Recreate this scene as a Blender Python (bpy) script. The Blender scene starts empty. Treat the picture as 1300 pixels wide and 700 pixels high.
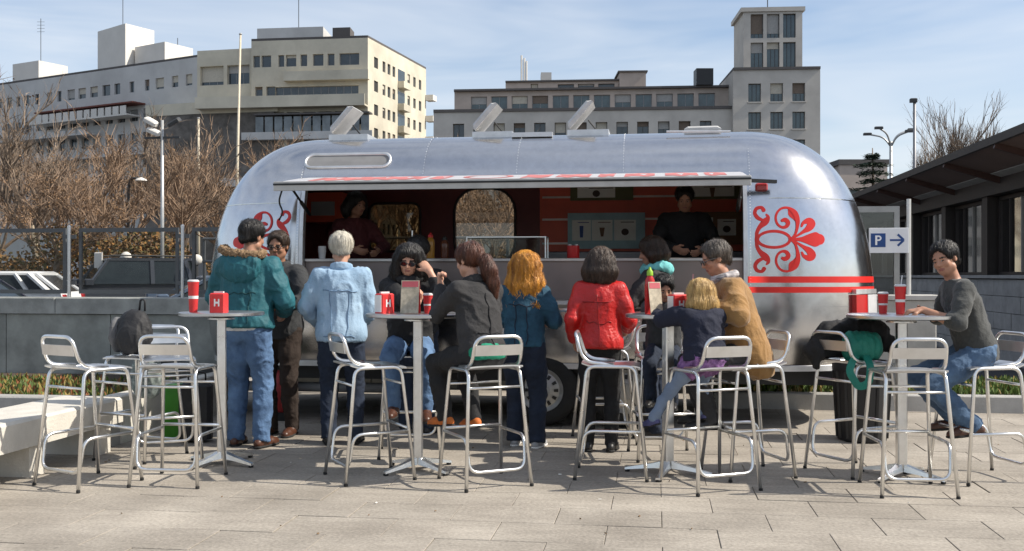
import bpy, bmesh, math, random
import numpy as np
from mathutils import Vector, Matrix

# ---------------------------------------------------------------- camera, sky, sun, exposure
scene = bpy.context.scene
YAW = math.radians(8.0)
EYE = 1.40
DV = Vector((-math.sin(YAW), math.cos(YAW), 0))     # view direction on the ground
RV = Vector((math.cos(YAW), math.sin(YAW), 0))      # to the right of it
cam_data = bpy.data.cameras.new("camera")
cam_data.lens = 36.0
cam_data.sensor_width = 36.0
cam_data.clip_start = 0.1
cam_data.clip_end = 3000.0
cam = bpy.data.objects.new("camera", cam_data)
cam.location = (0, 0, EYE)
cam.rotation_euler = (math.radians(90.0), 0, YAW)
scene.collection.objects.link(cam)
scene.camera = cam

SUN_EL = math.radians(44.0)
SUN_BACK = math.radians(7.5)                       # how far the sun stands behind the camera's right side
sun_dir = (RV * math.cos(SUN_BACK) - DV * math.sin(SUN_BACK)) * math.cos(SUN_EL) + Vector((0, 0, math.sin(SUN_EL)))
sun_data = bpy.data.lights.new("sun", 'SUN')
sun_data.energy = 5.0
sun_data.angle = math.radians(0.55)
sun_data.color = (1.0, 0.93, 0.82)
sun = bpy.data.objects.new("sun", sun_data)
sun.rotation_euler = (-sun_dir).to_track_quat('-Z', 'Y').to_euler()
sun.location = (10, -5, 20)
scene.collection.objects.link(sun)

world = bpy.data.worlds.new("World")
scene.world = world
world.use_nodes = True
wn, wl = world.node_tree.nodes, world.node_tree.links
wn.clear()
w_out = wn.new('ShaderNodeOutputWorld')
w_bg = wn.new('ShaderNodeBackground')
w_bg.inputs['Strength'].default_value = 0.128
w_sky = wn.new('ShaderNodeTexSky')
w_sky.sky_type = 'NISHITA'
w_sky.sun_disc = False
w_sky.sun_elevation = SUN_EL
w_sky.sun_rotation = math.atan2(sun_dir.x, sun_dir.y)
w_sky.air_density = 1.0
w_sky.dust_density = 1.3
w_sky.ozone_density = 2.5
w_tc = wn.new('ShaderNodeTexCoord')
w_map = wn.new('ShaderNodeMapping')
w_map.inputs['Scale'].default_value = (1.1, 1.1, 7.0)
w_map.inputs['Rotation'].default_value = (0.06, 0.10, 0.4)
w_noise = wn.new('ShaderNodeTexNoise')
w_noise.inputs['Scale'].default_value = 2.1
w_noise.inputs['Detail'].default_value = 4.0
w_noise.inputs['Roughness'].default_value = 0.56
w_noise.inputs['Distortion'].default_value = 0.6
w_ramp = wn.new('ShaderNodeValToRGB')
w_ramp.color_ramp.elements[0].position = 0.30
w_ramp.color_ramp.elements[0].color = (0.12, 0.12, 0.12, 1)
w_ramp.color_ramp.elements[1].position = 0.72
w_ramp.color_ramp.elements[1].color = (0.74, 0.74, 0.74, 1)
w_mix = wn.new('ShaderNodeMix')
w_mix.data_type = 'RGBA'
w_mix.inputs[7].default_value = (5.7, 6.0, 6.4, 1)
wl.new(w_tc.outputs['Generated'], w_map.inputs['Vector'])
wl.new(w_map.outputs[0], w_noise.inputs['Vector'])
wl.new(w_noise.outputs['Fac'], w_ramp.inputs[0])
wl.new(w_ramp.outputs[0], w_mix.inputs[0])
wl.new(w_sky.outputs[0], w_mix.inputs[6])
wl.new(w_mix.outputs[2], w_bg.inputs['Color'])
wl.new(w_bg.outputs[0], w_out.inputs['Surface'])

scene.render.engine = 'CYCLES'
scene.cycles.use_denoising = True
scene.cycles.max_bounces = 8
scene.cycles.transparent_max_bounces = 16
scene.view_settings.view_transform = 'Standard'
scene.view_settings.look = 'None'
scene.view_settings.gamma = 1.0
scene.view_settings.use_curve_mapping = False
scene.view_settings.exposure = 0.30

# ---------------------------------------------------------------- helpers
COL = scene.collection
rng = random.Random(7)
PI = math.pi


def cw(lat, dep, z=0.0):
    """point given by metres to the right of the view axis, metres ahead and height"""
    v = DV * dep + RV * lat
    return Vector((v.x, v.y, z))


def lin(r, g, b):
    f = lambda c: (c / 255) / 12.92 if c <= 10.3 else (((c / 255) + 0.055) / 1.055) ** 2.4
    return (f(r), f(g), f(b))


MATS = {}


def mat(name, rgb, rough=0.6, metal=0.0, var=0.12, scale=6.0, bump=0.0, bscale=40.0, spec=0.5, stretch=None,
        rgb2=None, coat=0.0, detail=5.0, sheen=0.0, rvar=0.0):
    """principled surface with noise-driven colour, roughness and relief"""
    if name in MATS:
        return MATS[name]
    m = bpy.data.materials.new(name)
    m.use_nodes = True
    n, l = m.node_tree.nodes, m.node_tree.links
    p = n['Principled BSDF']
    p.inputs['Roughness'].default_value = rough
    p.inputs['Metallic'].default_value = metal
    p.inputs['Specular IOR Level'].default_value = spec
    p.inputs['Coat Weight'].default_value = coat
    p.inputs['Sheen Weight'].default_value = sheen
    tc = n.new('ShaderNodeTexCoord')
    mp = n.new('ShaderNodeMapping')
    if stretch:
        mp.inputs['Scale'].default_value = stretch
    l.new(tc.outputs['Object'], mp.inputs['Vector'])
    nz = n.new('ShaderNodeTexNoise')
    nz.inputs['Scale'].default_value = scale
    nz.inputs['Detail'].default_value = detail
    nz.inputs['Roughness'].default_value = 0.6
    l.new(mp.outputs[0], nz.inputs['Vector'])
    rp = n.new('ShaderNodeValToRGB')
    rp.color_ramp.elements[0].position = 0.3
    rp.color_ramp.elements[1].position = 0.7
    a = tuple(max(0, c * (1 - var)) for c in rgb)
    b = rgb2 if rgb2 else tuple(min(1, c * (1 + var)) for c in rgb)
    rp.color_ramp.elements[0].color = (*a, 1)
    rp.color_ramp.elements[1].color = (*b, 1)
    l.new(nz.outputs['Fac'], rp.inputs[0])
    l.new(rp.outputs[0], p.inputs['Base Color'])
    if rvar:
        mr = n.new('ShaderNodeMapRange')
        mr.inputs['To Min'].default_value = max(0.02, rough - rvar)
        mr.inputs['To Max'].default_value = min(1, rough + rvar)
        l.new(nz.outputs['Fac'], mr.inputs['Value'])
        l.new(mr.outputs[0], p.inputs['Roughness'])
    if bump:
        bz = n.new('ShaderNodeTexNoise')
        bz.inputs['Scale'].default_value = bscale
        bz.inputs['Detail'].default_value = 4.0
        l.new(mp.outputs[0], bz.inputs['Vector'])
        bp = n.new('ShaderNodeBump')
        bp.inputs['Strength'].default_value = bump
        bp.inputs['Distance'].default_value = 0.02
        l.new(bz.outputs['Fac'], bp.inputs['Height'])
        l.new(bp.outputs[0], p.inputs['Normal'])
    MATS[name] = m
    return m


def glass(name, tint=(0.8, 0.85, 0.85), rough=0.02, refl=0.12):
    """thin pane: mostly see-through with a mirror share"""
    if name in MATS:
        return MATS[name]
    m = bpy.data.materials.new(name)
    m.use_nodes = True
    n, l = m.node_tree.nodes, m.node_tree.links
    n.clear()
    o = n.new('ShaderNodeOutputMaterial')
    t = n.new('ShaderNodeBsdfTransparent')
    t.inputs[0].default_value = (*tint, 1)
    g = n.new('ShaderNodeBsdfGlossy')
    g.inputs['Roughness'].default_value = rough
    f = n.new('ShaderNodeFresnel')
    f.inputs['IOR'].default_value = 1.5
    ad = n.new('ShaderNodeMath')
    ad.operation = 'ADD'
    ad.inputs[1].default_value = refl
    mx = n.new('ShaderNodeMixShader')
    l.new(f.outputs[0], ad.inputs[0])
    l.new(ad.outputs[0], mx.inputs[0])
    l.new(t.outputs[0], mx.inputs[1])
    l.new(g.outputs[0], mx.inputs[2])
    l.new(mx.outputs[0], o.inputs[0])
    MATS[name] = m
    return m


def tag(o, label=None, cat=None, group=None, kind=None):
    if label:
        o['label'] = label
    if cat:
        o['category'] = cat
    if group:
        o['group'] = group
    if kind:
        o['kind'] = kind
    return o


def link(name, me, m=None, parent=None, smooth=False, loc=None, rz=None):
    o = bpy.data.objects.new(name, me)
    COL.objects.link(o)
    if m is not None:
        for q in (m if isinstance(m, (list, tuple)) else [m]):
            me.materials.append(q)
    if smooth:
        me.polygons.foreach_set('use_smooth', [True] * len(me.polygons))
    if parent is not None:
        o.parent = parent
    if loc is not None:
        o.location = loc
    if rz is not None:
        o.rotation_euler = (0, 0, rz)
    return o


def thing(name, label, cat, loc=(0, 0, 0), rz=0.0, group=None):
    o = bpy.data.objects.new(name, None)
    o.empty_display_size = 0.1
    COL.objects.link(o)
    o.location = loc
    o.rotation_euler = (0, 0, rz)
    return tag(o, label, cat, group)


def copy_tree(o, parent=None):
    c = o.copy()
    COL.objects.link(c)
    if parent is not None:
        c.parent = parent
    for ch in o.children:
        copy_tree(ch, c)
    return c


class MB:
    """collects simple solids into one mesh"""

    def __init__(self):
        self.v, self.f, self.mi = [], [], []

    def add(self, vs, fs, mi=0):
        k = len(self.v)
        self.v += [tuple(q) for q in vs]
        self.f += [tuple(i + k for i in f) for f in fs]
        self.mi += [mi] * len(fs)
        return self

    def box(self, x0, x1, y0, y1, z0, z1, mi=0):
        vs = [(x0, y0, z0), (x1, y0, z0), (x1, y1, z0), (x0, y1, z0), (x0, y0, z1), (x1, y0, z1), (x1, y1, z1), (x0, y1, z1)]
        return self.add(vs, [(3, 2, 1, 0), (4, 5, 6, 7), (0, 1, 5, 4), (1, 2, 6, 5), (2, 3, 7, 6), (3, 0, 4, 7)], mi)

    def cbox(self, x0, x1, y0, y1, z0, z1, c=0.01, mi=0):
        """box with chamfered top and upright edges"""
        r = lambda x0, x1, y0, y1, z: [(x0 + c, y0, z), (x1 - c, y0, z), (x1, y0 + c, z), (x1, y1 - c, z), (x1 - c, y1, z), (x0 + c, y1, z), (x0, y1 - c, z), (x0, y0 + c, z)]
        rings = [r(x0, x1, y0, y1, z0), r(x0, x1, y0, y1, z1 - c), r(x0 + c, x1 - c, y0 + c, y1 - c, z1)]
        return self.loft(rings, True, True, mi)

    def loft(self, rings, cap0=False, cap1=False, mi=0, closed=True):
        k = len(self.v)
        n = len(rings[0])
        for r in rings:
            self.v += [tuple(q) for q in r]
        fs = []
        for i in range(len(rings) - 1):
            for j in range(n if closed else n - 1):
                a, b = i * n + j, i * n + (j + 1) % n
                fs.append((k + a, k + b, k + b + n, k + a + n))
        if cap0:
            fs.append(tuple(k + j for j in reversed(range(n))))
        if cap1:
            fs.append(tuple(k + (len(rings) - 1) * n + j for j in range(n)))
        self.f += fs
        self.mi += [mi] * len(fs)
        return self

    def tube(self, pts, r, n=8, caps=True, mi=0):
        pts = [Vector(p) for p in pts]
        rs = r if isinstance(r, (list, tuple)) else [r] * len(pts)
        rings = []
        t0 = (pts[1] - pts[0]).normalized()
        up = Vector((0, 0, 1)) if abs(t0.z) < 0.9 else Vector((1, 0, 0))
        u = t0.cross(up).normalized()
        for i, p in enumerate(pts):
            a = pts[max(0, i - 1)]
            b = pts[min(len(pts) - 1, i + 1)]
            t = (b - a).normalized()
            u = (u - t * u.dot(t)).normalized()
            w = t.cross(u)
            rings.append([p + (u * math.cos(2 * PI * j / n) + w * math.sin(2 * PI * j / n)) * rs[i] for j in range(n)])
        return self.loft(rings, caps, caps, mi)

    def lathe(self, prof, n=20, c=(0, 0, 0), mi=0, sx=1, sy=1, cap0=True, cap1=True):
        rings = [[(c[0] + sx * r * math.cos(2 * PI * j / n), c[1] + sy * r * math.sin(2 * PI * j / n), c[2] + z) for j in range(n)] for r, z in prof]
        return self.loft(rings, cap0, cap1, mi)

    def beam(self, a, b, w, h, mi=0):
        """square bar from a to b"""
        a, b = Vector(a), Vector(b)
        t = (b - a).normalized()
        up = Vector((0, 0, 1)) if abs(t.z) < 0.95 else Vector((0, 1, 0))
        u = t.cross(up).normalized() * (w / 2)
        v = u.cross(t).normalized() * (h / 2)
        r = lambda p: [p - u - v, p + u - v, p + u + v, p - u + v]
        return self.loft([r(a), r(b)], True, True, mi)

    def mesh(self, name):
        me = bpy.data.meshes.new(name)
        me.from_pydata(self.v, [], self.f)
        if any(self.mi):
            me.polygons.foreach_set('material_index', self.mi)
        me.update()
        return me

    def build(self, name, m=None, parent=None, smooth=False, fix=True, auto=None, **kw):
        me = self.mesh(name)
        if fix:
            bm = bmesh.new()
            bm.from_mesh(me)
            bmesh.ops.recalc_face_normals(bm, faces=bm.faces)
            bm.to_mesh(me)
            bm.free()
        o = link(name, me, m, parent, smooth or auto is not None, **kw)
        if auto is not None:
            me.set_sharp_from_angle(angle=math.radians(auto))
        return o


def smooth_path(pts, r=0.05, n=4):
    """round the corners of a polyline"""
    pts = [Vector(p) for p in pts]
    out = [pts[0]]
    for i in range(1, len(pts) - 1):
        a, b, c = pts[i - 1], pts[i], pts[i + 1]
        ra = min(r, (a - b).length * 0.49, (c - b).length * 0.49)
        p, q = b + (a - b).normalized() * ra, b + (c - b).normalized() * ra
        for k in range(n + 1):
            t = k / n
            out.append(p * (1 - t) ** 2 + b * 2 * t * (1 - t) + q * t * t)
    out.append(pts[-1])
    return out


def panel_with_holes(outer, holes, depth, to3d):
    """flat outline with holes, given thickness; to3d(u, v, d) places it"""
    bm = bmesh.new()
    es = []
    for loop in [outer] + holes:
        vs = [bm.verts.new((u, v, 0)) for u, v in loop]
        for i in range(len(vs)):
            es.append(bm.edges.new((vs[i], vs[(i + 1) % len(vs)])))
    bmesh.ops.triangle_fill(bm, use_beauty=True, use_dissolve=False, edges=es)
    r = bmesh.ops.extrude_face_region(bm, geom=bm.faces[:])
    for g in r['geom']:
        if isinstance(g, bmesh.types.BMVert):
            g.co.z = depth
    bmesh.ops.recalc_face_normals(bm, faces=bm.faces)
    for v in bm.verts:
        v.co = to3d(v.co.x, v.co.y, v.co.z)
    bmesh.ops.recalc_face_normals(bm, faces=bm.faces)
    me = bpy.data.meshes.new('panel')
    bm.to_mesh(me)
    bm.free()
    return me


def rrect(x0, x1, y0, y1, r, n=5):
    out = []
    for cx, cy, a0 in ((x1 - r, y0 + r, -90), (x1 - r, y1 - r, 0), (x0 + r, y1 - r, 90), (x0 + r, y0 + r, 180)):
        for k in range(n + 1):
            a = math.radians(a0 + 90 * k / n)
            out.append((cx + r * math.cos(a), cy + r * math.sin(a)))
    return out


def mesh_np(name, V, Q):
    """mesh from numpy vertices and quads"""
    me = bpy.data.meshes.new(name)
    V = np.ascontiguousarray(V, np.float32)
    Q = np.ascontiguousarray(Q, np.int32)
    me.vertices.add(len(V))
    me.vertices.foreach_set('co', V.ravel())
    k = Q.shape[1]
    me.loops.add(Q.size)
    me.loops.foreach_set('vertex_index', Q.ravel())
    me.polygons.add(len(Q))
    me.polygons.foreach_set('loop_start', np.arange(0, Q.size, k, dtype=np.int32))
    me.polygons.foreach_set('loop_total', np.full(len(Q), k, np.int32))
    me.update(calc_edges=True)
    me.validate()
    return me


def vnoise(P, seed=0):
    """value noise, -1..1, for an (n, 3) array"""
    P = np.asarray(P, np.float64)
    I = np.floor(P).astype(np.int64)
    F = P - I
    F = F * F * (3 - 2 * F)
    out = np.zeros(len(P))
    for dx in (0, 1):
        for dy in (0, 1):
            for dz in (0, 1):
                h = ((I[:, 0] + dx) * 73856093) ^ ((I[:, 1] + dy) * 19349663) ^ ((I[:, 2] + dz) * 83492791) ^ (seed * 2654435761)
                h = (h ^ (h >> 13)) * 1274126177 & 0x7fffffff
                h = (h ^ (h >> 16)) & 0xffff
                w = (F[:, 0] if dx else 1 - F[:, 0]) * (F[:, 1] if dy else 1 - F[:, 1]) * (F[:, 2] if dz else 1 - F[:, 2])
                out += w * (h / 32767.5 - 1)
    return out

# ---------------------------------------------------------------- ground and paving
def paving_material():
    m = bpy.data.materials.new('pale_paving_stone')
    m.use_nodes = True
    n, l = m.node_tree.nodes, m.node_tree.links
    p = n['Principled BSDF']
    p.inputs['Roughness'].default_value = 0.85
    geo = n.new('ShaderNodeNewGeometry')
    oi = n.new('ShaderNodeObjectInfo')
    big = n.new('ShaderNodeTexNoise')
    big.inputs['Scale'].default_value = 1.5
    big.inputs['Detail'].default_value = 6
    fine = n.new('ShaderNodeTexNoise')
    fine.inputs['Scale'].default_value = 48
    fine.inputs['Detail'].default_value = 3
    spot = n.new('ShaderNodeTexVoronoi')
    spot.inputs['Scale'].default_value = 5.5
    streak = n.new('ShaderNodeTexNoise')
    streak.inputs['Scale'].default_value = 3.0
    streak.inputs['Detail'].default_value = 5
    smp = n.new('ShaderNodeMapping')
    smp.inputs['Scale'].default_value = (1.0, 4.0, 1.0)
    for t in (big, fine, spot):
        l.new(geo.outputs['Position'], t.inputs['Vector'])
    l.new(geo.outputs['Position'], smp.inputs['Vector'])
    l.new(smp.outputs[0], streak.inputs['Vector'])
    rp = n.new('ShaderNodeValToRGB')
    rp.color_ramp.elements[0].position = 0.28
    rp.color_ramp.elements[0].color = (0.245, 0.216, 0.180, 1)
    rp.color_ramp.elements[1].position = 0.72
    rp.color_ramp.elements[1].color = (0.390, 0.350, 0.297, 1)
    l.new(big.outputs['Fac'], rp.inputs[0])

    def mul(src, fac_out, lo, hi):
        mr = n.new('ShaderNodeMapRange')
        mr.inputs['From Min'].default_value = 0.25
        mr.inputs['From Max'].default_value = 0.75
        mr.inputs['To Min'].default_value = lo
        mr.inputs['To Max'].default_value = hi
        l.new(fac_out, mr.inputs['Value'])
        mx = n.new('ShaderNodeMix')
        mx.data_type = 'RGBA'
        mx.blend_type = 'MULTIPLY'
        mx.inputs[0].default_value = 1
        l.new(src, mx.inputs[6])
        cb = n.new('ShaderNodeCombineColor')
        for k in range(3):
            l.new(mr.outputs[0], cb.inputs[k])
        l.new(cb.outputs[0], mx.inputs[7])
        return mx.outputs[2]
    c = mul(rp.outputs[0], fine.outputs['Fac'], 0.76, 1.18)
    c = mul(c, oi.outputs['Random'], 0.93, 1.05)
    c = mul(c, streak.outputs['Fac'], 0.86, 1.08)
    dark = n.new('ShaderNodeMapRange')           # trodden gum and drips
    dark.inputs['From Min'].default_value = 0.02
    dark.inputs['From Max'].default_value = 0.10
    dark.inputs['To Min'].default_value = 0.25
    dark.inputs['To Max'].default_value = 0.75
    l.new(spot.outputs['Distance'], dark.inputs['Value'])
    c = mul(c, dark.outputs[0], 0.72, 1.0)
    l.new(c, p.inputs['Base Color'])
    bp = n.new('ShaderNodeBump')
    bp.inputs['Strength'].default_value = 0.35
    bp.inputs['Distance'].default_value = 0.01
    l.new(fine.outputs['Fac'], bp.inputs['Height'])
    l.new(bp.outputs[0], p.inputs['Normal'])
    return m


M_PAVE = paving_material()
M_JOINT = mat('paving_joint_sand', (0.22, 0.195, 0.16), 0.95, bump=0.4, bscale=60)
M_ASPHALT = mat('asphalt', (0.055, 0.055, 0.058), 0.9, var=0.3, scale=2.0, bump=0.3, bscale=120)

g = MB()
NG = 24
for i in range(NG):
    for j in range(NG):
        a, b = -1500 + 3000 * i / NG, -1500 + 3000 * (i + 1) / NG
        c, d = -1500 + 3000 * j / NG, -1500 + 3000 * (j + 1) / NG
        g.add([(a, c, -0.04), (b, c, -0.04), (b, d, -0.04), (a, d, -0.04)], [(0, 1, 2, 3)])
tag(g.build('ground', M_ASPHALT), kind='structure')
pv = MB()
pv.add([(-14, -8, -0.007), (14, -8, -0.007), (14, 13.5, -0.007), (-14, 13.5, -0.007)], [(0, 1, 2, 3)])
paving = tag(pv.build('pavement', M_JOINT), kind='structure')

TW, TD, GAP = 0.60, 0.40, 0.0038
tile_me = MB().cbox(0, TW - GAP, 0, TD - GAP, -0.05, 0.0, 0.0022).mesh('paving_tile')
tile_me.materials.append(M_PAVE)
spots = []
for r in range(-32, 18):
    y = 6.15 + TD * r
    for k in range(-24, 24):
        x = 0.334 + TW * k + (0.3 if r % 2 else 0.0)
        p = Vector((x + TW / 2, y + TD / 2, 0))
        dep, lat = p.dot(DV), p.dot(RV)
        vis = dep > 4.9 and abs(lat) < dep * 0.5 + 0.45
        spots.append((not vis, dep if vis else abs(dep) + abs(lat), x, y))
spots.sort()
far = MB()
for i, (hid, dep, x, y) in enumerate(spots):
    if i < 290 and not hid:
        o = bpy.data.objects.new('paving_tile', tile_me)
        COL.objects.link(o)
        o.parent = paving
        o.location = (x, y, rng.uniform(-0.0025, 0.0025))
        o.rotation_euler = (rng.uniform(-.004, .004), rng.uniform(-.003, .003), rng.uniform(-.002, .002))
    elif -12 < x < 12 and y < 13:
        z = rng.uniform(-0.0015, 0.0015)
        far.cbox(x, x + TW - GAP, y, y + TD - GAP, -0.05, z, 0.004)
tag(far.build('paving_tiles', M_PAVE, paving), kind='stuff')

# litter: cigarette ends, crumbs of paper, small leaves
lit = MB()
for i in range(40):
    dep = rng.uniform(5.0, 9.0)
    p = cw(rng.uniform(-0.48, 0.48) * dep, dep, 0.004)
    s = rng.uniform(0.004, 0.013)
    a = rng.uniform(0, PI)
    u = Vector((math.cos(a), math.sin(a), 0)) * s
    w = Vector((-u.y, u.x, 0)) * 0.4
    h = Vector((0, 0, rng.uniform(.003, .008)))
    lit.add([p - u - w, p + u - w, p + u + w, p - u + w, p - u + h, p + u + h], [(0, 1, 5, 4), (2, 3, 4, 5), (1, 2, 5), (3, 0, 4)], rng.choice([0, 0, 1]))
tag(lit.build('litter', [mat('litter_brown', (0.16, 0.10, 0.05), 0.9), mat('litter_white', (0.7, 0.68, 0.62), 0.9)]), 'tiny scraps and leaves on the paving', 'litter', kind='stuff')

# ---------------------------------------------------------------- planter, bench, stone wall and glass fence by the car park
M_CONC = mat('pale_concrete', (0.56, 0.53, 0.47), 0.8, var=0.12, scale=5, bump=0.25, bscale=50)
M_CONC2 = mat('grey_concrete', (0.36, 0.35, 0.33), 0.85, var=0.15, scale=4, bump=0.25, bscale=45)
M_GSTONE = mat('green_grey_stone', (0.26, 0.27, 0.245), 0.6, var=0.34, scale=3.0, bump=0.15, bscale=25, detail=8)
M_SOIL = mat('soil', (0.07, 0.05, 0.035), 0.95, var=0.4, scale=20, bump=0.8, bscale=30)

pl = thing('planter', 'low concrete planter with rusty ground cover before the stone wall', 'planter', (-4.40, 7.81, 0))
b = MB()
b.cbox(-6.0, 0.0, 0.0, 0.16, -0.02, 0.40, 0.012)
b.build('front_kerb', M_CONC2, pl)  # greyer concrete puts the front's shade into its colour
b = MB()
b.cbox(-0.16, 0.0, 0.163, 2.78, -0.02, 0.40, 0.012)
b.build('side_kerb', M_CONC, pl)  # paler concrete puts the sunlit side into its colour
b = MB()
b.box(-6.0, -0.163, 0.163, 2.78, 0.0, 0.31)
b.build('soil', M_SOIL, pl)


def ground_cover(name, parent, spots_fn, n, cols, size, hmax, seed):
    r = random.Random(seed)
    q = MB()
    for i in range(n):
        x, y, z = spots_fn(r)
        h = r.uniform(0.3, 1.0) * hmax
        a = r.uniform(0, 2 * PI)
        d = Vector((math.cos(a), math.sin(a), 0))
        w = Vector((-d.y, d.x, 0)) * size * r.uniform(0.3, 0.6)
        c = Vector((x, y, z))
        t = c + d * size * r.uniform(0.2, 1.3) + Vector((0, 0, h))
        mth = (c + t) / 2 + Vector((0, 0, h * 0.2))
        q.add([c, mth + w, t, mth - w], [(0, 1, 2, 3)], r.choice(cols))
    return tag(q.build(name, [mat('leaf_green', (0.09, 0.13, 0.03), 0.6, var=0.4, scale=9), mat('leaf_rust', (0.22, 0.085, 0.03), 0.7, var=0.4, scale=9),
                              mat('leaf_yellow', (0.26, 0.19, 0.05), 0.7, var=0.3, scale=9), mat('grass_green', (0.10, 0.16, 0.03), 0.7, var=0.35, scale=9)], parent, fix=False), kind='stuff')


ground_cover('foliage', pl, lambda r: (r.uniform(-5.9, -0.3) if r.random() < .5 else r.uniform(-3.2, -1.3), 0.2 + 1.7 * r.random() ** 1.5, 0.30), 9000, [0, 0, 0, 1, 1, 2, 2, 3], 0.034, 0.12, 5)

be = thing('bench', 'long pale concrete slab bench on block supports beside the planter', 'bench', (-4.26, 5.2, 0))
b = MB()
b.cbox(-0.55, 0.0, -1.2, 2.57, 0.22, 0.42, 0.02)
b.build('seat_slab', M_CONC, be)
for y in (0.62, 1.36, 2.25):
    b = MB()
    b.cbox(-0.5, -0.03 if y > 1 else -0.005, y, y + 0.17, -0.02, 0.219, 0.01)
    b.build('support_block', M_CONC, be)

wl_ = thing('stone_wall', 'dark green grey stone parapet wall below the glass fence', 'wall', (-4.72, 10.6, 0))
b = MB()
b.box(-7.5, -0.02, 0.02, 0.33, -0.03, 0.97)
b.build('core', mat('dark_joint', (0.05, 0.05, 0.045), 0.9), wl_)
for i in range(6):
    for z0, z1 in ((0.0, 0.968),):
        b = MB()
        off = 0.002 * ((i * 7 + int(z0 * 10)) % 3)
        b.box(-1.25 * (i + 1) + 0.004, -1.25 * i - 0.004, -0.008 - off, 0.019, z0 + 0.002, z1)
        b.build('stone_slab', M_GSTONE, wl_)
for i in range(4):
    b = MB()
    b.cbox(-1.9 * (i + 1) + 0.003, -1.9 * i, -0.035, 0.36, 0.975, 1.155, 0.01)
    b.build('coping_stone', mat('coping_stone_grey', (0.30, 0.305, 0.285), 0.6, var=0.3, scale=4, bump=0.15, bscale=25), wl_)

wb = thing('added_rear_wall', 'low dark stone wall added behind the trailer wheels to darken the gap', 'wall', (-4.6, 12.35, 0))  # added dark wall, hides the bright ground seen beneath the trailer
for i in range(6):
    MB().cbox(1.1 * i, 1.1 * i + 1.092, 0, 0.3, -0.03, 0.86, 0.01).build('stone_slab', mat('dark_wall_stone', (0.085, 0.088, 0.08), 0.7, var=0.3, scale=3, bump=0.2), wb)
for i in range(3):
    MB().cbox(2.2 * i, 2.2 * i + 2.19, -0.03, 0.33, 0.861, 0.95, 0.01).build('coping_stone', MATS['coping_stone_grey'], wb)

M_STEEL = mat('brushed_steel', (0.62, 0.62, 0.62), 0.32, 1.0, var=0.06, scale=30)
M_FRAME = mat('fence_frame_grey', (0.10, 0.105, 0.11), 0.45, 0.3)
M_FGLASS = glass('fence_glass', (0.90, 0.90, 0.89), 0.03, -0.039)
fe = thing('glass_fence', 'glass panel fence with steel posts standing on the stone wall', 'fence', (0, 10.78, 1.155))
for i, x in enumerate((-5.19, -6.54, -7.89, -9.24)):
    q = MB().lathe([(0.020, 0), (0.020, 0.80), (0.010, 0.81)], 10, (x, -0.06, 0)).build('post', M_STEEL, fe, auto=40)
    for dx in (-0.075, 0.075):
        for z in (0.14, 0.66):
            MB().box(x + min(0, dx), x + max(0, dx), -0.052, -0.038, z, z + 0.045).build('clamp', M_FRAME, fe)
for x0, x1 in ((-5.11, -4.72), (-6.46, -5.27), (-7.81, -6.62), (-9.16, -7.97)):
    fr = MB()
    w = 0.034
    fr.box(x0, x0 + w, 0.0, 0.03, 0.04, 0.78)
    fr.box(x1 - w, x1, 0.0, 0.03, 0.04, 0.78)
    fr.box(x0 + w, x1 - w, 0.0, 0.03, 0.735, 0.78)
    fr.box(x0 + w, x1 - w, 0.0, 0.03, 0.04, 0.085)
    f = fr.build('panel_frame', M_FRAME, fe)
    MB().box(x0 + w, x1 - w, 0.011, 0.019, 0.085, 0.735).build('glass_panel', M_FGLASS, f)

# railing behind the trailer, seen through its windows
ra = thing('metal_railing', 'grey metal railing with mesh behind the silver trailer', 'railing', (0, 15.2, 0))
for i in range(9):
    MB().tube([(-7 + i * 1.2, 0, -0.02), (-7 + i * 1.2, 0, 2.0)], 0.025, 8).build('post', M_FRAME, ra)
for z in (1.97, 1.62, 0.3):
    MB().tube([(-7, -0.04, z), (2.6, -0.04, z)], 0.022, 8).build('rail', M_FRAME, ra)
b = MB()
for i in range(64):
    x = -6.9 + i * 0.15
    b.tube([(x, 0.03, 0.3), (x, 0.03, 1.62)], 0.006, 4)
tag(b.build('wire_mesh', M_FRAME, ra), kind='stuff')

# ---------------------------------------------------------------- kerb with grass behind the trailer's end
kb = thing('grass_planter', 'long low kerb with green grass strip by the dark pavilion', 'planter', (0.6, 11.0, 0))
b = MB()
b.cbox(0, 3.9, 0, 0.16, -0.02, 0.17, 0.012)
b.build('kerb', M_CONC2, kb)
b = MB()
b.box(0, 3.9, 0.163, 1.6, -0.02, 0.14)
b.build('soil', M_SOIL, kb)
ground_cover('grass', kb, lambda r: (r.uniform(0, 3.85), r.uniform(0.15, 1.5), 0.14), 5000, [3, 3, 3, 0, 2], 0.035, 0.13, 11)

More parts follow.
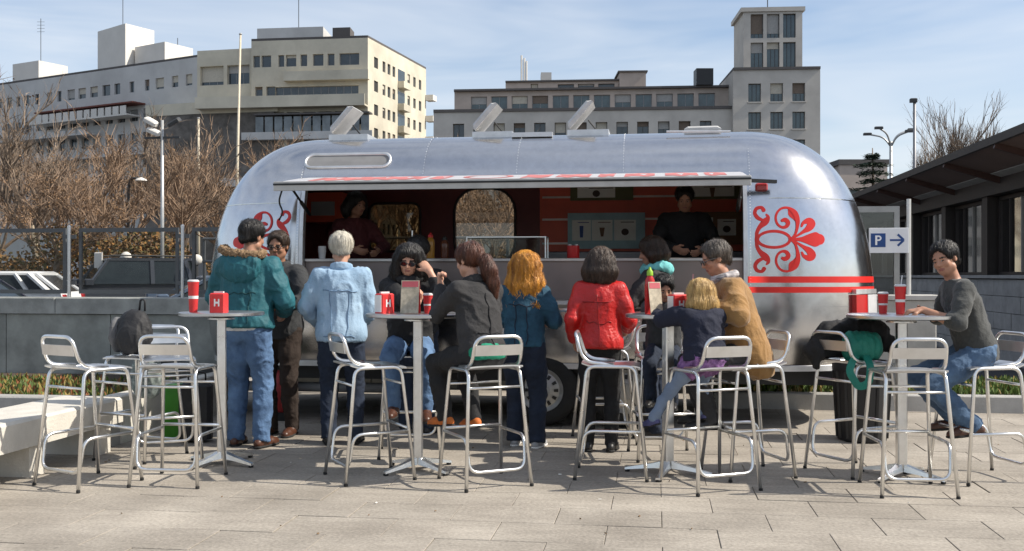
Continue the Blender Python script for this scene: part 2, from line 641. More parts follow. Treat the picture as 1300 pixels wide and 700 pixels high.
# ---------------------------------------------------------------- dark pavilion on the other side
BX = 4.60
pav = thing('pavilion', 'long dark pavilion with stone block base, tall windows and tilted canopy', 'building', (BX * 1.22, 11.0 * 1.22, EYE * (1 - 1.22)))
pav.scale = (1.22, 1.22, 1.22)
M_PBLOCK = mat('grey_stone_block', (0.27, 0.265, 0.26), 0.8, var=0.22, scale=4, bump=0.3, bscale=30)
M_PDARK = mat('dark_brown_metal', (0.035, 0.028, 0.025), 0.5, 0.2)
M_CANOPY = mat('brown_canopy_panel', (0.17, 0.118, 0.10), 0.6, var=0.15, scale=2)
b = MB()
b.box(0.03, 6.0, 0.03, 34, -0.03, 1.36)
b.box(0.6, 6.0, 0.03, 34, 1.361, 2.87)
b.build('core', mat('pavilion_core', (0.07, 0.065, 0.06), 0.9), pav)
R2 = random.Random(3)
blk = {}
for row in range(6):
    h = 0.225
    z0 = row * h
    y = 0.0 - (0.35 if row % 2 else 0.0)
    n = 0
    while y < 17:
        w = 0.70
        y0, y1 = max(y, 0.0) + 0.005, y + w - 0.005
        if y1 - y0 > 0.1:
            b = MB()
            o = R2.uniform(0, 0.012)
            b.cbox(-o, 0.029, y0, y1, z0 + 0.004, z0 + h - 0.004, 0.006)
            b.build('stone_block', M_PBLOCK, pav)
        y += w
b = MB()
for row in range(3):
    for k in range(12):
        b.cbox(-0.004, 0.029, 17.5 + k * 1.4, 18.89 + k * 1.4, row * 0.45 + 0.004, row * 0.45 + 0.446, 0.006)
tag(b.build('far_blocks', M_PBLOCK, pav), kind='stuff')
MB().cbox(-0.05, 0.4, -0.02, 34, 1.362, 1.405, 0.008).build('sill_course', mat('pavilion_sill', (0.27, 0.265, 0.26), 0.8), pav)
# windows between dark columns
y = 0.25
M_PGLASS = glass('pavilion_glass', (0.32, 0.30, 0.27), 0.05, 0.38)
M_MULL = mat('pale_mullion', (0.30, 0.28, 0.25), 0.5)
for i in range(9):
    MB().box(0.02, 0.34, y - 0.24, y + 0.0, 1.406, 2.51).build('column', M_PDARK, pav)
    wy0, wy1 = y + 0.06, y + 1.82
    f = MB()
    f.box(0.16, 0.24, wy0, wy0 + 0.05, 1.406, 2.50)
    f.box(0.16, 0.24, wy1 - 0.05, wy1, 1.406, 2.50)
    f.box(0.16, 0.24, wy0 + 0.05, wy1 - 0.05, 2.45, 2.50)
    f.box(0.16, 0.24, wy0 + 0.05, wy1 - 0.05, 1.406, 1.45)
    wf = f.build('window', M_PDARK, pav)
    MB().box(0.195, 0.205, wy0 + 0.05, wy1 - 0.05, 1.45, 2.45).build('pane', M_PGLASS, wf)
    for k in (1, 2, 3):
        yy = wy0 + (wy1 - wy0) * k / 4
        MB().box(0.165, 0.194, yy - 0.012, yy + 0.012, 1.451, 2.449).build('mullion', M_MULL if k == 2 else M_PDARK, wf)
    # blind / things seen in the room behind
    MB().box(0.48, 0.50, wy0 + 0.1, wy0 + 0.1 + (0.5 + 0.5 * R2.random()), 1.42, 2.44).build('blind', mat('room_blind', (0.42, 0.34, 0.26), 0.9, var=0.5, scale=4), wf)
    y += 2.1
MB().box(-0.02, 0.36, -0.02, 34, 2.511, 2.76).build('lintel_beam', M_PDARK, pav)
# canopy tilted up and out, carried by rafters
X1, Z1, X0, Z0 = -0.72, 2.93, 0.1, 2.70
cn = (Vector((Z1 - Z0, 0, X0 - X1))).normalized()
for i in range(14):
    ya, yb = i * 2.1 - 0.6, i * 2.1 + 1.44
    q = MB()
    lo = lambda x, z, t: (x - cn.x * t, z - cn.z * t)
    ring = lambda yy: [(X1, yy, Z1), (X0, yy, Z0), (X0 + 0.01, yy, Z0 + 0.05), (X1, yy, Z1 + 0.05)]
    q.loft([ring(ya), ring(yb)], True, True)
    cp = q.build('canopy_panel', M_CANOPY, pav)
    q = MB()
    xm, zm = X0 - 0.26, Z0 + (Z1 - Z0) * 0.26 / (X0 - X1)
    ring = lambda yy: [(xm, yy, zm - 0.006), (X0 - 0.01, yy, Z0 - 0.004), (X0 - 0.01, yy, Z0 - 0.012), (xm, yy, zm - 0.014)]
    q.loft([ring(ya + 0.1), ring(yb - 0.05)], True, True)
    q.build('soffit_pane', mat('pale_soffit_pane', (0.42, 0.42, 0.40), 0.35, var=0.2, scale=3), cp)
    q = MB()
    q.beam((X1 - 0.01, yb + 0.03, Z1 - 0.02), (X0 + 0.25, yb + 0.03, Z0 - 0.13), 0.05, 0.09)
    q.build('rafter', mat('rust_brown_rafter', (0.07, 0.035, 0.028), 0.5, 0.2), pav)
q = MB()
q.loft([[(X1 - 0.03, yy, Z1 - 0.01), (X1 - 0.002, yy, Z1 - 0.02), (X1 - 0.002, yy, Z1 + 0.085), (X1 - 0.03, yy, Z1 + 0.085)] for yy in (-0.62, 29)], True, True)
q.build('eave_trim', M_PDARK, pav)
MB().box(0.12, 6.0, -0.02, 34, 2.871, 2.97).build('flat_roof', M_PDARK, pav)

# ---------------------------------------------------------------- parking stair parapet with the framed sign
ps = thing('parking_stair_parapet', 'pale stone parapet with glazed steel frame of the car park stair', 'parapet', (1.74, 12.2, 0))
b = MB()
b.cbox(0, 1.42, 0, 0.25, -0.02, 1.12, 0.01)
b.build('parapet_wall', mat('parapet_stone', (0.40, 0.38, 0.35), 0.7, var=0.15, scale=4, bump=0.2), ps)
b = MB()
b.cbox(-0.02, 1.44, -0.02, 0.27, 1.121, 1.18, 0.01)
b.build('coping', mat('parapet_coping', (0.48, 0.46, 0.43), 0.7), ps)
b = MB()
b.box(0.22, 0.28, 0.1, 0.15, 1.18, 2.20)
b.box(0.98, 1.04, 0.1, 0.15, 1.18, 2.20)
b.box(0.28, 0.98, 0.1, 0.15, 2.13, 2.20)
b.build('steel_frame', mat('sign_frame_grey', (0.33, 0.33, 0.32), 0.4, 0.5), ps)
MB().box(0.28, 0.98, 0.122, 0.128, 1.18, 2.13).build('glass_panel', glass('stair_glass', (0.62, 0.64, 0.62), 0.03, 0.05), ps)
MB().tube([(1.14, 0.10, 1.18), (1.14, 0.10, 2.28)], 0.025, 10).build('post', mat('pale_post', (0.6, 0.6, 0.58), 0.4, 0.3), ps)
sg = thing('parking_sign', 'white parking sign with blue P square and arrow on steel frame', 'sign', (2.45, 12.27, 1.66))
sg.scale = (0.8, 1.0, 0.8)
M_SBLUE = mat('sign_blue', (0.010, 0.055, 0.21), 0.4, var=0.03)
MB().cbox(-0.02, 0.53, 0, 0.022, 0, 0.36, 0.004).build('board', mat('sign_white', (0.74, 0.75, 0.77), 0.4, var=0.03), sg)
MB().box(0.045, 0.215, -0.004, -0.0005, 0.10, 0.265).build('blue_square', M_SBLUE, sg)
q = MB()
q.box(0.095, 0.118, -0.008, -0.0045, 0.125, 0.24)
for k in range(8):
    a0, a1 = math.radians(-90 + 22.5 * k), math.radians(-67.5 + 22.5 * k)
    c = (0.135, 0.207)
    ri, ro = 0.014, 0.033
    pt = lambda r, a, y: (c[0] + r * math.cos(a), y, c[1] + r * math.sin(a))
    q.loft([[pt(ri, a0, -.0045), pt(ro, a0, -.0045), pt(ro, a0, -.008), pt(ri, a0, -.008)], [pt(ri, a1, -.0045), pt(ro, a1, -.0045), pt(ro, a1, -.008), pt(ri, a1, -.008)]], True, True)
q.box(0.118, 0.135, -0.008, -0.0045, 0.221, 0.24)
q.box(0.118, 0.135, -0.008, -0.0045, 0.174, 0.193)
q.build('letter', mat('sign_letter_white', (0.8, 0.8, 0.82), 0.4, var=0.02), sg)
q = MB()
q.box(0.265, 0.41, -0.004, -0.0005, 0.172, 0.195)
for s in (1, -1):
    q.beam((0.355, -0.0022 - 0.0004 * s, 0.1835 + s * 0.068), (0.425, -0.0022 - 0.0004 * s, 0.1835 + s * 0.0), 0.0034, 0.026)
q.build('arrow', M_SBLUE, sg)
for ch in sg.children:
    if ch.name.split('.')[0] != 'board':
        ch.scale = (1.2, 1.0, 1.2)
        ch.location = (-0.2 * 0.245, 0, -0.2 * 0.183)

# ---------------------------------------------------------------- silver trailer
TX0, TX1, TL = -3.34, 0.80, 1.31          # straight part of the plan and length of the rounded ends
TYC, TB, TZC, TH, TZB = 10.60, 1.20, 0.95, 1.86, 0.55
PLAN_M, NX, NY = 2.5, 2.5, 3.6


def t_c(z):
    """shrink factors of the plan at height z: along the ends, across the sides"""
    if z < TZC:
        k = 1 - 0.05 * ((TZC - z) / (TZC - TZB)) ** 2
        return k, k
    s = min(1.0, (z - TZC) / TH)
    return max(0.0, 1 - s ** NX) ** (1 / NX), max(0.0, 1 - s ** NY) ** (1 / NY)


def shell_end(a, z, side=1, off=0.0):
    """point on the end cap: a = 0 at the near side, pi at the far side, pi/2 at the tip"""
    cx, cy = t_c(z)
    ex = abs(math.sin(a)) ** (2 / PLAN_M)
    ey = math.copysign(abs(math.cos(a)) ** (2 / PLAN_M), math.cos(a))
    x = (TX1 + (TL + off) * ex * cx) if side > 0 else (TX0 - (TL + off) * ex * cx)
    return Vector((x, TYC - (TB + off) * ey * cy, z))


def shell_y(x, z, off=0.0):
    """near side of the shell at x, z"""
    cx, cy = t_c(z)
    d = max(0.0, x - TX1, TX0 - x)
    ex = min(0.999, d / (TL * cx))
    ey = (1 - ex ** PLAN_M) ** (1 / PLAN_M)
    return TYC - (TB + off) * ey * cy


M_ALU = bpy.data.materials.new('polished_aluminium')
M_ALU.use_nodes = True
_n, _l = M_ALU.node_tree.nodes, M_ALU.node_tree.links
_p = _n['Principled BSDF']
_p.inputs['Metallic'].default_value = 1.0
_g = _n.new('ShaderNodeNewGeometry')
_a = _n.new('ShaderNodeTexNoise')
_a.inputs['Scale'].default_value = 1.6
_a.inputs['Detail'].default_value = 3
_b = _n.new('ShaderNodeTexNoise')
_b.inputs['Scale'].default_value = 9
_b.inputs['Detail'].default_value = 8
_b.inputs['Roughness'].default_value = 0.7
_l.new(_g.outputs['Position'], _a.inputs['Vector'])
_l.new(_g.outputs['Position'], _b.inputs['Vector'])
_r = _n.new('ShaderNodeMapRange')
_r.inputs['To Min'].default_value = 0.14
_r.inputs['To Max'].default_value = 0.23
_l.new(_b.outputs['Fac'], _r.inputs['Value'])
_l.new(_r.outputs[0], _p.inputs['Roughness'])
_c = _n.new('ShaderNodeValToRGB')
_c.color_ramp.elements[0].position = 0.3
_c.color_ramp.elements[0].color = (0.57, 0.57, 0.58, 1)
_c.color_ramp.elements[1].position = 0.75
_c.color_ramp.elements[1].color = (0.67, 0.67, 0.68, 1)
_l.new(_b.outputs['Fac'], _c.inputs[0])
_l.new(_c.outputs[0], _p.inputs['Base Color'])
_bp = _n.new('ShaderNodeBump')
_bp.inputs['Strength'].default_value = 0.22
_bp.inputs['Distance'].default_value = 0.03
_l.new(_a.outputs['Fac'], _bp.inputs['Height'])
_l.new(_bp.outputs[0], _p.inputs['Normal'])
M_RED = mat('red_vinyl', (0.62, 0.018, 0.012), 0.35, var=0.06)
M_BLACKP = mat('black_plastic', (0.015, 0.015, 0.016), 0.45, var=0.1)
M_RUBBER = mat('black_rubber', (0.018, 0.018, 0.018), 0.85, var=0.2, bump=0.2)
M_MATTEALU = mat('matte_aluminium', (0.70, 0.70, 0.70), 0.42, 0.9, var=0.08, scale=12)
M_INT = mat('maroon_lining', (0.14, 0.024, 0.022), 0.5, var=0.2, scale=3)
M_INTRED = mat('red_panel_lining', (0.62, 0.095, 0.045), 0.45, var=0.12, scale=3)

tr = thing('silver_trailer', 'polished aluminium caravan food trailer with open serving hatch', 'trailer', (0, 0, 0))
OX0, OX1, OZ0, OZ1 = TX0, TX1 - 0.02, 1.18, 2.25     # serving opening
zs = [0.55, 0.60, 0.70, 0.82, 0.95, 1.06, 1.18, 1.32, 1.45, 1.58, 1.70, 1.82, 1.93, 2.03, 2.13, 2.25, 2.33, 2.40, 2.46, 2.52, 2.57, 2.62, 2.66, 2.70, 2.735, 2.765, 2.79, 2.802, 2.8085, 2.81]
WX = [(-3.34, -2.63, 1.62, 2.28), (-2.34, -1.52, 1.45, 2.42)]   # far windows
VENTS = [(-3.10, 1), (-1.62, 1), (-0.67, 1), (0.44, 0)]
near_x = sorted([TX0 + (OX1 - TX0) * i / 16 for i in range(17)] + [TX1] + [vx + d_ for vx, op in VENTS if op for d_ in (-0.15, 0.16)])
far_x = sorted(set([TX0, TX1] + [w for q in WX for w in q[:2]] + [TX0 + (TX1 - TX0) * i / 14 for i in range(1, 14)]))
NE = 26
cols = [('s', x) for x in near_x] + [('e', 1, PI * k / NE) for k in range(1, NE)] + [('f', x) for x in reversed(far_x)] + [('e', -1, PI * (NE - k) / NE) for k in range(1, NE)]


def col_pt(c, z):
    if c[0] == 'e':
        return shell_end(c[2], z, c[1])
    cx, cy = t_c(z)
    return Vector((c[1], TYC + (-TB if c[0] == 's' else TB) * cy, z))


b = MB()
b.v = [tuple(col_pt(c, z)) for z in zs for c in cols]
n = len(cols)
for i in range(len(zs) - 1):
    for j in range(n):
        c0, c1 = cols[j], cols[(j + 1) % n]
        zm = (zs[i] + zs[i + 1]) / 2
        if c0[0] == 's' and c1[0] == 's' and OX0 < (c0[1] + c1[1]) / 2 < OX1 and OZ0 < zm < OZ1:
            continue
        if c0[0] == 's' and c1[0] == 's' and 2.765 < zm < 2.8086 and any(op and vx - 0.151 < (c0[1] + c1[1]) / 2 < vx + 0.161 for vx, op in VENTS):
            continue
        if c0[0] == 'f' and c1[0] == 'f':
            xm = (c0[1] + c1[1]) / 2
            if any(w[0] < xm < w[1] and w[2] - 0.05 < zm < w[3] + 0.08 for w in WX):
                continue
        b.f.append((i * n + j, i * n + (j + 1) % n, (i + 1) * n + (j + 1) % n, (i + 1) * n + j))
b.mi = [0] * len(b.f)
shell = b.build('shell', M_ALU, tr, smooth=True)
md = shell.modifiers.new('skin', 'SOLIDIFY')
md.thickness = 0.012
md.offset = -1

# rub rail and belly
b = MB()
loop = [col_pt(c, 0.55) for c in cols]
ctr = Vector(((TX0 + TX1) / 2, TYC, 0))
grow = lambda p, k: Vector((ctr.x + (p.x - ctr.x) * (1 + k / 3.3), ctr.y + (p.y - ctr.y) * (1 + k / 1.15), 0))
b.loft([[grow(p, 0.012) + Vector((0, 0, z)) for p in loop] for z in (0.535, 0.585)] + [[grow(p, -0.02) + Vector((0, 0, z)) for p in loop] for z in (0.585, 0.535)] + [[grow(p, 0.012) + Vector((0, 0, 0.535)) for p in loop]])
b.build('rub_rail', M_MATTEALU, tr, auto=40)
MB().box(-4.2, 1.7, 9.62, 11.6, 0.40, 0.549).build('chassis', M_BLACKP, tr)
MB().tube([(-4.1, 9.75, 0.30), (-2.0, 9.75, 0.30)], 0.05, 10).build('waste_pipe', mat('grey_pipe', (0.25, 0.25, 0.25), 0.5), tr, smooth=True)
q = MB()
for s in (-1, 1):
    q.beam((-4.3, TYC + s * 0.6, 0.42), (-5.35, TYC, 0.42), 0.08, 0.1)
q.build('tow_hitch', M_BLACKP, tr)
MB().lathe([(0.09, 0), (0.10, 0.02), (0.10, 0.30), (0.06, 0.36), (0.03, 0.40)], 16, (-3.62, 9.55, 0.08)).build('red_jack', mat('dark_red_paint', (0.30, 0.02, 0.02), 0.5), tr, auto=40)
MB().box(-3.72, -3.52, 9.45, 9.65, -0.005, 0.079).build('jack_pad', M_BLACKP, tr)

# wheels
for x in (-1.05, -0.27):
    w = thing('wheel', None, None)
    w.parent = tr
    w.location = (x, 9.44, 0.335)
    prof = [(0.20, 0.0), (0.215, -0.012), (0.30, -0.010), (0.325, 0.012), (0.335, 0.045), (0.335, 0.16), (0.32, 0.20), (0.2, 0.20)]
    q = MB()
    nn = 40
    q.loft([[(r * math.cos(2 * PI * j / nn), y, r * math.sin(2 * PI * j / nn)) for j in range(nn)] for r, y in prof])
    q.build('tyre', M_RUBBER, w, auto=50)
    q = MB()
    prof = [(0.205, 0.0), (0.20, -0.004), (0.188, 0.012), (0.165, 0.03), (0.14, 0.018), (0.075, 0.0), (0.07, -0.012), (0.02, -0.014)]
    q.loft([[(r * math.cos(2 * PI * j / nn), y, r * math.sin(2 * PI * j / nn)) for j in range(nn)] for r, y in prof], False, True)
    rim = q.build('rim', mat('steel_wheel', (0.48, 0.48, 0.47), 0.4, 0.7, var=0.15), w, auto=50)
    for k in range(12):
        a = 2 * PI * k / 12
        q = MB()
        c, s = math.cos(a), math.sin(a)
        R = lambda u, v: (u * c - v * s, 0.012 if u > 0.12 else 0.004, u * s + v * c)
        q.add([R(0.115, -0.012), R(0.155, -0.016), R(0.155, 0.016), R(0.115, 0.012)], [(0, 1, 2, 3)])
        for k2 in range(4):
            q.v[k2] = (q.v[k2][0], q.v[k2][1] - (0.004 if k2 in (0, 3) else 0.0), q.v[k2][2])
        q.build('vent_slot', M_BLACKP, rim, fix=False)
    MB().box(-0.36, 0.36, 0.21, 0.24, -0.1, 0.3).build('wheel_well', M_BLACKP, w)

# serving hatch: frame, counter, ledge
fr = []
for (x0, x1, z0, z1) in ((OX0 - 0.035, OX0, OZ0, OZ1), (OX1, OX1 + 0.035, OZ0, OZ1)):
    q = MB()
    rings = []
    for z in [z0 + (z1 - z0) * k / 8 for k in range(9)]:
        y = TYC - TB * t_c(z)[1]
        rings.append([(x0, y - 0.015, z), (x1, y - 0.015, z), (x1, y + 0.06, z), (x0, y + 0.06, z)])
    q.loft(rings, True, True)
    q.build('hatch_frame', M_MATTEALU, tr)
MB().cbox(OX0 - 0.03, OX1 + 0.03, 9.31, 9.60, OZ0 - 0.045, OZ0 - 0.005, 0.008).build('serving_ledge', M_MATTEALU, tr)
MB().box(OX0 + 0.002, OX1 - 0.002, 9.475, 9.50, OZ0 - 0.004, 1.535).build('counter_front', mat('counter_steel', (0.26, 0.215, 0.20), 0.38, 0.55, var=0.12, scale=2), tr)
MB().cbox(OX0 + 0.002, OX1 - 0.002, 9.44, 9.96, 1.536, 1.562, 0.006).build('counter_top', mat('counter_top_steel', (0.55, 0.53, 0.52), 0.3, 0.8), tr)

# interior lining
IY, IX0, IX1, IZ0, IZ1 = 11.50, -3.78, 1.20, 0.60, 2.44
rw = lambda w, r: rrect(w[0] + 0.02, w[1] - 0.02, w[2] + 0.02, w[3] - 0.03, r)
h1 = rw((-3.30, -2.66, 1.66, 2.26), 0.09)
h2 = rw((-2.30, -1.56, 1.50, 2.42), 0.26)
XS = -1.30
me = panel_with_holes([(IX0, IZ0), (XS, IZ0), (XS, IZ1), (IX0, IZ1)], [h1, h2], 0.03, lambda u, v, d: (u, IY + d, v))
lin_o = link('back_wall', me, M_INT, tr)
MB().box(XS + 0.001, IX1, IY, IY + 0.03, IZ0, IZ1).build('red_back_wall', M_INTRED, tr)
for z in (1.75, 2.02, 2.27):
    MB().box(XS + 0.03, IX1 - 0.02, IY - 0.012, IY - 0.0005, z, z + 0.022).build('trim_strip', mat('dull_strip', (0.55, 0.45, 0.42), 0.4, 0.5), tr)
q = MB()
q.box(IX0 - 0.02, IX0 - 0.001, 9.92, IY + 0.01, IZ0, IZ1)
q.build('end_wall', M_INT, tr)
MB().box(IX1 + 0.001, IX1 + 0.02, 9.92, IY + 0.01, IZ0, IZ1).build('end_wall', M_INT, tr)
link('ceiling_lining', panel_with_holes([(IX0 - .02, 9.86), (IX1 + .02, 9.86), (IX1 + .02, IY + .01), (IX0 - .02, IY + .01)], [[(vx - .17, 10.03), (vx + .18, 10.03), (vx + .18, 10.50), (vx - .17, 10.50)] for vx, op in VENTS if op], 0.02, lambda u, v, d: (u, v, IZ1 + 0.001 + d)), mat('pale_ceiling', (0.62, 0.58, 0.54), 0.5), tr)
MB().box(IX0 - 0.02, IX1 + 0.02, 9.52, IY + 0.03, IZ0 - 0.03, IZ0 - 0.001).build('floor', mat('trailer_floor', (0.32, 0.30, 0.28), 0.7), tr)
for i, (hh, gm) in enumerate(((h1, glass('smoked_glass', (0.42, 0.36, 0.28), 0.03, 0.02)), (h2, glass('clear_window_glass', (0.85, 0.84, 0.80), 0.02, 0.02)))):
    q = MB()
    q.add([(u, IY + 0.015, v) for u, v in hh] + [(u, IY + 0.021, v) for u, v in hh],
          [tuple(range(len(hh))), tuple(reversed(range(len(hh), 2 * len(hh))))] + [(k, (k + 1) % len(hh), len(hh) + (k + 1) % len(hh), len(hh) + k) for k in range(len(hh))])
    wo = q.build('window', gm, tr)
    q = MB()
    q.tube([(u, IY - 0.004, v) for u, v in hh] + [(hh[0][0], IY - 0.004, hh[0][1])], 0.016, 6, False)
    q.build('window_frame', mat('window_rubber', (0.04, 0.03, 0.03), 0.6), wo, smooth=True)
MB().box(IX0 + 0.01, IX1 - 0.01, 10.98, IY - 0.002, 0.60, 1.48).build('back_counter', mat('back_counter_steel', (0.40, 0.38, 0.37), 0.35), tr)
MB().cbox(XS + 0.1, IX1 - 0.02, 11.05, IY - 0.003, 1.481, 1.66, 0.01).build('equipment_row', mat('equipment_steel', (0.15, 0.15, 0.16), 0.35, 0.7), tr)
# menu boards on the red wall
def board(x0, x1, z0, z1, frame_col, cards, name):
    o = MB().box(x0, x1, IY - 0.035, IY - 0.013, z0, z1).build('menu_board', frame_col, tr)
    for (u0, u1, w0, w1, kind) in cards:
        c = MB().box(x0 + u0, x0 + u1, IY - 0.041, IY - 0.036, z0 + w0, z0 + w1).build('menu_card', mat('menu_card', (0.80, 0.80, 0.74), 0.6, var=0.06), o)
        uc, w = (u0 + u1) / 2, (u1 - u0)
        q = MB()
        colm = {'cup': mat('print_blue', (0.05, 0.10, 0.30), 0.6), 'cone': mat('print_brown', (0.16, 0.08, 0.04), 0.6), 'burger': mat('print_dark', (0.05, 0.03, 0.02), 0.6)}[kind]
        zc = (w0 + w1) / 2 - 0.02
        hgt = (w1 - w0)
        if kind == 'cup':
            q.add([(x0 + uc - .022, IY - .044, z0 + zc + .07), (x0 + uc + .022, IY - .044, z0 + zc + .07), (x0 + uc + .017, IY - .044, z0 + zc - .06), (x0 + uc - .017, IY - .044, z0 + zc - .06)], [(0, 1, 2, 3)])
        elif kind == 'cone':
            q.add([(x0 + uc - .030, IY - .044, z0 + zc + .05), (x0 + uc + .030, IY - .044, z0 + zc + .05), (x0 + uc + .014, IY - .044, z0 + zc - .05), (x0 + uc - .014, IY - .044, z0 + zc - .05)], [(0, 1, 2, 3)])
        else:
            q.add([(x0 + uc + .042 * math.cos(2 * PI * k / 12), IY - .044, z0 + zc + .038 * math.sin(2 * PI * k / 12)) for k in range(12)], [tuple(range(12))])
        q.add([(x0 + u0 + w * .3, IY - .044, z0 + w1 - .03), (x0 + u1 - .02, IY - .044, z0 + w1 - .03), (x0 + u1 - .02, IY - .044, z0 + w1 - .022), (x0 + u0 + w * .3, IY - .044, z0 + w1 - .022)], [(0, 1, 2, 3)])
        q.build('print', colm, c, fix=False)


M_BFR = mat('teal_board_frame', (0.34, 0.50, 0.54), 0.5)
M_BFR2 = mat('olive_board_frame', (0.10, 0.10, 0.03), 0.5)
board(-0.98, -0.12, 1.70, 2.10, M_BFR, [(0.05, 0.26, 0.09, 0.32, 'cup'), (0.27, 0.50, 0.09, 0.32, 'cone'), (0.52, 0.76, 0.09, 0.32, 'burger')], 'm')
board(-0.95, -0.25, 2.24, 2.43, M_BFR2, [(0.08, 0.50, 0.03, 0.16, 'burger')], 'm')
board(0.30, 1.05, 2.24, 2.43, M_BFR2, [(0.08, 0.55, 0.03, 0.16, 'cone')], 'm')
board(0.42, 0.95, 1.74, 2.10, mat('brown_board', (0.20, 0.10, 0.04), 0.5), [(0.03, 0.20, 0.08, 0.30, 'cone'), (0.25, 0.45, 0.10, 0.28, 'burger')], 'm')
# wall unit over the counter at the dark end
q = MB()
q.box(-3.76, -3.36, 10.7, 11.2, 1.98, 2.30)
q.build('wall_cupboard', M_INTRED, tr)
MB().box(-3.70, -3.44, 10.685, 10.699, 2.05, 2.20).build('cupboard_window', mat('frosted_pane', (0.35, 0.36, 0.36), 0.3), tr)

# tilted hatch door used as awning
AY0, AZ0, AY1, AZ1 = 9.545, 2.347, 8.68, 2.222
aw = MB()
ax0, ax1 = OX0 + 0.02, OX1 - 0.02
prof = [(AY0 + (AY1 - AY0) * k / 3, AZ0 + (AZ1 - AZ0) * (k / 3) ** 1.15) for k in range(4)]
th = 0.045
ring = lambda x: [(x, y, z) for y, z in prof] + [(x, y, z - th) for y, z in reversed(prof)]
aw.loft([ring(ax0 + (ax1 - ax0) * k / 6) for k in range(7)], True, True)
awn = aw.build('hatch_awning', mat('awning_white_metal', (0.66, 0.64, 0.64), 0.35, 0.3, var=0.08, scale=3), tr)
MB().cbox(ax0 - 0.02, ax1 + 0.02, AY1 - 0.035, AY1 - 0.001, AZ1 - 0.075, AZ1 + 0.006, 0.004).build('edge_trim', mat('awning_trim', (0.50, 0.48, 0.45), 0.45, 0.6), awn)
MB().box(ax0 - 0.02, ax1 + 0.02, AY1 - 0.041, AY1 - 0.0355, AZ1 - 0.028, AZ1 - 0.012).build('rubber_seal', M_BLACKP, awn)


def aw_pt(x, t, off=0.004):
    """point on the awning's upper face, t = 0 at the hinge and 1 at the edge"""
    k = t * 3
    i = min(2, int(k))
    f = k - i
    y = prof[i][0] + (prof[i + 1][0] - prof[i][0]) * f
    z = prof[i][1] + (prof[i + 1][1] - prof[i][1]) * f
    return Vector((x, y, z + off))


def ribbon(pts, place, seg=5):
    """flat print along a smoothed stroke; pts = (u, v, width)"""
    P = [Vector(p) for p in pts]
    S = []
    for i in range(len(P) - 1):
        p0, p1, p2, p3 = P[max(0, i - 1)], P[i], P[i + 1], P[min(len(P) - 1, i + 2)]
        for k in range(seg):
            t = k / seg
            S.append(0.5 * ((2 * p1) + (p2 - p0) * t + (2 * p0 - 5 * p1 + 4 * p2 - p3) * t * t + (3 * p1 - p0 - 3 * p2 + p3) * t ** 3))
    S.append(P[-1])
    vs, fs = [], []
    for i, s in enumerate(S):
        a, c = S[max(0, i - 1)], S[min(len(S) - 1, i + 1)]
        d = Vector((c.x - a.x, c.y - a.y))
        d = d.normalized() if d.length > 1e-9 else Vector((1, 0))
        w = max(0.0005, s.z) / 2
        # rounded ends
        vs += [place(s.x - d.y * w, s.y + d.x * w), place(s.x + d.y * w, s.y - d.x * w)]
    for i in range(len(S) - 1):
        fs.append((2 * i, 2 * i + 1, 2 * i + 3, 2 * i + 2))
    for idx, sg_ in ((0, -1), (len(S) - 1, 1)):
        s = S[idx]
        a, c = S[max(0, idx - 1)], S[min(len(S) - 1, idx + 1)]
        d = Vector((c.x - a.x, c.y - a.y)).normalized() * sg_
        w = max(0.0005, s.z) / 2
        k0 = len(vs)
        ring_ = [place(s.x + w * (d.x * math.sin(PI * k / 6) - d.y * math.cos(PI * k / 6) * sg_), s.y + w * (d.y * math.sin(PI * k / 6) + d.x * math.cos(PI * k / 6) * sg_)) for k in range(7)]
        vs += ring_
        fs.append(tuple(range(k0, k0 + 7)))
    return vs, fs


# worn red print along the awning: only its colour patches can be made out
q = MB()
marks = [(0.22, 0.75, 0), (0.95, 0.30, 0), (1.32, 0.16, 0), (1.62, 0.42, 1), (2.15, 0.24, 0), (2.45, 0.30, 0), (2.82, 0.14, 0), (3.05, 0.26, 0), (3.40, 0.28, 0), (3.74, 0.18, 0)]
for i, (x_, w_, oval) in enumerate(marks):
    if oval:
        s_ = [(ax0 + x_ + w_ * .5 + w_ * .48 * math.cos(k * PI / 8), .52 + .28 * math.sin(k * PI / 8), .05) for k in range(17)]
        vs, fs = ribbon(s_, lambda u, v: aw_pt(u, min(1, max(0, v)), 0.003), 4)
        q.add(vs, fs)
    else:
        n_ = max(3, int(w_ / 0.06))
        up_ = [aw_pt(ax0 + x_ + w_ * k / n_, 0.24 + 0.10 * math.sin(k * 1.7 + i), 0.003) for k in range(n_ + 1)]
        dn_ = [aw_pt(ax0 + x_ + w_ * k / n_, 0.80 + 0.09 * math.sin(k * 2.3 + 2 * i), 0.003) for k in range(n_ + 1)]
        q.add(up_ + dn_, [(k, k + 1, n_ + 2 + k, n_ + 1 + k) for k in range(n_)])
q.build('red_print', mat('faded_red_print', (0.52, 0.16, 0.15), 0.5, var=0.3, scale=7), awn, fix=False)
for s_, xx in ((-1, OX0 + 0.05), (1, OX1 - 0.05)):
    MB().tube([(xx, 9.47, 1.98), (xx, 8.95, 2.205)], 0.011, 8).build('gas_strut', M_BLACKP, tr, smooth=True)
    MB().tube([(xx, 9.44, 1.993), (xx, 9.22, 2.088)], 0.018, 8).build('gas_strut_sleeve', M_BLACKP, tr, smooth=True)
MB().tube(smooth_path([(OX0 + 0.03, 8.8, 2.19), (OX0 - 0.02, 8.82, 2.06), (OX0 + 0.02, 8.84, 1.97), (OX0 - 0.03, 8.86, 1.90)], 0.05), 0.008, 6).build('pull_cord', M_BLACKP, tr, smooth=True)
q = MB()
q.beam((OX1 + 0.03, 9.30, 2.245), (OX1 + 0.28, 9.36, 2.235), 0.05, 0.03)
q.build('hinge_arm', M_BLACKP, tr)

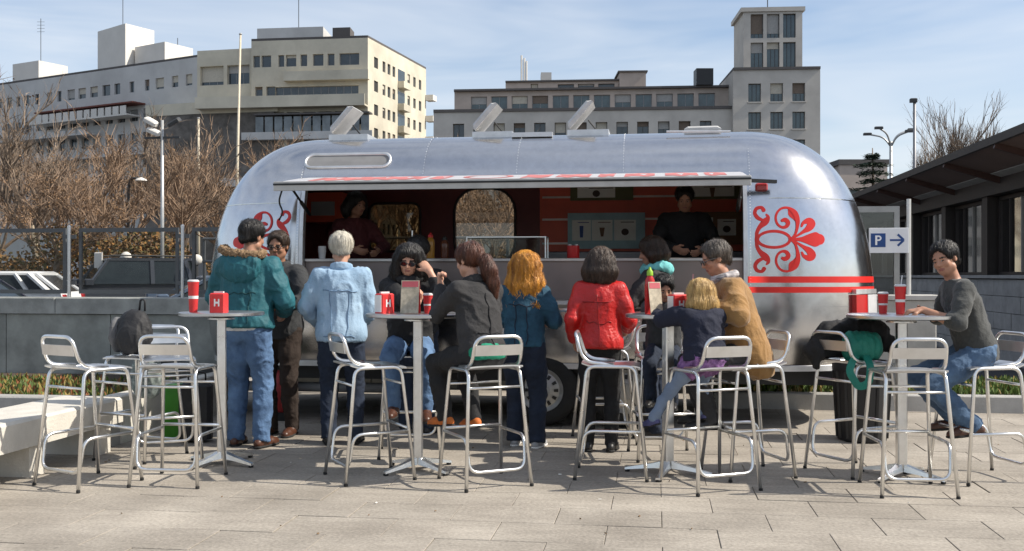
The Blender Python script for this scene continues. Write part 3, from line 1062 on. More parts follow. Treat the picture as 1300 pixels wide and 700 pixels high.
# red ornaments and stripes on the shell
ORN = dict(
    hook=[(80, 0, 9), (77, 28, 13), (92, 62, 17), (122, 92, 27), (136, 114, 15), (128, 128, 8)],
    hook2=[(112, 98, 10), (84, 112, 15), (69, 136, 14), (78, 160, 14), (103, 166, 12), (114, 152, 16)],
    scroll=[(253, 2, 9), (274, 26, 9), (285, 62, 12), (287, 100, 18), (274, 138, 20), (244, 162, 10), (212, 163, 9), (187, 145, 9), (175, 114, 9), (182, 82, 9), (204, 63, 10), (228, 66, 14), (238, 86, 17), (224, 101, 17), (209, 98, 13)],
    leaf=[(284, 92, 10), (274, 116, 24), (258, 135, 30), (250, 150, 18)],
    petal=[(256, 2, 8), (290, 22, 9), (318, 40, 14), (345, 58, 26), (360, 82, 32), (345, 96, 26), (318, 86, 13), (308, 68, 8)],
)
q = MB()
q2 = MB()
for quad, (xa, xb) in ((q, (0.875, 1.475)), (q2, (-3.475, -4.075))):
    cnt = 0
    sc = (xb - xa) / 345.0
    zc_, sz = 1.725, 0.60 / 345.0

    def put(u, v, i):
        xx = xa + (u - 65) * sc
        zz = zc_ + v * sz
        return Vector((xx, shell_y(xx, zz, 0.003 + 0.0006 * i), zz))
    items = []
    for nm, s in ORN.items():
        items += [s, [(u, -v, w) for u, v, w in s]]
    items.append([(165 + 82 * math.cos(2 * PI * k / 20), 42 * math.sin(2 * PI * k / 20), 11) for k in range(21)])
    items.append([(258, 0, 8), (305, 0, 18), (345, 0, 42), (380, 0, 58), (400, 0, 44)])
    items.append([(80, 30, 12), (76, 0, 14), (80, -30, 12)])
    for i, s in enumerate(items):
        vs, fs = ribbon([(a_, c_, w_ * 1.32) for a_, c_, w_ in s], lambda u, v, i=i: put(u, v, i % 6), 4)
        quad.add(vs, fs)
q.build('red_scroll_ornament', M_RED, tr, fix=False)
q2.build('red_scroll_ornament', M_RED, tr, fix=False)
for z0, z1 in ((1.335, 1.392), (1.245, 1.298)):
    q = MB()
    k0 = 0
    pts = [(OX1 + 0.045 + (TX1 - OX1 - 0.045) * k / 2, None) for k in range(3)]
    rings = []
    for x_, _ in pts:
        rings.append([(x_, TYC - (TB + 0.004) * t_c(z)[1], z) for z in (z0, z1)])
    amax = PI if z0 > 1.3 else PI * 0.40
    for k in range(1, 31):
        a = amax * k / 30
        rings.append([tuple(shell_end(a, z, 1, 0.004)) for z in (z0, z1)])
    q.loft(rings, closed=False)
    q.build('red_stripe', M_RED, tr, smooth=True, fix=False)
# seams and rivets
rv = MB()


def rivet(p, nrm):
    u = nrm.orthogonal().normalized()
    w = nrm.cross(u)
    r = 0.0035
    vs = [p + (u * math.cos(k * PI / 3) + w * math.sin(k * PI / 3)) * r for k in range(6)] + [p + nrm * 0.003]
    rv.add(vs, [(k, (k + 1) % 6, 6) for k in range(6)])


def seam(ptf, n_, width=0.012, rivets=True):
    P = [ptf(k / n_) for k in range(n_ + 1)]
    for off in (-width, width):
        pass
    rings = []
    for i, (p, nrm, side) in enumerate(P):
        rings.append([p + side * width + nrm * 0.0005, p + side * width + nrm * 0.002, p - side * width + nrm * 0.002, p - side * width + nrm * 0.0005])
        if rivets:
            rivet(p + nrm * 0.0021, nrm)
            pass
    MB().loft(rings, True, True).build('seam_strip', M_ALU, tr, fix=False)


for x_ in (OX0 - 0.06, OX1 + 0.062):
    def f(t, x_=x_):
        z = 0.62 + t * 1.95
        y = shell_y(x_, z)
        dy = (shell_y(x_, z + 0.01) - shell_y(x_, z - 0.01)) / 0.02
        return Vector((x_, y, z)), Vector((0, -1, dy)).normalized(), Vector((1, 0, 0))
    seam(f, 70)
for x_ in (-2.2, -1.3, -0.3):
    def f(t, x_=x_):
        z = 2.34 + t * 0.46
        y = shell_y(x_, z)
        return Vector((x_, y, z)), Vector((0, -t_c(z)[1], (z - TZC) / TH)).normalized(), Vector((1, 0, 0))
    seam(f, 16)
    def f(t, x_=x_):
        z = 0.60 + t * 0.52
        return Vector((x_, shell_y(x_, z), z)), Vector((0, -1, 0)), Vector((1, 0, 0))
    seam(f, 18)
for zz in (2.10, 1.12):
    for sd in (1, -1):
        def f(t, zz=zz, sd=sd):
            a = 0.12 + t * 1.9
            p = shell_end(a, zz, sd)
            e = shell_end(a + 0.02, zz, sd) - shell_end(a - 0.02, zz, sd)
            nrm = Vector((sd * abs(math.sin(a)), -math.cos(a), 0.25 if zz > 2 else 0)).normalized()
            return p, nrm, Vector((0, 0, 1))
        seam(f, 40, 0.004, False)
tag(rv.build('rivets', M_MATTEALU, tr, fix=False), kind='stuff')

# pill-shaped vent on the roof edge
pill = rrect(-3.40, -2.53, 2.435, 2.59, 0.075, 6)
q = MB()
ctp = Vector((-2.965, 0, 2.5125))
P3 = lambda u, v, o: Vector((u, shell_y(u, v, o), v + o * 0.6))
q.loft([[P3(u, v, 0.002) for u, v in pill], [P3(u, v, 0.016) for u, v in pill], [P3(ctp.x + (u - ctp.x) * 0.955, ctp.z + (v - ctp.z) * 0.76, 0.016) for u, v in pill], [P3(ctp.x + (u - ctp.x) * 0.95, ctp.z + (v - ctp.z) * 0.74, 0.002) for u, v in pill]])
pw = q.build('roof_edge_vent', M_MATTEALU, tr, smooth=True)
q = MB()
q.add([P3(ctp.x + (u - ctp.x) * 0.95, ctp.z + (v - ctp.z) * 0.74, 0.0025) for u, v in pill], [tuple(range(len(pill)))])
q.build('vent_panel', mat('vent_grey', (0.20, 0.20, 0.20), 0.6), pw)
# lamps on the shell
p = Vector((0.945, shell_y(0.945, 2.20), 2.205))
MB().cbox(p.x - 0.055, p.x + 0.055, p.y - 0.03, p.y + 0.02, p.z - 0.03, p.z + 0.03, 0.012).build('marker_lamp', mat('red_lens', (0.35, 0.01, 0.01), 0.2, coat=0.5), tr)
for z0, z1, a0_, a1_, m_ in ((1.035, 1.225, 0.242, 0.292, mat('red_tail_lens', (0.48, 0.015, 0.015), 0.2, coat=0.6)), (1.035, 1.225, 0.296, 0.36, mat('clear_tail_lens', (0.62, 0.62, 0.63), 0.2, coat=0.6)), (1.232, 1.275, 0.242, 0.36, M_MATTEALU)):
    q = MB()
    rings = []
    for k in range(6):
        a = PI * (a0_ + (a1_ - a0_) * k / 5)
        o_, i_ = [shell_end(a, z, 1, 0.045) for z in (z0, z1)], [shell_end(a, z, 1, 0.0) for z in (z0, z1)]
        rings.append([i_[0], o_[0], o_[1], i_[1]])
    q.loft(rings, True, True)
    q.build('tail_lamp', m_, tr)
# roof vents
for i, (x_, open_) in enumerate(VENTS):
    v = thing('roof_vent', None, None)
    v.parent = tr
    v.location = (x_, 10.25, 2.795 if open_ else 2.765)
    v.scale = (0.88, 0.9, 0.84 if open_ else 0.6)
    if open_:
        q = MB()
        q.box(-0.22, -0.175, -0.22, 0.22, -0.05, 0.045).box(0.195, 0.24, -0.22, 0.22, -0.05, 0.045).box(-0.175, 0.195, -0.22, -0.18, -0.05, 0.045).box(-0.175, 0.195, 0.18, 0.22, -0.05, 0.045)
    else:
        q = MB().cbox(-0.22, 0.24, -0.22, 0.22, -0.05, 0.045, 0.02)
    q.build('base', M_MATTEALU, v)
    
    rings = []
    ang = math.radians(50) if open_ else math.radians(0.5)
    for t in (0.0, 0.04, 0.2, 0.36, 0.40):
        thick = 0.075 if 0.02 < t < 0.38 else 0.035
        R = lambda u, w: Vector((-0.19 + u * math.cos(ang) - w * math.sin(ang), 0, 0.065 + u * math.sin(ang) + w * math.cos(ang)))
        ring_ = []
        for (yy, w) in ((-0.21, 0.0), (-0.21, thick * .6), (-0.17, thick), (0.17, thick), (0.21, thick * .6), (0.21, 0.0)):
            pp = R(t, w)
            ring_.append((pp.x, yy, pp.z))
        rings.append(ring_)
    MB().loft(rings, True, True).build('lid', mat('vent_lid_grey', (0.50, 0.49, 0.47), 0.45, 0.2, var=0.15), v, auto=35)
    if open_:
        MB().tube([(0.1, 0.0, 0.06), (0.0, 0.0, 0.19)], 0.01, 6).build('lid_prop', M_BLACKP, v)
MB().box(-1.4, -1.0, 9.93, 10.0, 2.755, 2.80).build('roof_clip', M_MATTEALU, tr)
MB().tube([(0.1, 9.9, 2.775), (0.7, 9.9, 2.765)], 0.012, 6).build('roof_rail', M_MATTEALU, tr)

# ---------------------------------------------------------------- bar stools and tall tables
M_TUBE = mat('aluminium_tube', (0.82, 0.82, 0.81), 0.30, 1.0, var=0.08, scale=14, rvar=0.08)
M_SEAT = mat('aluminium_sheet', (0.72, 0.72, 0.72), 0.36, 1.0, var=0.08, scale=9, rvar=0.1)


def make_stool():
    s = thing('bar_stool', 'x', 'stool', group='aluminium bar stools around the tall tables')
    r = 0.0125
    SZ = 0.775
    # side pairs of legs: one bent tube each side
    for sx in (-1, 1):
        xt, xb = 0.185 * sx, 0.235 * sx
        pts = [(xb, -0.245, 0.008), (xt, -0.165, SZ), (xt, 0.165, SZ), (xb, 0.245, 0.008)]
        MB().tube(smooth_path(pts, 0.06, 5), r, 10).build('leg_frame', M_TUBE, s, smooth=True)
        for y in (-0.245, 0.245):
            MB().lathe([(0.0125, 0), (0.0138, 0.003), (0.0138, 0.014), (0.0128, 0.018)], 10, (xb, y, 0.0)).build('foot_cap', M_RUBBER, s, auto=40)
    # lower ring: front and side rungs, dropping to a loop at the back
    f = lambda z: 0.235 - (0.235 - 0.185) * z / SZ
    g_ = lambda z: 0.245 - (0.245 - 0.165) * z / SZ
    z1, z2 = 0.335, 0.115
    pts = [(-f(z1), g_(z1), z1), (-f(z1) + 0.004, -g_(z1) + 0.03, z1), (-f(z2) + 0.03, -g_(z2) + 0.02, z2), (f(z2) - 0.03, -g_(z2) + 0.02, z2), (f(z1) - 0.004, -g_(z1) + 0.03, z1), (f(z1), g_(z1), z1)]
    MB().tube(smooth_path(pts, 0.07, 5), 0.011, 8).build('lower_ring', M_TUBE, s, smooth=True)
    MB().tube([(-f(z1 + .02), g_(z1 + .02), z1 + .02), (f(z1 + .02), g_(z1 + .02), z1 + .02)], 0.011, 8).build('foot_rail', M_TUBE, s, smooth=True)
    for y in (-1, 1):
        z = 0.66
        MB().tube([(-f(z), y * g_(z), z), (f(z), y * g_(z), z)], 0.009, 8).build('cross_bar', M_TUBE, s, smooth=True)
    # seat: dished sheet with rolled edge
    q = MB()
    rows = []
    n = 10
    for lay in (0, 1):
        for i in range(n + 1):
            v = -0.20 + 0.40 * i / n
            dip = -0.014 * math.sin(PI * i / n) - (0.016 * max(0, (i / n - 0.85) / 0.15) ** 2) + 0.012 * max(0, (0.12 - i / n) / 0.12)
            rows.append([(u * 0.192, v, SZ + 0.021 + dip - 0.006 * (abs(u) ** 6) - 0.010 * lay) for u in (-1, -0.93, -0.6, -0.2, 0.2, 0.6, 0.93, 1)])
    top, bot = rows[:n + 1], rows[n + 1:]
    ring = [a + list(reversed(c)) for a, c in zip(top, bot)]
    q.loft(ring, True, True)
    q.build('seat', M_SEAT, s, auto=50)
    # low back: bent tube with a sheet slat
    pts = [(-0.172, 0.02, SZ + 0.012), (-0.176, -0.185, SZ + 0.03), (-0.165, -0.245, 1.0), (0.165, -0.245, 1.0), (0.176, -0.185, SZ + 0.03), (0.172, 0.02, SZ + 0.012)]
    MB().tube(smooth_path(pts, 0.075, 6), r, 10).build('back_frame', M_TUBE, s, smooth=True)
    q = MB()
    rings = []
    for i in range(7):
        u = -1 + 2 * i / 6
        yb = -0.225 - 0.010 * (1 - u * u)
        rings.append([(u * 0.166, yb - 0.006, 0.875), (u * 0.166, yb + 0.003, 0.875), (u * 0.166, yb - 0.008, 0.945), (u * 0.166, yb - 0.017, 0.945)])
    q.loft(rings, True, True)
    q.build('back_slat', M_SEAT, s, auto=50)
    return s


STOOL = make_stool()
used = [False]


def place_stool(lat, dep, ang, label):
    o = STOOL if not used[0] else copy_tree(STOOL)
    used[0] = True
    o.location = cw(lat, dep)
    o.rotation_euler = (0, 0, YAW - math.radians(ang))
    o['label'] = label
    return o


place_stool(-2.86, 6.92, 32, 'empty aluminium bar stool with its back towards the slab bench')
place_stool(-2.27, 6.98, 6, 'empty bar stool beside the table with the tall red cup, back towards the plaza')
place_stool(-2.60, 7.72, 158, 'empty bar stool facing the plaza behind another stool by the green bin')
place_stool(-2.86, 7.90, 200, 'bar stool holding the black backpack beside the concrete planter')
place_stool(-0.99, 7.11, 63, 'empty bar stool drawn up to the table with the upright menu card')
place_stool(-0.80, 8.05, 175, 'bar stool the woman in sunglasses sits on')
place_stool(-0.185, 6.93, -25, 'bar stool the woman with the reddish ponytail sits on')
place_stool(0.70, 7.20, 97, 'empty bar stool turned sideways before the woman in the red jacket')
place_stool(0.78, 8.68, -92, 'bar stool between the woman in the red jacket and the trailer wheel')
place_stool(1.31, 6.80, -21, 'bar stool the blonde girl sits on')
place_stool(1.66, 7.22, -104, 'bar stool the man in the tan coat sits on')
place_stool(2.45, 7.33, 64, 'bar stool covered by a black coat and a green bag')
place_stool(2.57, 6.66, 3, 'empty bar stool with its back to the plaza beside the green bag')
place_stool(3.24, 7.08, -99, 'bar stool the man in the grey sweater sits on')
place_stool(1.17, 7.92, 178, 'bar stool the small black haired child sits on')


def make_table(name_label, lat, dep, rad, rz):
    t = thing('tall_table', name_label, 'table', cw(lat, dep), rz, 'tall round bar tables on the plaza')
    q = MB().lathe([(0.0, 1.102), (rad - 0.012, 1.102), (rad, 1.108), (rad, 1.126), (rad - 0.006, 1.130), (0.0, 1.130)], 48)
    q.build('table_top', mat('table_top_steel', (0.60, 0.60, 0.60), 0.30, 1.0, var=0.1, scale=5, rvar=0.1), t, auto=35)
    MB().lathe([(0.10, 1.075), (0.10, 1.085), (0.04, 1.1015)], 20).build('top_plate', M_TUBE, t, auto=35)
    MB().cbox(-0.033, 0.033, -0.033, 0.033, 0.05, 1.076, 0.008).build('column', M_TUBE, t)
    for k in range(4):
        a = PI / 4 + k * PI / 2
        d = Vector((math.cos(a), math.sin(a), 0))
        w = Vector((-d.y, d.x, 0))
        rings = []
        for r_, hw, zt, zb in ((0.03, 0.028, 0.095, 0.045), (0.12, 0.024, 0.070, 0.038), (0.24, 0.019, 0.045, 0.024), (0.31, 0.017, 0.030, 0.015)):
            p_ = d * r_
            rings.append([p_ - w * hw + Vector((0, 0, zb)), p_ + w * hw + Vector((0, 0, zb)), p_ + w * hw * .8 + Vector((0, 0, zt)), p_ - w * hw * .8 + Vector((0, 0, zt))])
        f_ = MB().loft(rings, True, True).build('base_arm', M_TUBE, t, auto=50)
        MB().lathe([(0.018, 0), (0.018, 0.016)], 8, tuple(d * 0.295)).build('glide', M_RUBBER, f_)
    return t


TABLES = dict(a=(-2.16, 7.62, 0.31), b=(-0.675, 7.37, 0.375), c=(1.10, 7.22, 0.30), d=(2.70, 7.10, 0.365))
make_table('tall aluminium table with a tall red cup, before the man in the teal parka', *TABLES['a'], 0.4)
make_table('tall aluminium table with an upright menu card between two seated women', *TABLES['b'], 0.15)
make_table('tall aluminium table with ketchup bottle where the blonde girl eats', *TABLES['c'], 0.55)
make_table('tall aluminium table where the man in the grey sweater sits', *TABLES['d'], 0.1)

# ---------------------------------------------------------------- things on the tables
M_PRED = mat('red_card', (0.60, 0.03, 0.03), 0.5, var=0.1, scale=30)
M_PWHITE = mat('white_card', (0.72, 0.71, 0.70), 0.5, var=0.06)
M_KETCH = mat('ketchup_red', (0.50, 0.015, 0.012), 0.25, var=0.05, coat=0.3)
ZT = 1.1305


def on_table(key, dl, dd):
    la, de, r_ = TABLES[key]
    return cw(la + dl, de + dd, ZT)


def napkin_box(loc, rz, label, w=0.112, h=0.142, d=0.09, both=True):
    t = thing('napkin_dispenser', label, 'dispenser', loc, rz, 'red and white napkin dispensers on the tables')
    MB().cbox(-w / 2, w / 2, -d / 2, d / 2, 0.0, h, 0.008).build('body', M_PRED, t)
    MB().box(-w / 2 - 0.003, -w / 2 - 0.0005, -d / 2 + .006, d / 2 - .006, 0.01, h - .012).build('white_side', M_PWHITE, t)
    q = MB()   # white mark on the front face
    y = -d / 2 - 0.0015
    q.box(-0.020, -0.010, y, y + .001, h * .32, h * .70)
    q.box(0.010, 0.020, y, y + .001, h * .32, h * .70)
    q.box(-0.010, 0.010, y, y + .001, h * .46, h * .56)
    q.build('white_mark', M_PWHITE, t)
    MB().box(-w * .32, w * .32, -d * .12, d * .12, h - 0.002, h + 0.012).build('napkins', M_PWHITE, t)
    return t


def paper_cup(loc, label, h=0.17, r=0.042, straw=True):
    t = thing('paper_cup', label, 'cup', loc, 0.3, 'red paper cups on the tables')
    MB().lathe([(r * .72, 0), (r * .74, 0.004), (r, h), (r * 1.05, h + .003), (r * 1.05, h + .008), (r * .95, h + .008), (r * .9, h - .01)], 20, cap1=False).build('cup', M_PRED, t, auto=45)
    MB().lathe([(r * .85 + .0008, h * .46), (r * .88 + .0008, h * .56)], 20, cap0=False, cap1=False).build('white_band', M_PWHITE, t, smooth=True)
    MB().lathe([(r * 1.07, h + .0085), (r * 1.07, h + .016), (r * .8, h + .024), (0, h + .024)], 20).build('lid', mat('cup_lid', (0.6, 0.6, 0.6), 0.3), t, auto=45)
    if straw:
        MB().tube([(0.005, 0, h + .02), (0.02, 0.01, h + .085)], 0.0035, 6).build('straw', M_PWHITE, t)
    return t


def menu_stand(loc, rz, label, w=0.13, h=0.235):
    t = thing('menu_card', label, 'menu', loc, rz)
    q = MB()
    q.loft([[(-w / 2, -.035, .002), (w / 2, -.035, .002), (w / 2, -.032, .002), (-w / 2, -.032, .002)], [(-w / 2, 0.0, h), (w / 2, 0.0, h), (w / 2, .003, h), (-w / 2, .003, h)]], True, True)
    q.build('front_sheet', mat('menu_sheet', (0.46, 0.40, 0.30), 0.6, var=0.35, scale=26), t)
    q = MB()
    q.loft([[(-w / 2, .041, .002), (w / 2, .041, .002), (w / 2, .038, .002), (-w / 2, .038, .002)], [(-w / 2, 0.007, h), (w / 2, 0.007, h), (w / 2, .004, h), (-w / 2, .004, h)]], True, True)
    q.build('back_sheet', M_PRED, t)
    q = MB()
    yy = lambda z: -.0365 + .0362 * (z - .002) / (h - .002)
    q.add([(-w / 2 + .006, yy(h * .80) - .001, h * .80), (w / 2 - .006, yy(h * .80) - .001, h * .80), (w / 2 - .006, yy(h * .975) - .001, h * .975), (-w / 2 + .006, yy(h * .975) - .001, h * .975)], [(0, 1, 2, 3)])
    q.build('red_header', mat('menu_header', (0.50, 0.10, 0.12), 0.6), t, fix=False)
    return t


def sauce_bottle(loc, label, capcol, h=0.22, r=0.032, body=None):
    t = thing('sauce_bottle', label, 'bottle', loc)
    MB().lathe([(r * .9, 0), (r, .006), (r, h * .62), (r * .92, h * .72), (r * .55, h * .80), (r * .5, h * .82)], 20).build('body', body or M_KETCH, t, auto=45)
    MB().lathe([(r * .62, h * .815), (r * .62, h * .90), (r * .3, h * .95), (r * .18, h), (0, h)], 16).build('cap', capcol, t, auto=45)
    return t


A0 = YAW
napkin_box(on_table('a', 0.02, -0.14), A0 - 0.1, 'red napkin dispenser with white mark beside the tall red cup')
paper_cup(on_table('a', -0.18, -0.10), 'tall red paper cup without straw beside the napkin dispenser', 0.215, 0.040, False)
napkin_box(on_table('b', -0.235, -0.06), A0 + 0.75, 'red and white napkin dispenser by the upright menu card')
menu_stand(on_table('b', -0.045, -0.11), A0 - 0.15, 'upright folded menu card with red header on the table')
paper_cup(on_table('b', 0.075, -0.07), 'red paper cup in the hand of the woman in sunglasses', 0.12, 0.034, False)
M_GREENCAP = mat('green_cap', (0.28, 0.50, 0.03), 0.4)
sauce_bottle(on_table('c', -0.125, 0.02), 'red ketchup bottle with bright green cap beside the red menu card', M_GREENCAP, 0.33, 0.036)
menu_stand(on_table('c', -0.115, -0.13), A0 + 0.45, 'red and white folded card leaning before the ketchup bottle', 0.10, 0.225)
napkin_box(on_table('c', 0.045, -0.17), A0 + 0.35, 'red napkin dispenser before the small black haired child', 0.12, 0.14, 0.09)
fb = thing('fries_tray', 'small tray of yellow fries in front of the blonde girl', 'food', on_table('c', 0.14, -0.13), 0.3)
MB().lathe([(0.045, 0), (0.06, 0.03), (0.057, 0.03), (0.044, 0.006)], 4, cap1=False).build('tray', M_PWHITE, fb)
R4 = random.Random(4)
for i in range(16):
    a = R4.uniform(0, 2 * PI)
    p_ = Vector((R4.uniform(-.03, .03), R4.uniform(-.03, .03), R4.uniform(.015, .04)))
    MB().beam(p_, p_ + Vector((math.cos(a) * .05, math.sin(a) * .05, R4.uniform(0, .03))), .009, .009).build('fry', mat('fries', (0.62, 0.36, 0.06), 0.6), fb)
pc = thing('paper_cone', 'red and white drinks cup with pointed straw by the tan coat man', 'cup', on_table('c', 0.19, 0.10), 0)
MB().lathe([(0.03, 0), (0.042, 0.13), (0.045, 0.132), (0.045, 0.138), (0.03, 0.145)], 18).build('cup', M_PRED, pc, auto=45)
MB().lathe([(0.034, 0.145), (0.026, 0.17), (0.01, 0.19)], 14).build('dome_lid', mat('dome_lid', (0.55, 0.5, 0.5), 0.2), pc, smooth=True)
MB().tube([(0, 0, 0.18), (0.006, 0, 0.28)], 0.006, 6).build('straw', mat('pink_straw', (0.7, 0.35, 0.35), 0.5), pc)
paper_cup(on_table('d', 0.0, 0.02), 'red paper cup with straw within reach of the man in the grey sweater', 0.185, 0.038, True)
paper_cup(on_table('d', -0.07, 0.16), 'small red cup without straw on the grey sweater man\'s table', 0.13, 0.036, False)

# things on the serving counter
CZ = 1.5625
cc = thing('red_canister', 'red canister on the serving counter under the menu board', 'canister', (-0.77, 9.62, CZ))
MB().lathe([(0.055, 0), (0.058, 0.005), (0.058, 0.115), (0.05, 0.12)], 18).build('body', mat('bright_red_tin', (0.55, 0.02, 0.02), 0.35), cc, auto=40)
for dx in (-0.03, 0.03):
    MB().lathe([(0.016, 0.1205), (0.016, 0.13)], 10, (dx, 0, 0)).build('button', M_PWHITE, cc, auto=40)
for i, (x_, y_, lab, cap, bod, h_) in enumerate(((-2.15, 9.66, 'amber sauce bottle standing on the counter', M_PRED, mat('amber_sauce', (0.42, 0.20, 0.03), 0.2), 0.25),
                                              (-2.02, 9.70, 'dark brown sauce bottle standing on the counter', M_BLACKP, mat('brown_sauce', (0.12, 0.04, 0.02), 0.2), 0.22))):
    sauce_bottle((x_, y_, CZ), lab, cap, h_, 0.04, bod)
st = thing('steel_rod_stand', 'thin upright steel rod stand on the serving counter', 'stand', (-2.32, 9.62, CZ))
MB().lathe([(0.035, 0), (0.035, 0.008), (0.008, 0.012)], 14).build('base', M_TUBE, st)
MB().tube([(0, 0, 0.01), (0, 0, 0.27)], 0.007, 8).build('rod', M_TUBE, st)
gc = thing('glass_display_case', 'low glass display case on the counter before the arched window', 'case', (-1.42, 9.80, CZ))
for x_ in (-0.38, 0.38):
    for y_ in (-0.11, 0.11):
        MB().box(x_ - .006, x_ + .006, y_ - .006, y_ + .006, 0, 0.20).build('corner_post', M_TUBE, gc)
MB().box(-0.386, 0.386, -0.116, 0.116, 0.2005, 0.21).build('top_frame', M_TUBE, gc)
for y_ in (-0.118, 0.118):
    MB().box(-0.372, 0.372, y_ - .002, y_ + .002, 0.004, 0.199).build('pane', glass('case_glass', (0.85, 0.87, 0.87), 0.02, -0.03), gc)
wc = thing('white_cup_stack', 'stack of white paper cups at the dark end of the counter', 'cups', (-3.22, 9.62, CZ))
for k in range(4):
    MB().lathe([(0.03, 0.0), (0.038, 0.07), (0.04, 0.072), (0.04, 0.078)], 14, (0, 0, 0.015 * k)).build('cup', M_PWHITE, wc, auto=40)

# ---------------------------------------------------------------- bin beside the trailer, green bin, suitcase
bn = thing('litter_bin', 'round black litter bin behind the stool with the green bag', 'bin', cw(2.98, 8.72))
MB().lathe([(0.19, 0), (0.20, 0.01), (0.235, 0.60), (0.245, 0.60), (0.245, 0.66), (0.235, 0.68), (0.20, 0.68), (0.19, 0.55)], 28, cap1=False).build('body', M_BLACKP, bn, auto=40)
MB().lathe([(0.19, 0.552), (0.0, 0.56)], 28, cap0=False).build('lining_bag', mat('bin_bag', (0.02, 0.02, 0.02), 0.3, bump=0.8, bscale=20), bn)
for k in range(16):
    a = 2 * PI * k / 16
    q = MB()
    q.beam((0.205 * math.cos(a), 0.205 * math.sin(a), 0.03), (0.238 * math.cos(a), 0.238 * math.sin(a), 0.59), 0.02, 0.012)
    q.build('rib', M_BLACKP, bn)
gb = thing('green_bin', 'slim bright green plastic bin behind the stools', 'bin', cw(-2.87, 8.75))
MB().loft([[(sx * w_, sy * w_ * .9, z) for sx, sy in ((-1, -1), (1, -1), (1, 1), (-1, 1))] for w_, z in ((0.075, 0), (0.085, 0.42), (0.095, 0.42), (0.095, 0.45), (0.08, 0.46))], True, True).build('body', mat('green_plastic', (0.05, 0.26, 0.02), 0.4), gb)
MB().box(-0.05, 0.05, -0.09, 0.09, 0.4605, 0.475).build('lid_flap', mat('green_plastic_dark', (0.03, 0.15, 0.02), 0.4), gb)
sc_ = thing('black_suitcase', 'upright black suitcase beside the man in the teal parka', 'suitcase', cw(-2.66, 8.62), 0.3)
MB().cbox(-0.13, 0.13, -0.10, 0.10, 0.03, 0.50, 0.03).build('body', mat('black_nylon', (0.016, 0.016, 0.018), 0.7, bump=0.3), sc_)
MB().tube(smooth_path([(-0.07, 0.06, 0.49), (-0.07, 0.06, 0.58), (0.07, 0.06, 0.58), (0.07, 0.06, 0.49)], 0.03), 0.008, 6).build('handle', M_BLACKP, sc_, smooth=True)
for x_ in (-0.1, 0.1):
    MB().lathe([(0.03, -0.012), (0.03, 0.012)], 12, (x_, 0.05, 0.03)).build('wheel', M_RUBBER, sc_)

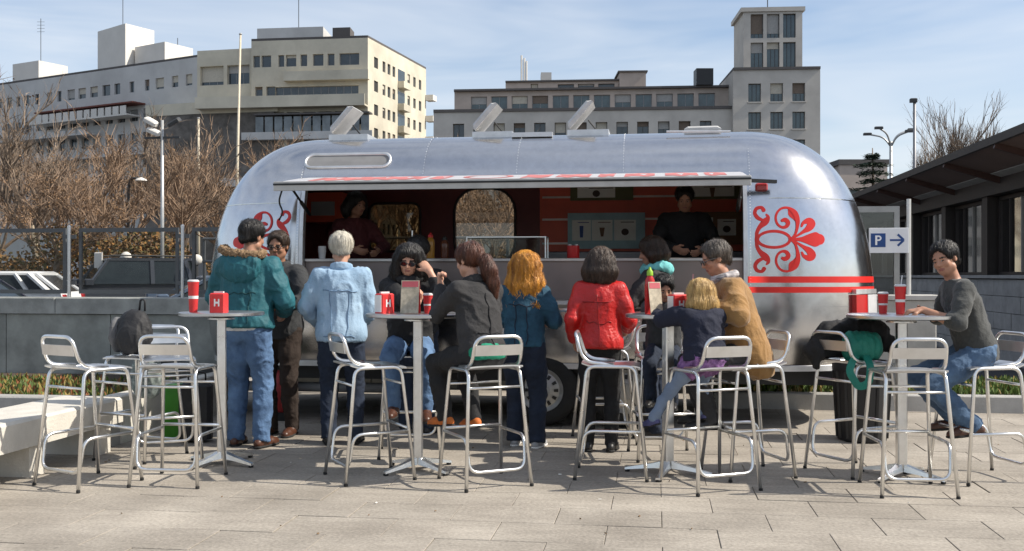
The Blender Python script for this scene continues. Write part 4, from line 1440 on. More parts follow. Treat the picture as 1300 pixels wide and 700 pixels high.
# ---------------------------------------------------------------- people: smooth surfaces grown around a posed skeleton
class Field:
    """blended solid sampled on a grid, then meshed"""

    def __init__(self, lo, hi, vox):
        self.lo = np.array(lo, np.float64)
        self.vox = vox
        self.n = np.maximum(4, np.ceil((np.array(hi) - self.lo) / vox).astype(int) + 1)
        self.F = np.full(tuple(self.n), 0.5, np.float32)

    def sub(self, lo, hi, m):
        i0 = np.clip(np.floor((np.array(lo) - m - self.lo) / self.vox).astype(int), 0, self.n)
        i1 = np.clip(np.ceil((np.array(hi) + m - self.lo) / self.vox).astype(int) + 1, 0, self.n)
        if np.any(i1 - i0 < 1):
            return None, None
        ax = [self.lo[k] + np.arange(i0[k], i1[k]) * self.vox for k in range(3)]
        X, Y, Z = np.meshgrid(*ax, indexing='ij', sparse=True)
        return tuple(slice(i0[k], i1[k]) for k in range(3)), (X, Y, Z)

    def put(self, sl, d, k, op='u'):
        a = self.F[sl]
        d = d.astype(np.float32)
        if op == 'u':
            if k > 0:
                h = np.maximum(k - np.abs(a - d), 0) / k
                self.F[sl] = np.minimum(a, d) - h * h * k * 0.25
            else:
                self.F[sl] = np.minimum(a, d)
        else:
            d = -d
            if k > 0:
                h = np.maximum(k - np.abs(a - d), 0) / k
                self.F[sl] = np.maximum(a, d) + h * h * k * 0.25
            else:
                self.F[sl] = np.maximum(a, d)

    def cone(self, a, b, ra, rb, k=0.03, op='u', cuts=(), flat=None):
        a, b = np.array(a, float), np.array(b, float)
        m = max(ra, rb) + k + 2 * self.vox
        sl, G = self.sub(np.minimum(a, b), np.maximum(a, b), m)
        if sl is None:
            return self
        ba = b - a
        L2 = max(1e-9, ba @ ba)
        P = [G[i] - a[i] for i in range(3)]
        h = np.clip((P[0] * ba[0] + P[1] * ba[1] + P[2] * ba[2]) / L2, 0, 1)
        Q = [P[i] - ba[i] * h for i in range(3)]
        if flat is not None:
            n, f = np.array(flat[0], float), flat[1]
            n /= np.linalg.norm(n)
            dn = (Q[0] * n[0] + Q[1] * n[1] + Q[2] * n[2]) * (1 / f - 1)
            Q = [Q[i] + n[i] * dn for i in range(3)]
        d = np.sqrt(Q[0] ** 2 + Q[1] ** 2 + Q[2] ** 2) - (ra + (rb - ra) * h)
        for p, n in cuts:
            p, n = np.array(p, float), np.array(n, float)
            n /= np.linalg.norm(n)
            d = np.maximum(d, (G[0] - p[0]) * n[0] + (G[1] - p[1]) * n[1] + (G[2] - p[2]) * n[2])
        self.put(sl, d, k, op)
        return self

    def chain(self, pts, rs, k=0.03, **kw):
        for i in range(len(pts) - 1):
            self.cone(pts[i], pts[i + 1], rs[i], rs[i + 1], k, **kw)
        return self

    def ell(self, c, r, k=0.03, R=None, op='u', cuts=()):
        c, r = np.array(c, float), np.array(r, float)
        m = max(r) + k + 2 * self.vox
        sl, G = self.sub(c, c, m)
        if sl is None:
            return self
        P = [G[i] - c[i] for i in range(3)]
        if R is not None:
            R = np.array(R)
            P = [P[0] * R[0, j] + P[1] * R[1, j] + P[2] * R[2, j] for j in range(3)]
        k0 = np.sqrt((P[0] / r[0]) ** 2 + (P[1] / r[1]) ** 2 + (P[2] / r[2]) ** 2)
        k1 = np.sqrt((P[0] / r[0] ** 2) ** 2 + (P[1] / r[1] ** 2) ** 2 + (P[2] / r[2] ** 2) ** 2)
        d = k0 * (k0 - 1) / np.maximum(k1, 1e-6)
        for p, n in cuts:
            p, n = np.array(p, float), np.array(n, float)
            n /= np.linalg.norm(n)
            d = np.maximum(d, (G[0] - p[0]) * n[0] + (G[1] - p[1]) * n[1] + (G[2] - p[2]) * n[2])
        self.put(sl, d, k, op)
        return self

    def cut(self, p, n, k=0.0):
        """remove everything on the side n points to"""
        p, n = np.array(p, float), np.array(n, float)
        n /= np.linalg.norm(n)
        ax = [self.lo[i] + np.arange(self.n[i]) * self.vox for i in range(3)]
        X, Y, Z = np.meshgrid(*ax, indexing='ij', sparse=True)
        d = ((X - p[0]) * n[0] + (Y - p[1]) * n[1] + (Z - p[2]) * n[2]).astype(np.float32)
        self.F = np.maximum(self.F, np.broadcast_to(d, self.F.shape))
        return self

    def mesh(self, wr=None, seed=0):
        F = self.F
        S = F < 0
        F = np.pad(F, 1, constant_values=0.5)
        S = F < 0
        o = self.lo - self.vox
        cnt = np.zeros(tuple(q - 1 for q in F.shape), np.int8)
        for dx in (0, 1):
            for dy in (0, 1):
                for dz in (0, 1):
                    cnt += S[dx:F.shape[0] - 1 + dx, dy:F.shape[1] - 1 + dy, dz:F.shape[2] - 1 + dz]
        mask = (cnt > 0) & (cnt < 8)
        idx = np.argwhere(mask)
        corner = {}
        for dx in (0, 1):
            for dy in (0, 1):
                for dz in (0, 1):
                    corner[(dx, dy, dz)] = F[idx[:, 0] + dx, idx[:, 1] + dy, idx[:, 2] + dz]
        acc = np.zeros((len(idx), 3))
        num = np.zeros(len(idx))
        for a in corner:
            for ax in range(3):
                if a[ax] == 0:
                    b = list(a)
                    b[ax] = 1
                    fa, fb = corner[a], corner[tuple(b)]
                    x = (fa < 0) != (fb < 0)
                    t = np.where(x, fa / np.where(x, fa - fb, 1), 0)
                    p = np.array(a, float)[None, :].repeat(len(idx), 0)
                    p[:, ax] += t
                    acc += p * x[:, None]
                    num += x
        V = o + (idx + acc / num[:, None]) * self.vox
        vid = np.full(mask.shape, -1, np.int32)
        vid[mask] = np.arange(len(idx), dtype=np.int32)
        quads = []
        for ax in range(3):
            A = [slice(None)] * 3
            B = [slice(None)] * 3
            A[ax] = slice(0, -1)
            B[ax] = slice(1, None)
            sa, sb = S[tuple(A)], S[tuple(B)]
            e = np.argwhere(sa != sb)
            u, w = [(1, 2), (2, 0), (0, 1)][ax]
            e = e[(e[:, u] > 0) & (e[:, w] > 0) & (e[:, u] < F.shape[u] - 1) & (e[:, w] < F.shape[w] - 1)]
            ins = sa[e[:, 0], e[:, 1], e[:, 2]]
            q = []
            for du, dw in ((-1, -1), (0, -1), (0, 0), (-1, 0)):
                c = e.copy()
                c[:, u] += du
                c[:, w] += dw
                q.append(vid[c[:, 0], c[:, 1], c[:, 2]])
            q = np.stack(q, 1)
            q[~ins] = q[~ins][:, ::-1]
            quads.append(q)
        Q = np.concatenate(quads)
        Q = Q[(Q >= 0).all(1)]
        if wr is not None:
            N = vert_normals(V, Q)
            V = V + N * wr(V, N)[:, None]
        return V, Q


def vert_normals(V, Q):
    n = np.cross(V[Q[:, 2]] - V[Q[:, 0]], V[Q[:, 3]] - V[Q[:, 1]])
    N = np.zeros_like(V)
    for k in range(4):
        np.add.at(N, Q[:, k], n)
    return N / np.maximum(np.linalg.norm(N, axis=1), 1e-9)[:, None]


def folds(amp=0.008, f=13.0, seed=0, aniso=(1, 1, 0.55), fine=0.22):
    """cloth creases: warped ridges"""
    def w(V, N):
        P = V * np.array(aniso) * f
        wv = np.stack([vnoise(P * 0.5 + 11.3, seed + 1), vnoise(P * 0.5 + 4.7, seed + 2), vnoise(P * 0.5 + 8.1, seed + 3)], 1)
        a = (1 - np.abs(vnoise(P + wv * 1.4, seed))) ** 3 * 1.7 - 0.7
        c = (1 - np.abs(vnoise(P * 1.9 + wv * 2.0 + 5.5, seed + 8))) ** 3 * 1.7 - 0.7
        b = vnoise(P * 3.1 + wv, seed + 5)
        return amp * 0.8 * (a * 0.75 + c * 0.40 + b * fine)
    return w


def strands(amp=0.006, f=60.0, seed=0, axis=(1, 1, 0.12)):
    def w(V, N):
        P = V * np.array(axis) * f
        wv = vnoise(V * 9, seed + 7)
        P = P + wv[:, None] * 1.6
        return amp * (vnoise(P, seed) + 0.5 * vnoise(P * 2.1, seed + 3)) + amp * 1.2 * vnoise(V * 14, seed + 9)
    return w


def add_strands(V, Q, HB, W, h, seed):
    """thin locks traced down the hair's surface"""
    from mathutils import kdtree
    r = random.Random(seed)
    N = vert_normals(V, Q)
    kd = kdtree.KDTree(len(V))
    for i, v in enumerate(V):
        kd.insert(v, i)
    kd.balance()
    short = h['style'] == 'short'
    n, steps, st = (1300, 4, 0.012) if short else (1500, 7, 0.022)
    crown = Vector(W((0, -0.02, 0.14)))
    wav = h.get('wave', 0.25)
    nv, nq = [], []
    base = len(V)
    for k in range(n):
        i = r.randrange(len(V))
        p = Vector(V[i])
        nrm = Vector(N[i])
        ph, fr = r.uniform(0, 6.28), r.uniform(0.5, 1.1)
        wd = r.uniform(0.0007, 0.0022) * h.get('sw', 1.0)
        lift = r.uniform(0.0005, 0.004) if r.random() < 0.85 else r.uniform(0.004, 0.013)
        side0 = None
        rings = []
        m = steps + r.randint(-2, 2)
        for s_ in range(m + 1):
            d = (p - crown).normalized() * (0.8 if short else 0.35) + Vector((0, 0, -0.6 if short else -1.0))
            d = d - nrm * d.dot(nrm)
            if d.length < 1e-4:
                d = Vector((0, 0, -1))
            d.normalize()
            side = d.cross(nrm)
            if side.length < 1e-4:
                break
            side.normalize()
            w = wd * (1 - 0.85 * s_ / m)
            c = p + nrm * (lift + 0.002 * s_ / m)
            rings.append((c - side * w, c + nrm * w * 0.9, c + side * w))
            q = p + (d + side * wav * math.sin(ph + fr * s_)) * st
            co, ix, ds = kd.find(q)
            nn = Vector(N[ix])
            if ds > st * 1.2:
                p = q
            else:
                p = q - nn * ((q - co).dot(nn))
                nrm = nn
        for j in range(len(rings) - 1):
            b0 = base + len(nv) + j * 3
            nq.append((b0, b0 + 1, b0 + 4, b0 + 3))
            nq.append((b0 + 1, b0 + 2, b0 + 5, b0 + 4))
        for g_ in rings:
            nv += g_
    if not nq:
        return V, Q
    return np.concatenate([V, np.array([tuple(v) for v in nv])]), np.concatenate([Q, np.array(nq, np.int32)])


def npv(*a):
    return np.array(a, float)


def rotz(a):
    c, s = math.cos(a), math.sin(a)
    return np.array([[c, -s, 0], [s, c, 0], [0, 0, 1]])


def rotx(a):
    c, s = math.cos(a), math.sin(a)
    return np.array([[1, 0, 0], [0, c, -s], [0, s, c]])


def roty(a):
    c, s = math.cos(a), math.sin(a)
    return np.array([[c, 0, s], [0, 1, 0], [-s, 0, c]])


def ik(a, t, l1, l2, pole):
    """middle joint of a two-bone chain from a towards t, bending to pole; returns joint, end"""
    d = t - a
    L = np.linalg.norm(d)
    mx = (l1 + l2) * 0.995
    if L > mx:
        t = a + d / L * mx
        d = t - a
        L = mx
    u = d / L
    x = (l1 * l1 - l2 * l2 + L * L) / (2 * L)
    h = math.sqrt(max(0, l1 * l1 - x * x))
    p = pole - u * (pole @ u)
    p = p / max(1e-6, np.linalg.norm(p))
    return a + u * x + p * h, t


SKIN = lambda tone: mat('skin_%s' % tone, {'fair': (0.50, 0.27, 0.18), 'mid': (0.40, 0.20, 0.125), 'tan': (0.33, 0.16, 0.095)}[tone], 0.5, var=0.08, scale=18, sheen=0.05)


def cloth(name, rgb, rough=0.85, var=0.16, scale=7.0, bump=0.25, bscale=70.0, **kw):
    return mat(name, rgb, rough, var=var, scale=scale, bump=bump, bscale=bscale, **kw)


def unit(v):
    return v / max(1e-9, np.linalg.norm(v))


def person(label, lat, dep, phi, H=1.72, pelvis=None, lean=0.05, side=0.0, twist=0.0, head=(0, 0, 0), arms=None, legs=None, sit=None,
           tone='fair', build=1.0, hair=None, top=None, pants=None, shoes=None, face=True, glasses=None, skirt=None, extra=None,
           hands='relaxed', group='people around the food trailer', vox=0.0085, base_z=0.0, cat='person'):
    """phi: facing, degrees to the right of straight-away-from-camera. Local axes: x to the person's right, y ahead, z up."""
    s = H / 1.75
    root = thing('person', label, cat, cw(lat, dep, base_z), YAW - math.radians(phi), group)
    if pelvis is None:
        pelvis = (0, 0, 0.93 * s) if sit is None else (0, 0, sit + 0.095 * s)
    P = npv(*pelvis)
    B = rotz(-twist) @ rotx(-lean) @ roty(side)       # torso frame
    up, fw, rt = B[:, 2], B[:, 1], B[:, 0]
    bw = build
    chest = P + up * 0.34 * s
    belly = P + up * 0.14 * s
    nb = P + up * 0.515 * s + fw * 0.005
    sh = {+1: P + up * 0.455 * s + rt * 0.168 * s * bw, -1: P + up * 0.455 * s - rt * 0.168 * s * bw}
    HB = B @ rotz(-head[0]) @ rotx(-head[1]) @ roty(head[2])
    hu, hf, hr = HB[:, 2], HB[:, 1], HB[:, 0]
    hc = nb + up * 0.055 * s + hu * 0.115 * s + hf * 0.015 * s
    hs = s if H > 1.4 else s * 1.16
    hip = {+1: P + npv(0.088 * s, 0, -0.03 * s), -1: P + npv(-0.088 * s, 0, -0.03 * s)}
    U, Lr = 0.285 * s, 0.255 * s
    T, C = 0.425 * s, 0.41 * s
    arms = arms or {}
    el, wri, fdir = {}, {}, {}
    for k in (1, -1):
        a = arms.get(k, {})
        tgt = npv(*a['to']) if 'to' in a else sh[k] + npv(0.06 * k, 0.06, -0.51 * s)
        pole = npv(*a.get('pole', (0.35 * k, -1, -0.2)))
        el[k], wri[k] = ik(sh[k], tgt, U, Lr, pole)
        fdir[k] = unit(npv(*a['dir'])) if 'dir' in a else unit(unit(wri[k] - el[k]) + npv(0, 0.0, -0.15))
    kn, an = {}, {}
    legs = legs or {}
    for k in (1, -1):
        a = legs.get(k, {})
        tgt = npv(*a['to']) if 'to' in a else npv(0.10 * k * s, 0.0, 0.075 * s)
        kn[k], an[k] = ik(hip[k], tgt, T, C, npv(*a.get('pole', (0.12 * k, 1, 0))))
    pts = [P, chest, nb, hc + hu * 0.16 * s, hc - hu * .1] + [q[k] for q in (sh, el, wri, kn, an, hip) for k in (1, -1)] + [wri[k] + fdir[k] * 0.2 for k in (1, -1)]
    A = np.array(pts)
    lo, hi = A.min(0) - 0.20, A.max(0) + 0.20

    # ---- body, one surface
    f = Field(lo, hi, vox)
    f.ell(P + up * 0.02, npv(0.145 * bw, 0.10, 0.13) * s, 0.05, B)
    f.ell(belly, npv(0.125 * bw, 0.09, 0.16) * s, 0.05, B)
    f.ell(chest, npv(0.145 * bw, 0.095, 0.17) * s, 0.05, B)
    f.cone(sh[1], sh[-1], 0.045 * s, 0.045 * s, 0.05)
    f.cone(nb - up * 0.03, hc - hu * 0.06 * s, 0.054 * s * bw ** .5, 0.050 * s, 0.03)
    # head
    E = lambda c, r, k=0.02, op='u', R=HB: f.ell(hc + HB @ (npv(*c) * hs), npv(*r) * hs, k, R, op)
    K = lambda a, b, ra, rb, k=0.01, op='u': f.cone(hc + HB @ (npv(*a) * hs), hc + HB @ (npv(*b) * hs), ra * hs, rb * hs, k, op)
    E((0, -0.012, 0.035), (0.074, 0.092, 0.086))
    E((0, 0.030, -0.025), (0.060, 0.062, 0.085), 0.03)
    E((0, 0.052, -0.082), (0.030, 0.026, 0.024), 0.03)            # chin
    K((-0.046, 0.02, -0.065), (0, 0.055, -0.082), 0.026, 0.024, 0.02)
    K((0.046, 0.02, -0.065), (0, 0.055, -0.082), 0.026, 0.024, 0.02)
    K((-0.035, 0.074, 0.022), (0.035, 0.074, 0.022), 0.013, 0.013, 0.015)   # brow
    for k in (-1, 1):
        E((0.031 * k, 0.096, 0.002), (0.017, 0.014, 0.011), 0.012, 's')     # eye sockets
        E((0.031 * k, 0.076, 0.000), (0.0125, 0.0125, 0.0125), 0.004)
        E((0.040 * k, 0.066, -0.028), (0.020, 0.018, 0.018), 0.02)          # cheeks
        E((0.076 * k, -0.004, -0.006), (0.010, 0.020, 0.032), 0.006, 'u', HB @ rotx(0.2))
    K((0, 0.090, 0.012), (0, 0.108, -0.026), 0.008, 0.012, 0.010)
    K((-0.009, 0.096, -0.030), (0.009, 0.096, -0.030), 0.009, 0.009, 0.008)
    K((-0.016, 0.089, -0.054), (0.016, 0.089, -0.054), 0.0065, 0.0065, 0.006)
    K((-0.013, 0.088, -0.065), (0.013, 0.088, -0.065), 0.0075, 0.0075, 0.006)
    # limbs
    lk = 0.86 if pants else 1.0
    for k in (1, -1):
        f.chain([sh[k], sh[k] * .5 + el[k] * .5, el[k]], [0.050 * s, 0.044 * s, 0.036 * s], 0.03)
        f.chain([el[k], el[k] * .7 + wri[k] * .3, wri[k]], [0.036 * s, 0.038 * s, 0.025 * s], 0.02)
        f.chain([hip[k], hip[k] * .5 + kn[k] * .5, kn[k]], [0.076 * s * bw ** .5 * lk, 0.066 * s * lk, 0.049 * s * lk], 0.03)
        cf = kn[k] * .7 + an[k] * .3 + unit(npv(*np.cross(unit(an[k] - kn[k]), npv(1, 0, 0)))) * 0.012
        f.chain([kn[k], cf, an[k]], [0.049 * s * lk, 0.050 * s * lk, 0.034 * s * lk], 0.015)
        # hand
        d = fdir[k]
        a = arms.get(k, {})
        pn = npv(*a['palm']) if 'palm' in a else npv(-k, 0, 0)
        pn = unit(pn - d * (pn @ d))
        wdt = np.cross(d, pn)                  # across the knuckles
        thumb_s = a.get('thumb', None)
        if thumb_s is None:
            thumb_s = 1 if (wdt @ npv(0, 1, 0.4)) > 0 else -1
        wdt = wdt * thumb_s                    # points to the thumb side
        hsz = s if H > 1.4 else s * 1.05
        w0 = wri[k]
        f.cone(w0, w0 + d * 0.03 * hsz, 0.026 * hsz, 0.030 * hsz, 0.015, flat=(pn, 0.75))
        f.cone(w0 + d * 0.025 * hsz, w0 + d * 0.075 * hsz, 0.036 * hsz, 0.040 * hsz, 0.015, flat=(pn, 0.42))
        curl = a.get('curl', 0.45)
        for i, (off, ln) in enumerate(((0.030, 0.072), (0.010, 0.080), (-0.010, 0.075), (-0.029, 0.060))):
            p0 = w0 + d * (0.088 - abs(i - 1) * 0.004) * hsz + wdt * off * hsz
            ang = 0.0
            pp = p0
            r0 = 0.0095 * hsz
            for j, sg in enumerate((0.42, 0.32, 0.26)):
                ang += curl * (0.8, 1.0, 0.8)[j]
                q = pp + (d * math.cos(ang) + pn * math.sin(ang) + wdt * off * 0.8) * ln * sg * hsz
                f.cone(pp, q, max(r0, vox * 1.02), max(r0 * 0.92, vox), 0.006)
                pp, r0 = q, r0 * 0.92
        t0 = w0 + d * 0.03 * hsz + wdt * 0.026 * hsz
        t1 = t0 + unit(d * 0.75 + wdt * 0.65 + pn * 0.35) * 0.042 * hsz
        t2 = t1 + unit(d * 0.95 + wdt * 0.15 + pn * 0.45) * 0.032 * hsz
        f.chain([t0, t1, t2], [0.0145 * hsz, 0.0115 * hsz, 0.0095 * hsz], 0.008)
    V, Q = f.mesh()
    me = mesh_np('body', V, Q)
    lipm = mat('lips_' + tone, (0.30, 0.115, 0.09), 0.45)
    eyem = mat('eye_dark', (0.03, 0.02, 0.018), 0.2)
    whm = mat('eye_white', (0.34, 0.29, 0.26), 0.3)
    haircol = hair['mat'] if hair else None
    body = link('body', me, [SKIN(tone), lipm, eyem, whm, haircol or eyem], root, True)
    if face:
        ctr = (V[Q].mean(1) - hc) @ HB / hs
        mi = np.zeros(len(Q), np.int32)
        x, y, z = np.abs(ctr[:, 0]), ctr[:, 1], ctr[:, 2]
        mi[(x < 0.022) & (y > 0.083) & (np.abs(z + 0.060) < 0.0095)] = 1
        ey = (y > 0.06) & (np.abs(x - 0.031) < 0.0115) & (np.abs(z - 0.000) < 0.0058)
        mi[ey] = 3
        mi[ey & (np.abs(x - 0.031) < 0.0075)] = 2
        mi[(y > 0.055) & (np.abs(x - 0.032) < 0.019) & (np.abs(z - 0.0215 + 0.1 * np.maximum(0, x - .038)) < 0.0045)] = 4
        me.polygons.foreach_set('material_index', mi)
    J = dict(P=P, up=up, fw=fw, rt=rt, B=B, chest=chest, nb=nb, sh=sh, el=el, wri=wri, kn=kn, an=an, hip=hip, hc=hc, HB=HB, hs=hs, s=s, root=root, lo=lo, hi=hi, body=body, fdir=fdir)

    # ---- trousers
    if pants:
        f = Field(lo, hi, 0.0115)
        t = pants.get('t', 0.016)
        f.ell(P + up * 0.0, npv(0.155 * bw, 0.112, 0.125) * s + t * .5, 0.05, B)
        for k in (1, -1):
            end = pants.get('end', 1.0)
            e = kn[k] + (an[k] - kn[k]) * end
            d = unit(an[k] - kn[k])
            fl = pants.get('flare', 0.0)
            f.chain([hip[k], hip[k] * .5 + kn[k] * .5, kn[k]], [(0.088 * bw ** .5) * s + t, 0.074 * s + t, 0.056 * s + t], 0.035)
            f.chain([kn[k], kn[k] * .6 + e * .4, e + d * 0.05], [0.056 * s + t, 0.055 * s + t * .9, 0.042 * s + t + fl], 0.02, cuts=[(e + d * 0.03 * s, d)])
        f.cut(P + up * pants.get('rise', 0.11) * s, up)
        V, Q = f.mesh(folds(pants.get('fold', 0.008), 11, 3 + int(lat * 10) % 50, (1, 1, 1.3)))
        link('trousers', mesh_np('trousers', V, Q), pants['mat'], root, True)
    # ---- skirt
    if skirt:
        f = Field(lo, hi, 0.0115)
        f.ell(P, npv(0.165 * bw, 0.13, 0.12) * s + .02, 0.05, B)
        for k in (1, -1):
            f.cone(hip[k], hip[k] + (kn[k] - hip[k]) * skirt.get('len', 0.6), 0.11 * s, 0.12 * s, 0.08, cuts=[(hip[k] + (kn[k] - hip[k]) * skirt.get('len', 0.6), kn[k] - hip[k])])
        f.cut(P + up * 0.11 * s, up)
        V, Q = f.mesh(folds(0.014, 16, 9, (1.4, 1.4, 0.5)))
        link('skirt', mesh_np('skirt', V, Q), skirt['mat'], root, True)
    # ---- shoes
    if shoes:
        for k in (1, -1):
            a = legs.get(k, {})
            fd = npv(*a['foot']) if 'foot' in a else npv(0.15 * k, 1, 0)
            fd = unit(fd)
            sd = unit(np.cross(fd, npv(0, 0, 1)))
            upf = np.cross(sd, fd)
            z0 = an[k] - upf * 0.075 * s
            lo2, hi2 = an[k] - 0.30 * s, an[k] + 0.30 * s
            f = Field(lo2, hi2, 0.0085)
            heel, ball, toe = z0 - fd * 0.045 * s + upf * 0.035 * s, z0 + fd * 0.11 * s + upf * 0.028 * s, z0 + fd * 0.17 * s + upf * 0.024 * s
            f.cone(heel, ball, 0.036 * s, 0.042 * s, 0.02, flat=(sd, 0.95))
            f.cone(ball, toe, 0.042 * s, 0.034 * s, 0.02)
            f.cone(an[k] - upf * 0.01, z0 + fd * 0.02 + upf * 0.05 * s, 0.044 * s, 0.045 * s, 0.03)
            if shoes.get('boot'):
                f.cone(an[k], an[k] + (kn[k] - an[k]) * shoes['boot'], 0.046 * s, 0.052 * s, 0.02)
            f.cut(z0 + upf * 0.002, -upf)
            if not shoes.get('boot'):
                f.cut(an[k] + upf * 0.03 * s, upf)
            V, Q = f.mesh()
            so = link('shoe', mesh_np('shoe', V, Q), shoes['mat'], root, True)
            f = Field(lo2, hi2, 0.0085)
            f.cone(heel - upf * .02, ball - upf * .015, 0.040 * s, 0.046 * s, 0.02)
            f.cone(ball - upf * .015, toe - upf * .012, 0.046 * s, 0.038 * s, 0.02)
            f.cut(z0 + upf * 0.0005, -upf)
            f.cut(z0 + upf * 0.020 * s, upf)
            V, Q = f.mesh()
            link('sole', mesh_np('sole', V, Q), shoes.get('sole') or M_RUBBER, so, True)
    # ---- jacket / sweater
    if top:
        t = top.get('t', 0.022)
        f = Field(lo - 0.03, hi + 0.03, 0.0115)
        f.ell(chest, npv(0.155 * bw, 0.105, 0.175) * s + t, 0.05, B)
        f.ell(belly, npv(0.146 * bw, 0.105, 0.16) * s + t, 0.06, B)
        f.cone(chest, P, 0.142 * s * bw + t, 0.146 * s * bw + t, 0.05, flat=(fw, 0.70))
        for k in (1, -1):
            f.cone(nb - up * 0.035 * s, sh[k] - up * 0.015 * s, 0.040 * s + t, 0.034 * s + t, 0.06)
        hem = top.get('hem', 0.05) * s
        fl = top.get('flare', 0.0)
        f.ell(P - up * 0.02, npv(0.155 * bw + fl, 0.118 + fl * .8, 0.15) * s + t, 0.06, B)
        if hem > 0.12:
            if sit is None:
                f.cone(P - up * 0.02, P - up * hem, 0.125 * s + t + fl, 0.13 * s + t + fl * 1.4, 0.06, flat=(fw, 0.78))
                f.ell(P - up * hem * .8, npv(0.165 * bw + fl * 1.3, 0.125 + fl, 0.12) * s + t, 0.05, B)
            else:      # coat tails hang over the stool
                f.ell(P - up * hem * .4 - fw * 0.045, npv(0.155 + fl, 0.095 + fl, hem * .9), 0.05, B)
        sl = top.get('sleeve', 1.0)
        ts = top.get('ts', t * 0.8)
        for k in (1, -1):
            e = el[k] + (wri[k] - el[k]) * sl
            d = unit(wri[k] - el[k])
            f.chain([sh[k], sh[k] * .5 + el[k] * .5, el[k]], [0.050 * s + ts, 0.045 * s + ts, 0.040 * s + ts], 0.045)
            f.chain([el[k], el[k] * .6 + e * .4, e + d * .03], [0.040 * s + ts, 0.038 * s + ts, 0.030 * s + ts], 0.025, cuts=[(e, d)])
        f.cut(P - up * hem, -up)
        f.cut(nb + up * top.get('neck', 0.012) * s, up * 0.9 + fw * -0.25)
        V, Q = f.mesh(folds(top.get('fold', 0.010), top.get('ff', 10), 17 + int(dep * 10) % 60, top.get('fa', (1, 1, 1.2))))
        V_top = V
        tm = link(top.get('name', 'jacket'), mesh_np('jacket', V, Q), top['mat'], root, True)
        if top.get('collar'):
            f = Field(nb - 0.2, nb + 0.2, 0.0085)
            n_ = 16
            ring = [nb + up * (0.022 + 0.012 * -math.sin(2 * PI * i / n_)) * s + (rt * math.cos(2 * PI * i / n_) * 0.072 + fw * math.sin(2 * PI * i / n_) * 0.066 + fw * .004) * s for i in range(n_ + 1)]
            for i in range(n_):
                f.cone(ring[i], ring[i + 1], top['collar'] * s, top['collar'] * s, 0.012)
                f.cone(ring[i] - up * .03, ring[i + 1] - up * .03, top['collar'] * s * 1.1, top['collar'] * s * 1.1, 0.02)
            V, Q = f.mesh(folds(0.004, 25, 5))
            link('collar', mesh_np('collar', V, Q), top.get('collar_mat', top['mat']), tm, True)
        J['top'] = tm
        for line in top.get('seams', ()):
            pts_ = []
            rel = V_top - P
            xx, uu, ff_ = rel @ rt, rel @ up, rel @ fw
            for (x_, u_) in line:
                ok = (np.abs(xx - x_ * s) < 0.016) & (np.abs(uu - u_ * s) < 0.016)
                if ok.any():
                    ii = np.where(ok)[0]
                    pts_.append(Vector(V_top[ii[np.argmin(ff_[ii])]]) - Vector(fw) * 0.001)
            if len(pts_) > 2:
                MB().tube(smooth_path(pts_, 0.03, 2), top.get('seam_r', 0.0045), 5).build('seam', top.get('seam_mat', top['mat']), tm, smooth=True)
    # ---- hair
    if hair:
        f = Field(hc - npv(0.22, 0.25, 0.5), hc + npv(0.22, 0.22, 0.22), hair.get('vox', 0.0085))
        h = hair
        t = h.get('t', 0.014)
        W = lambda c: hc + HB @ (npv(*c) * hs)
        f.ell(W((0, -0.014, 0.038)), (npv(0.078, 0.096, 0.088) + t) * hs, 0.0, HB)
        # clear the face
        f.ell(W((0, 0.115, -0.035 + h.get('line', 0.025 if h['style'] == 'short' else 0.0))), npv(0.075, 0.085, 0.098) * hs, 0.02, HB, 's')
        st_ = h['style']
        if st_ == 'short':
            f.cut(W((0, -0.03, -0.055)), HB @ npv(0, -0.15, -1))
            for k in (-1, 1):
                f.ell(W((0.085 * k, 0.035, -0.035)), npv(0.03, 0.045, 0.045) * hs, 0.01, HB, 's')
            f.ell(W((0, -0.080, -0.030)), npv(0.055, 0.026, 0.040) * hs, 0.02, HB)
            f.cut(W((0, 0, -0.078)), HB @ npv(0, 0, -1))
        if st_ in ('long', 'bob', 'curly'):
            ln = h.get('len', 0.25)
            wd = h.get('wid', 0.085)
            for (x_, y_) in ((-wd, -0.02), (-wd * .75, -0.06), (-wd * .3, -0.085), (wd * .3, -0.085), (wd * .75, -0.06), (wd, -0.02)):
                dv = npv(x_ * h.get('spread', 0.35), -0.02, -ln)
                m_ = W((x_, y_, 0.0))
                e_ = m_ + HB @ (npv(dv[0], dv[1], 0) * hs) + npv(0, 0, dv[2]) * hs * 0.8 + up * 0 + HB @ npv(0, 0, dv[2] * .2 * hs)
                f.chain([W((x_ * .8, y_ * .8, 0.06)), m_, (m_ + e_) / 2 + HB @ npv(x_ * .15, -.01, 0), e_], [0.04 * hs, 0.042 * hs, 0.044 * hs, h.get('tip', 0.028) * hs], 0.03)
            if h.get('front'):
                for k in (-1, 1):
                    f.chain([W((0.05 * k, 0.055, 0.08)), W((0.080 * k, 0.05, 0.01)), W((0.085 * k, 0.045, -0.10)), W((0.08 * k, 0.05, -0.10 - h['front']))], [0.02 * hs, 0.022 * hs, 0.026 * hs, 0.02 * hs], 0.02)
            f.ell(W((0, 0.135, -0.045 + h.get('line', 0.0))), npv(0.060, 0.10, 0.085) * hs, 0.015, HB, 's')
        if st_ == 'pony':
            f.cut(W((0, -0.03, -0.065)), HB @ npv(0, -0.1, -1))
            a0 = W((0.01, -0.095, -0.015))
            pts_ = [a0, a0 + HB @ npv(0.01, -0.035, -0.02), a0 + HB @ npv(0.025, -0.045, -0.09), a0 + HB @ npv(0.045, -0.04, -0.18), a0 + HB @ npv(0.055, -0.03, -0.27)]
            f.chain(pts_, [0.030, 0.040, 0.048, 0.040, 0.016], 0.02)
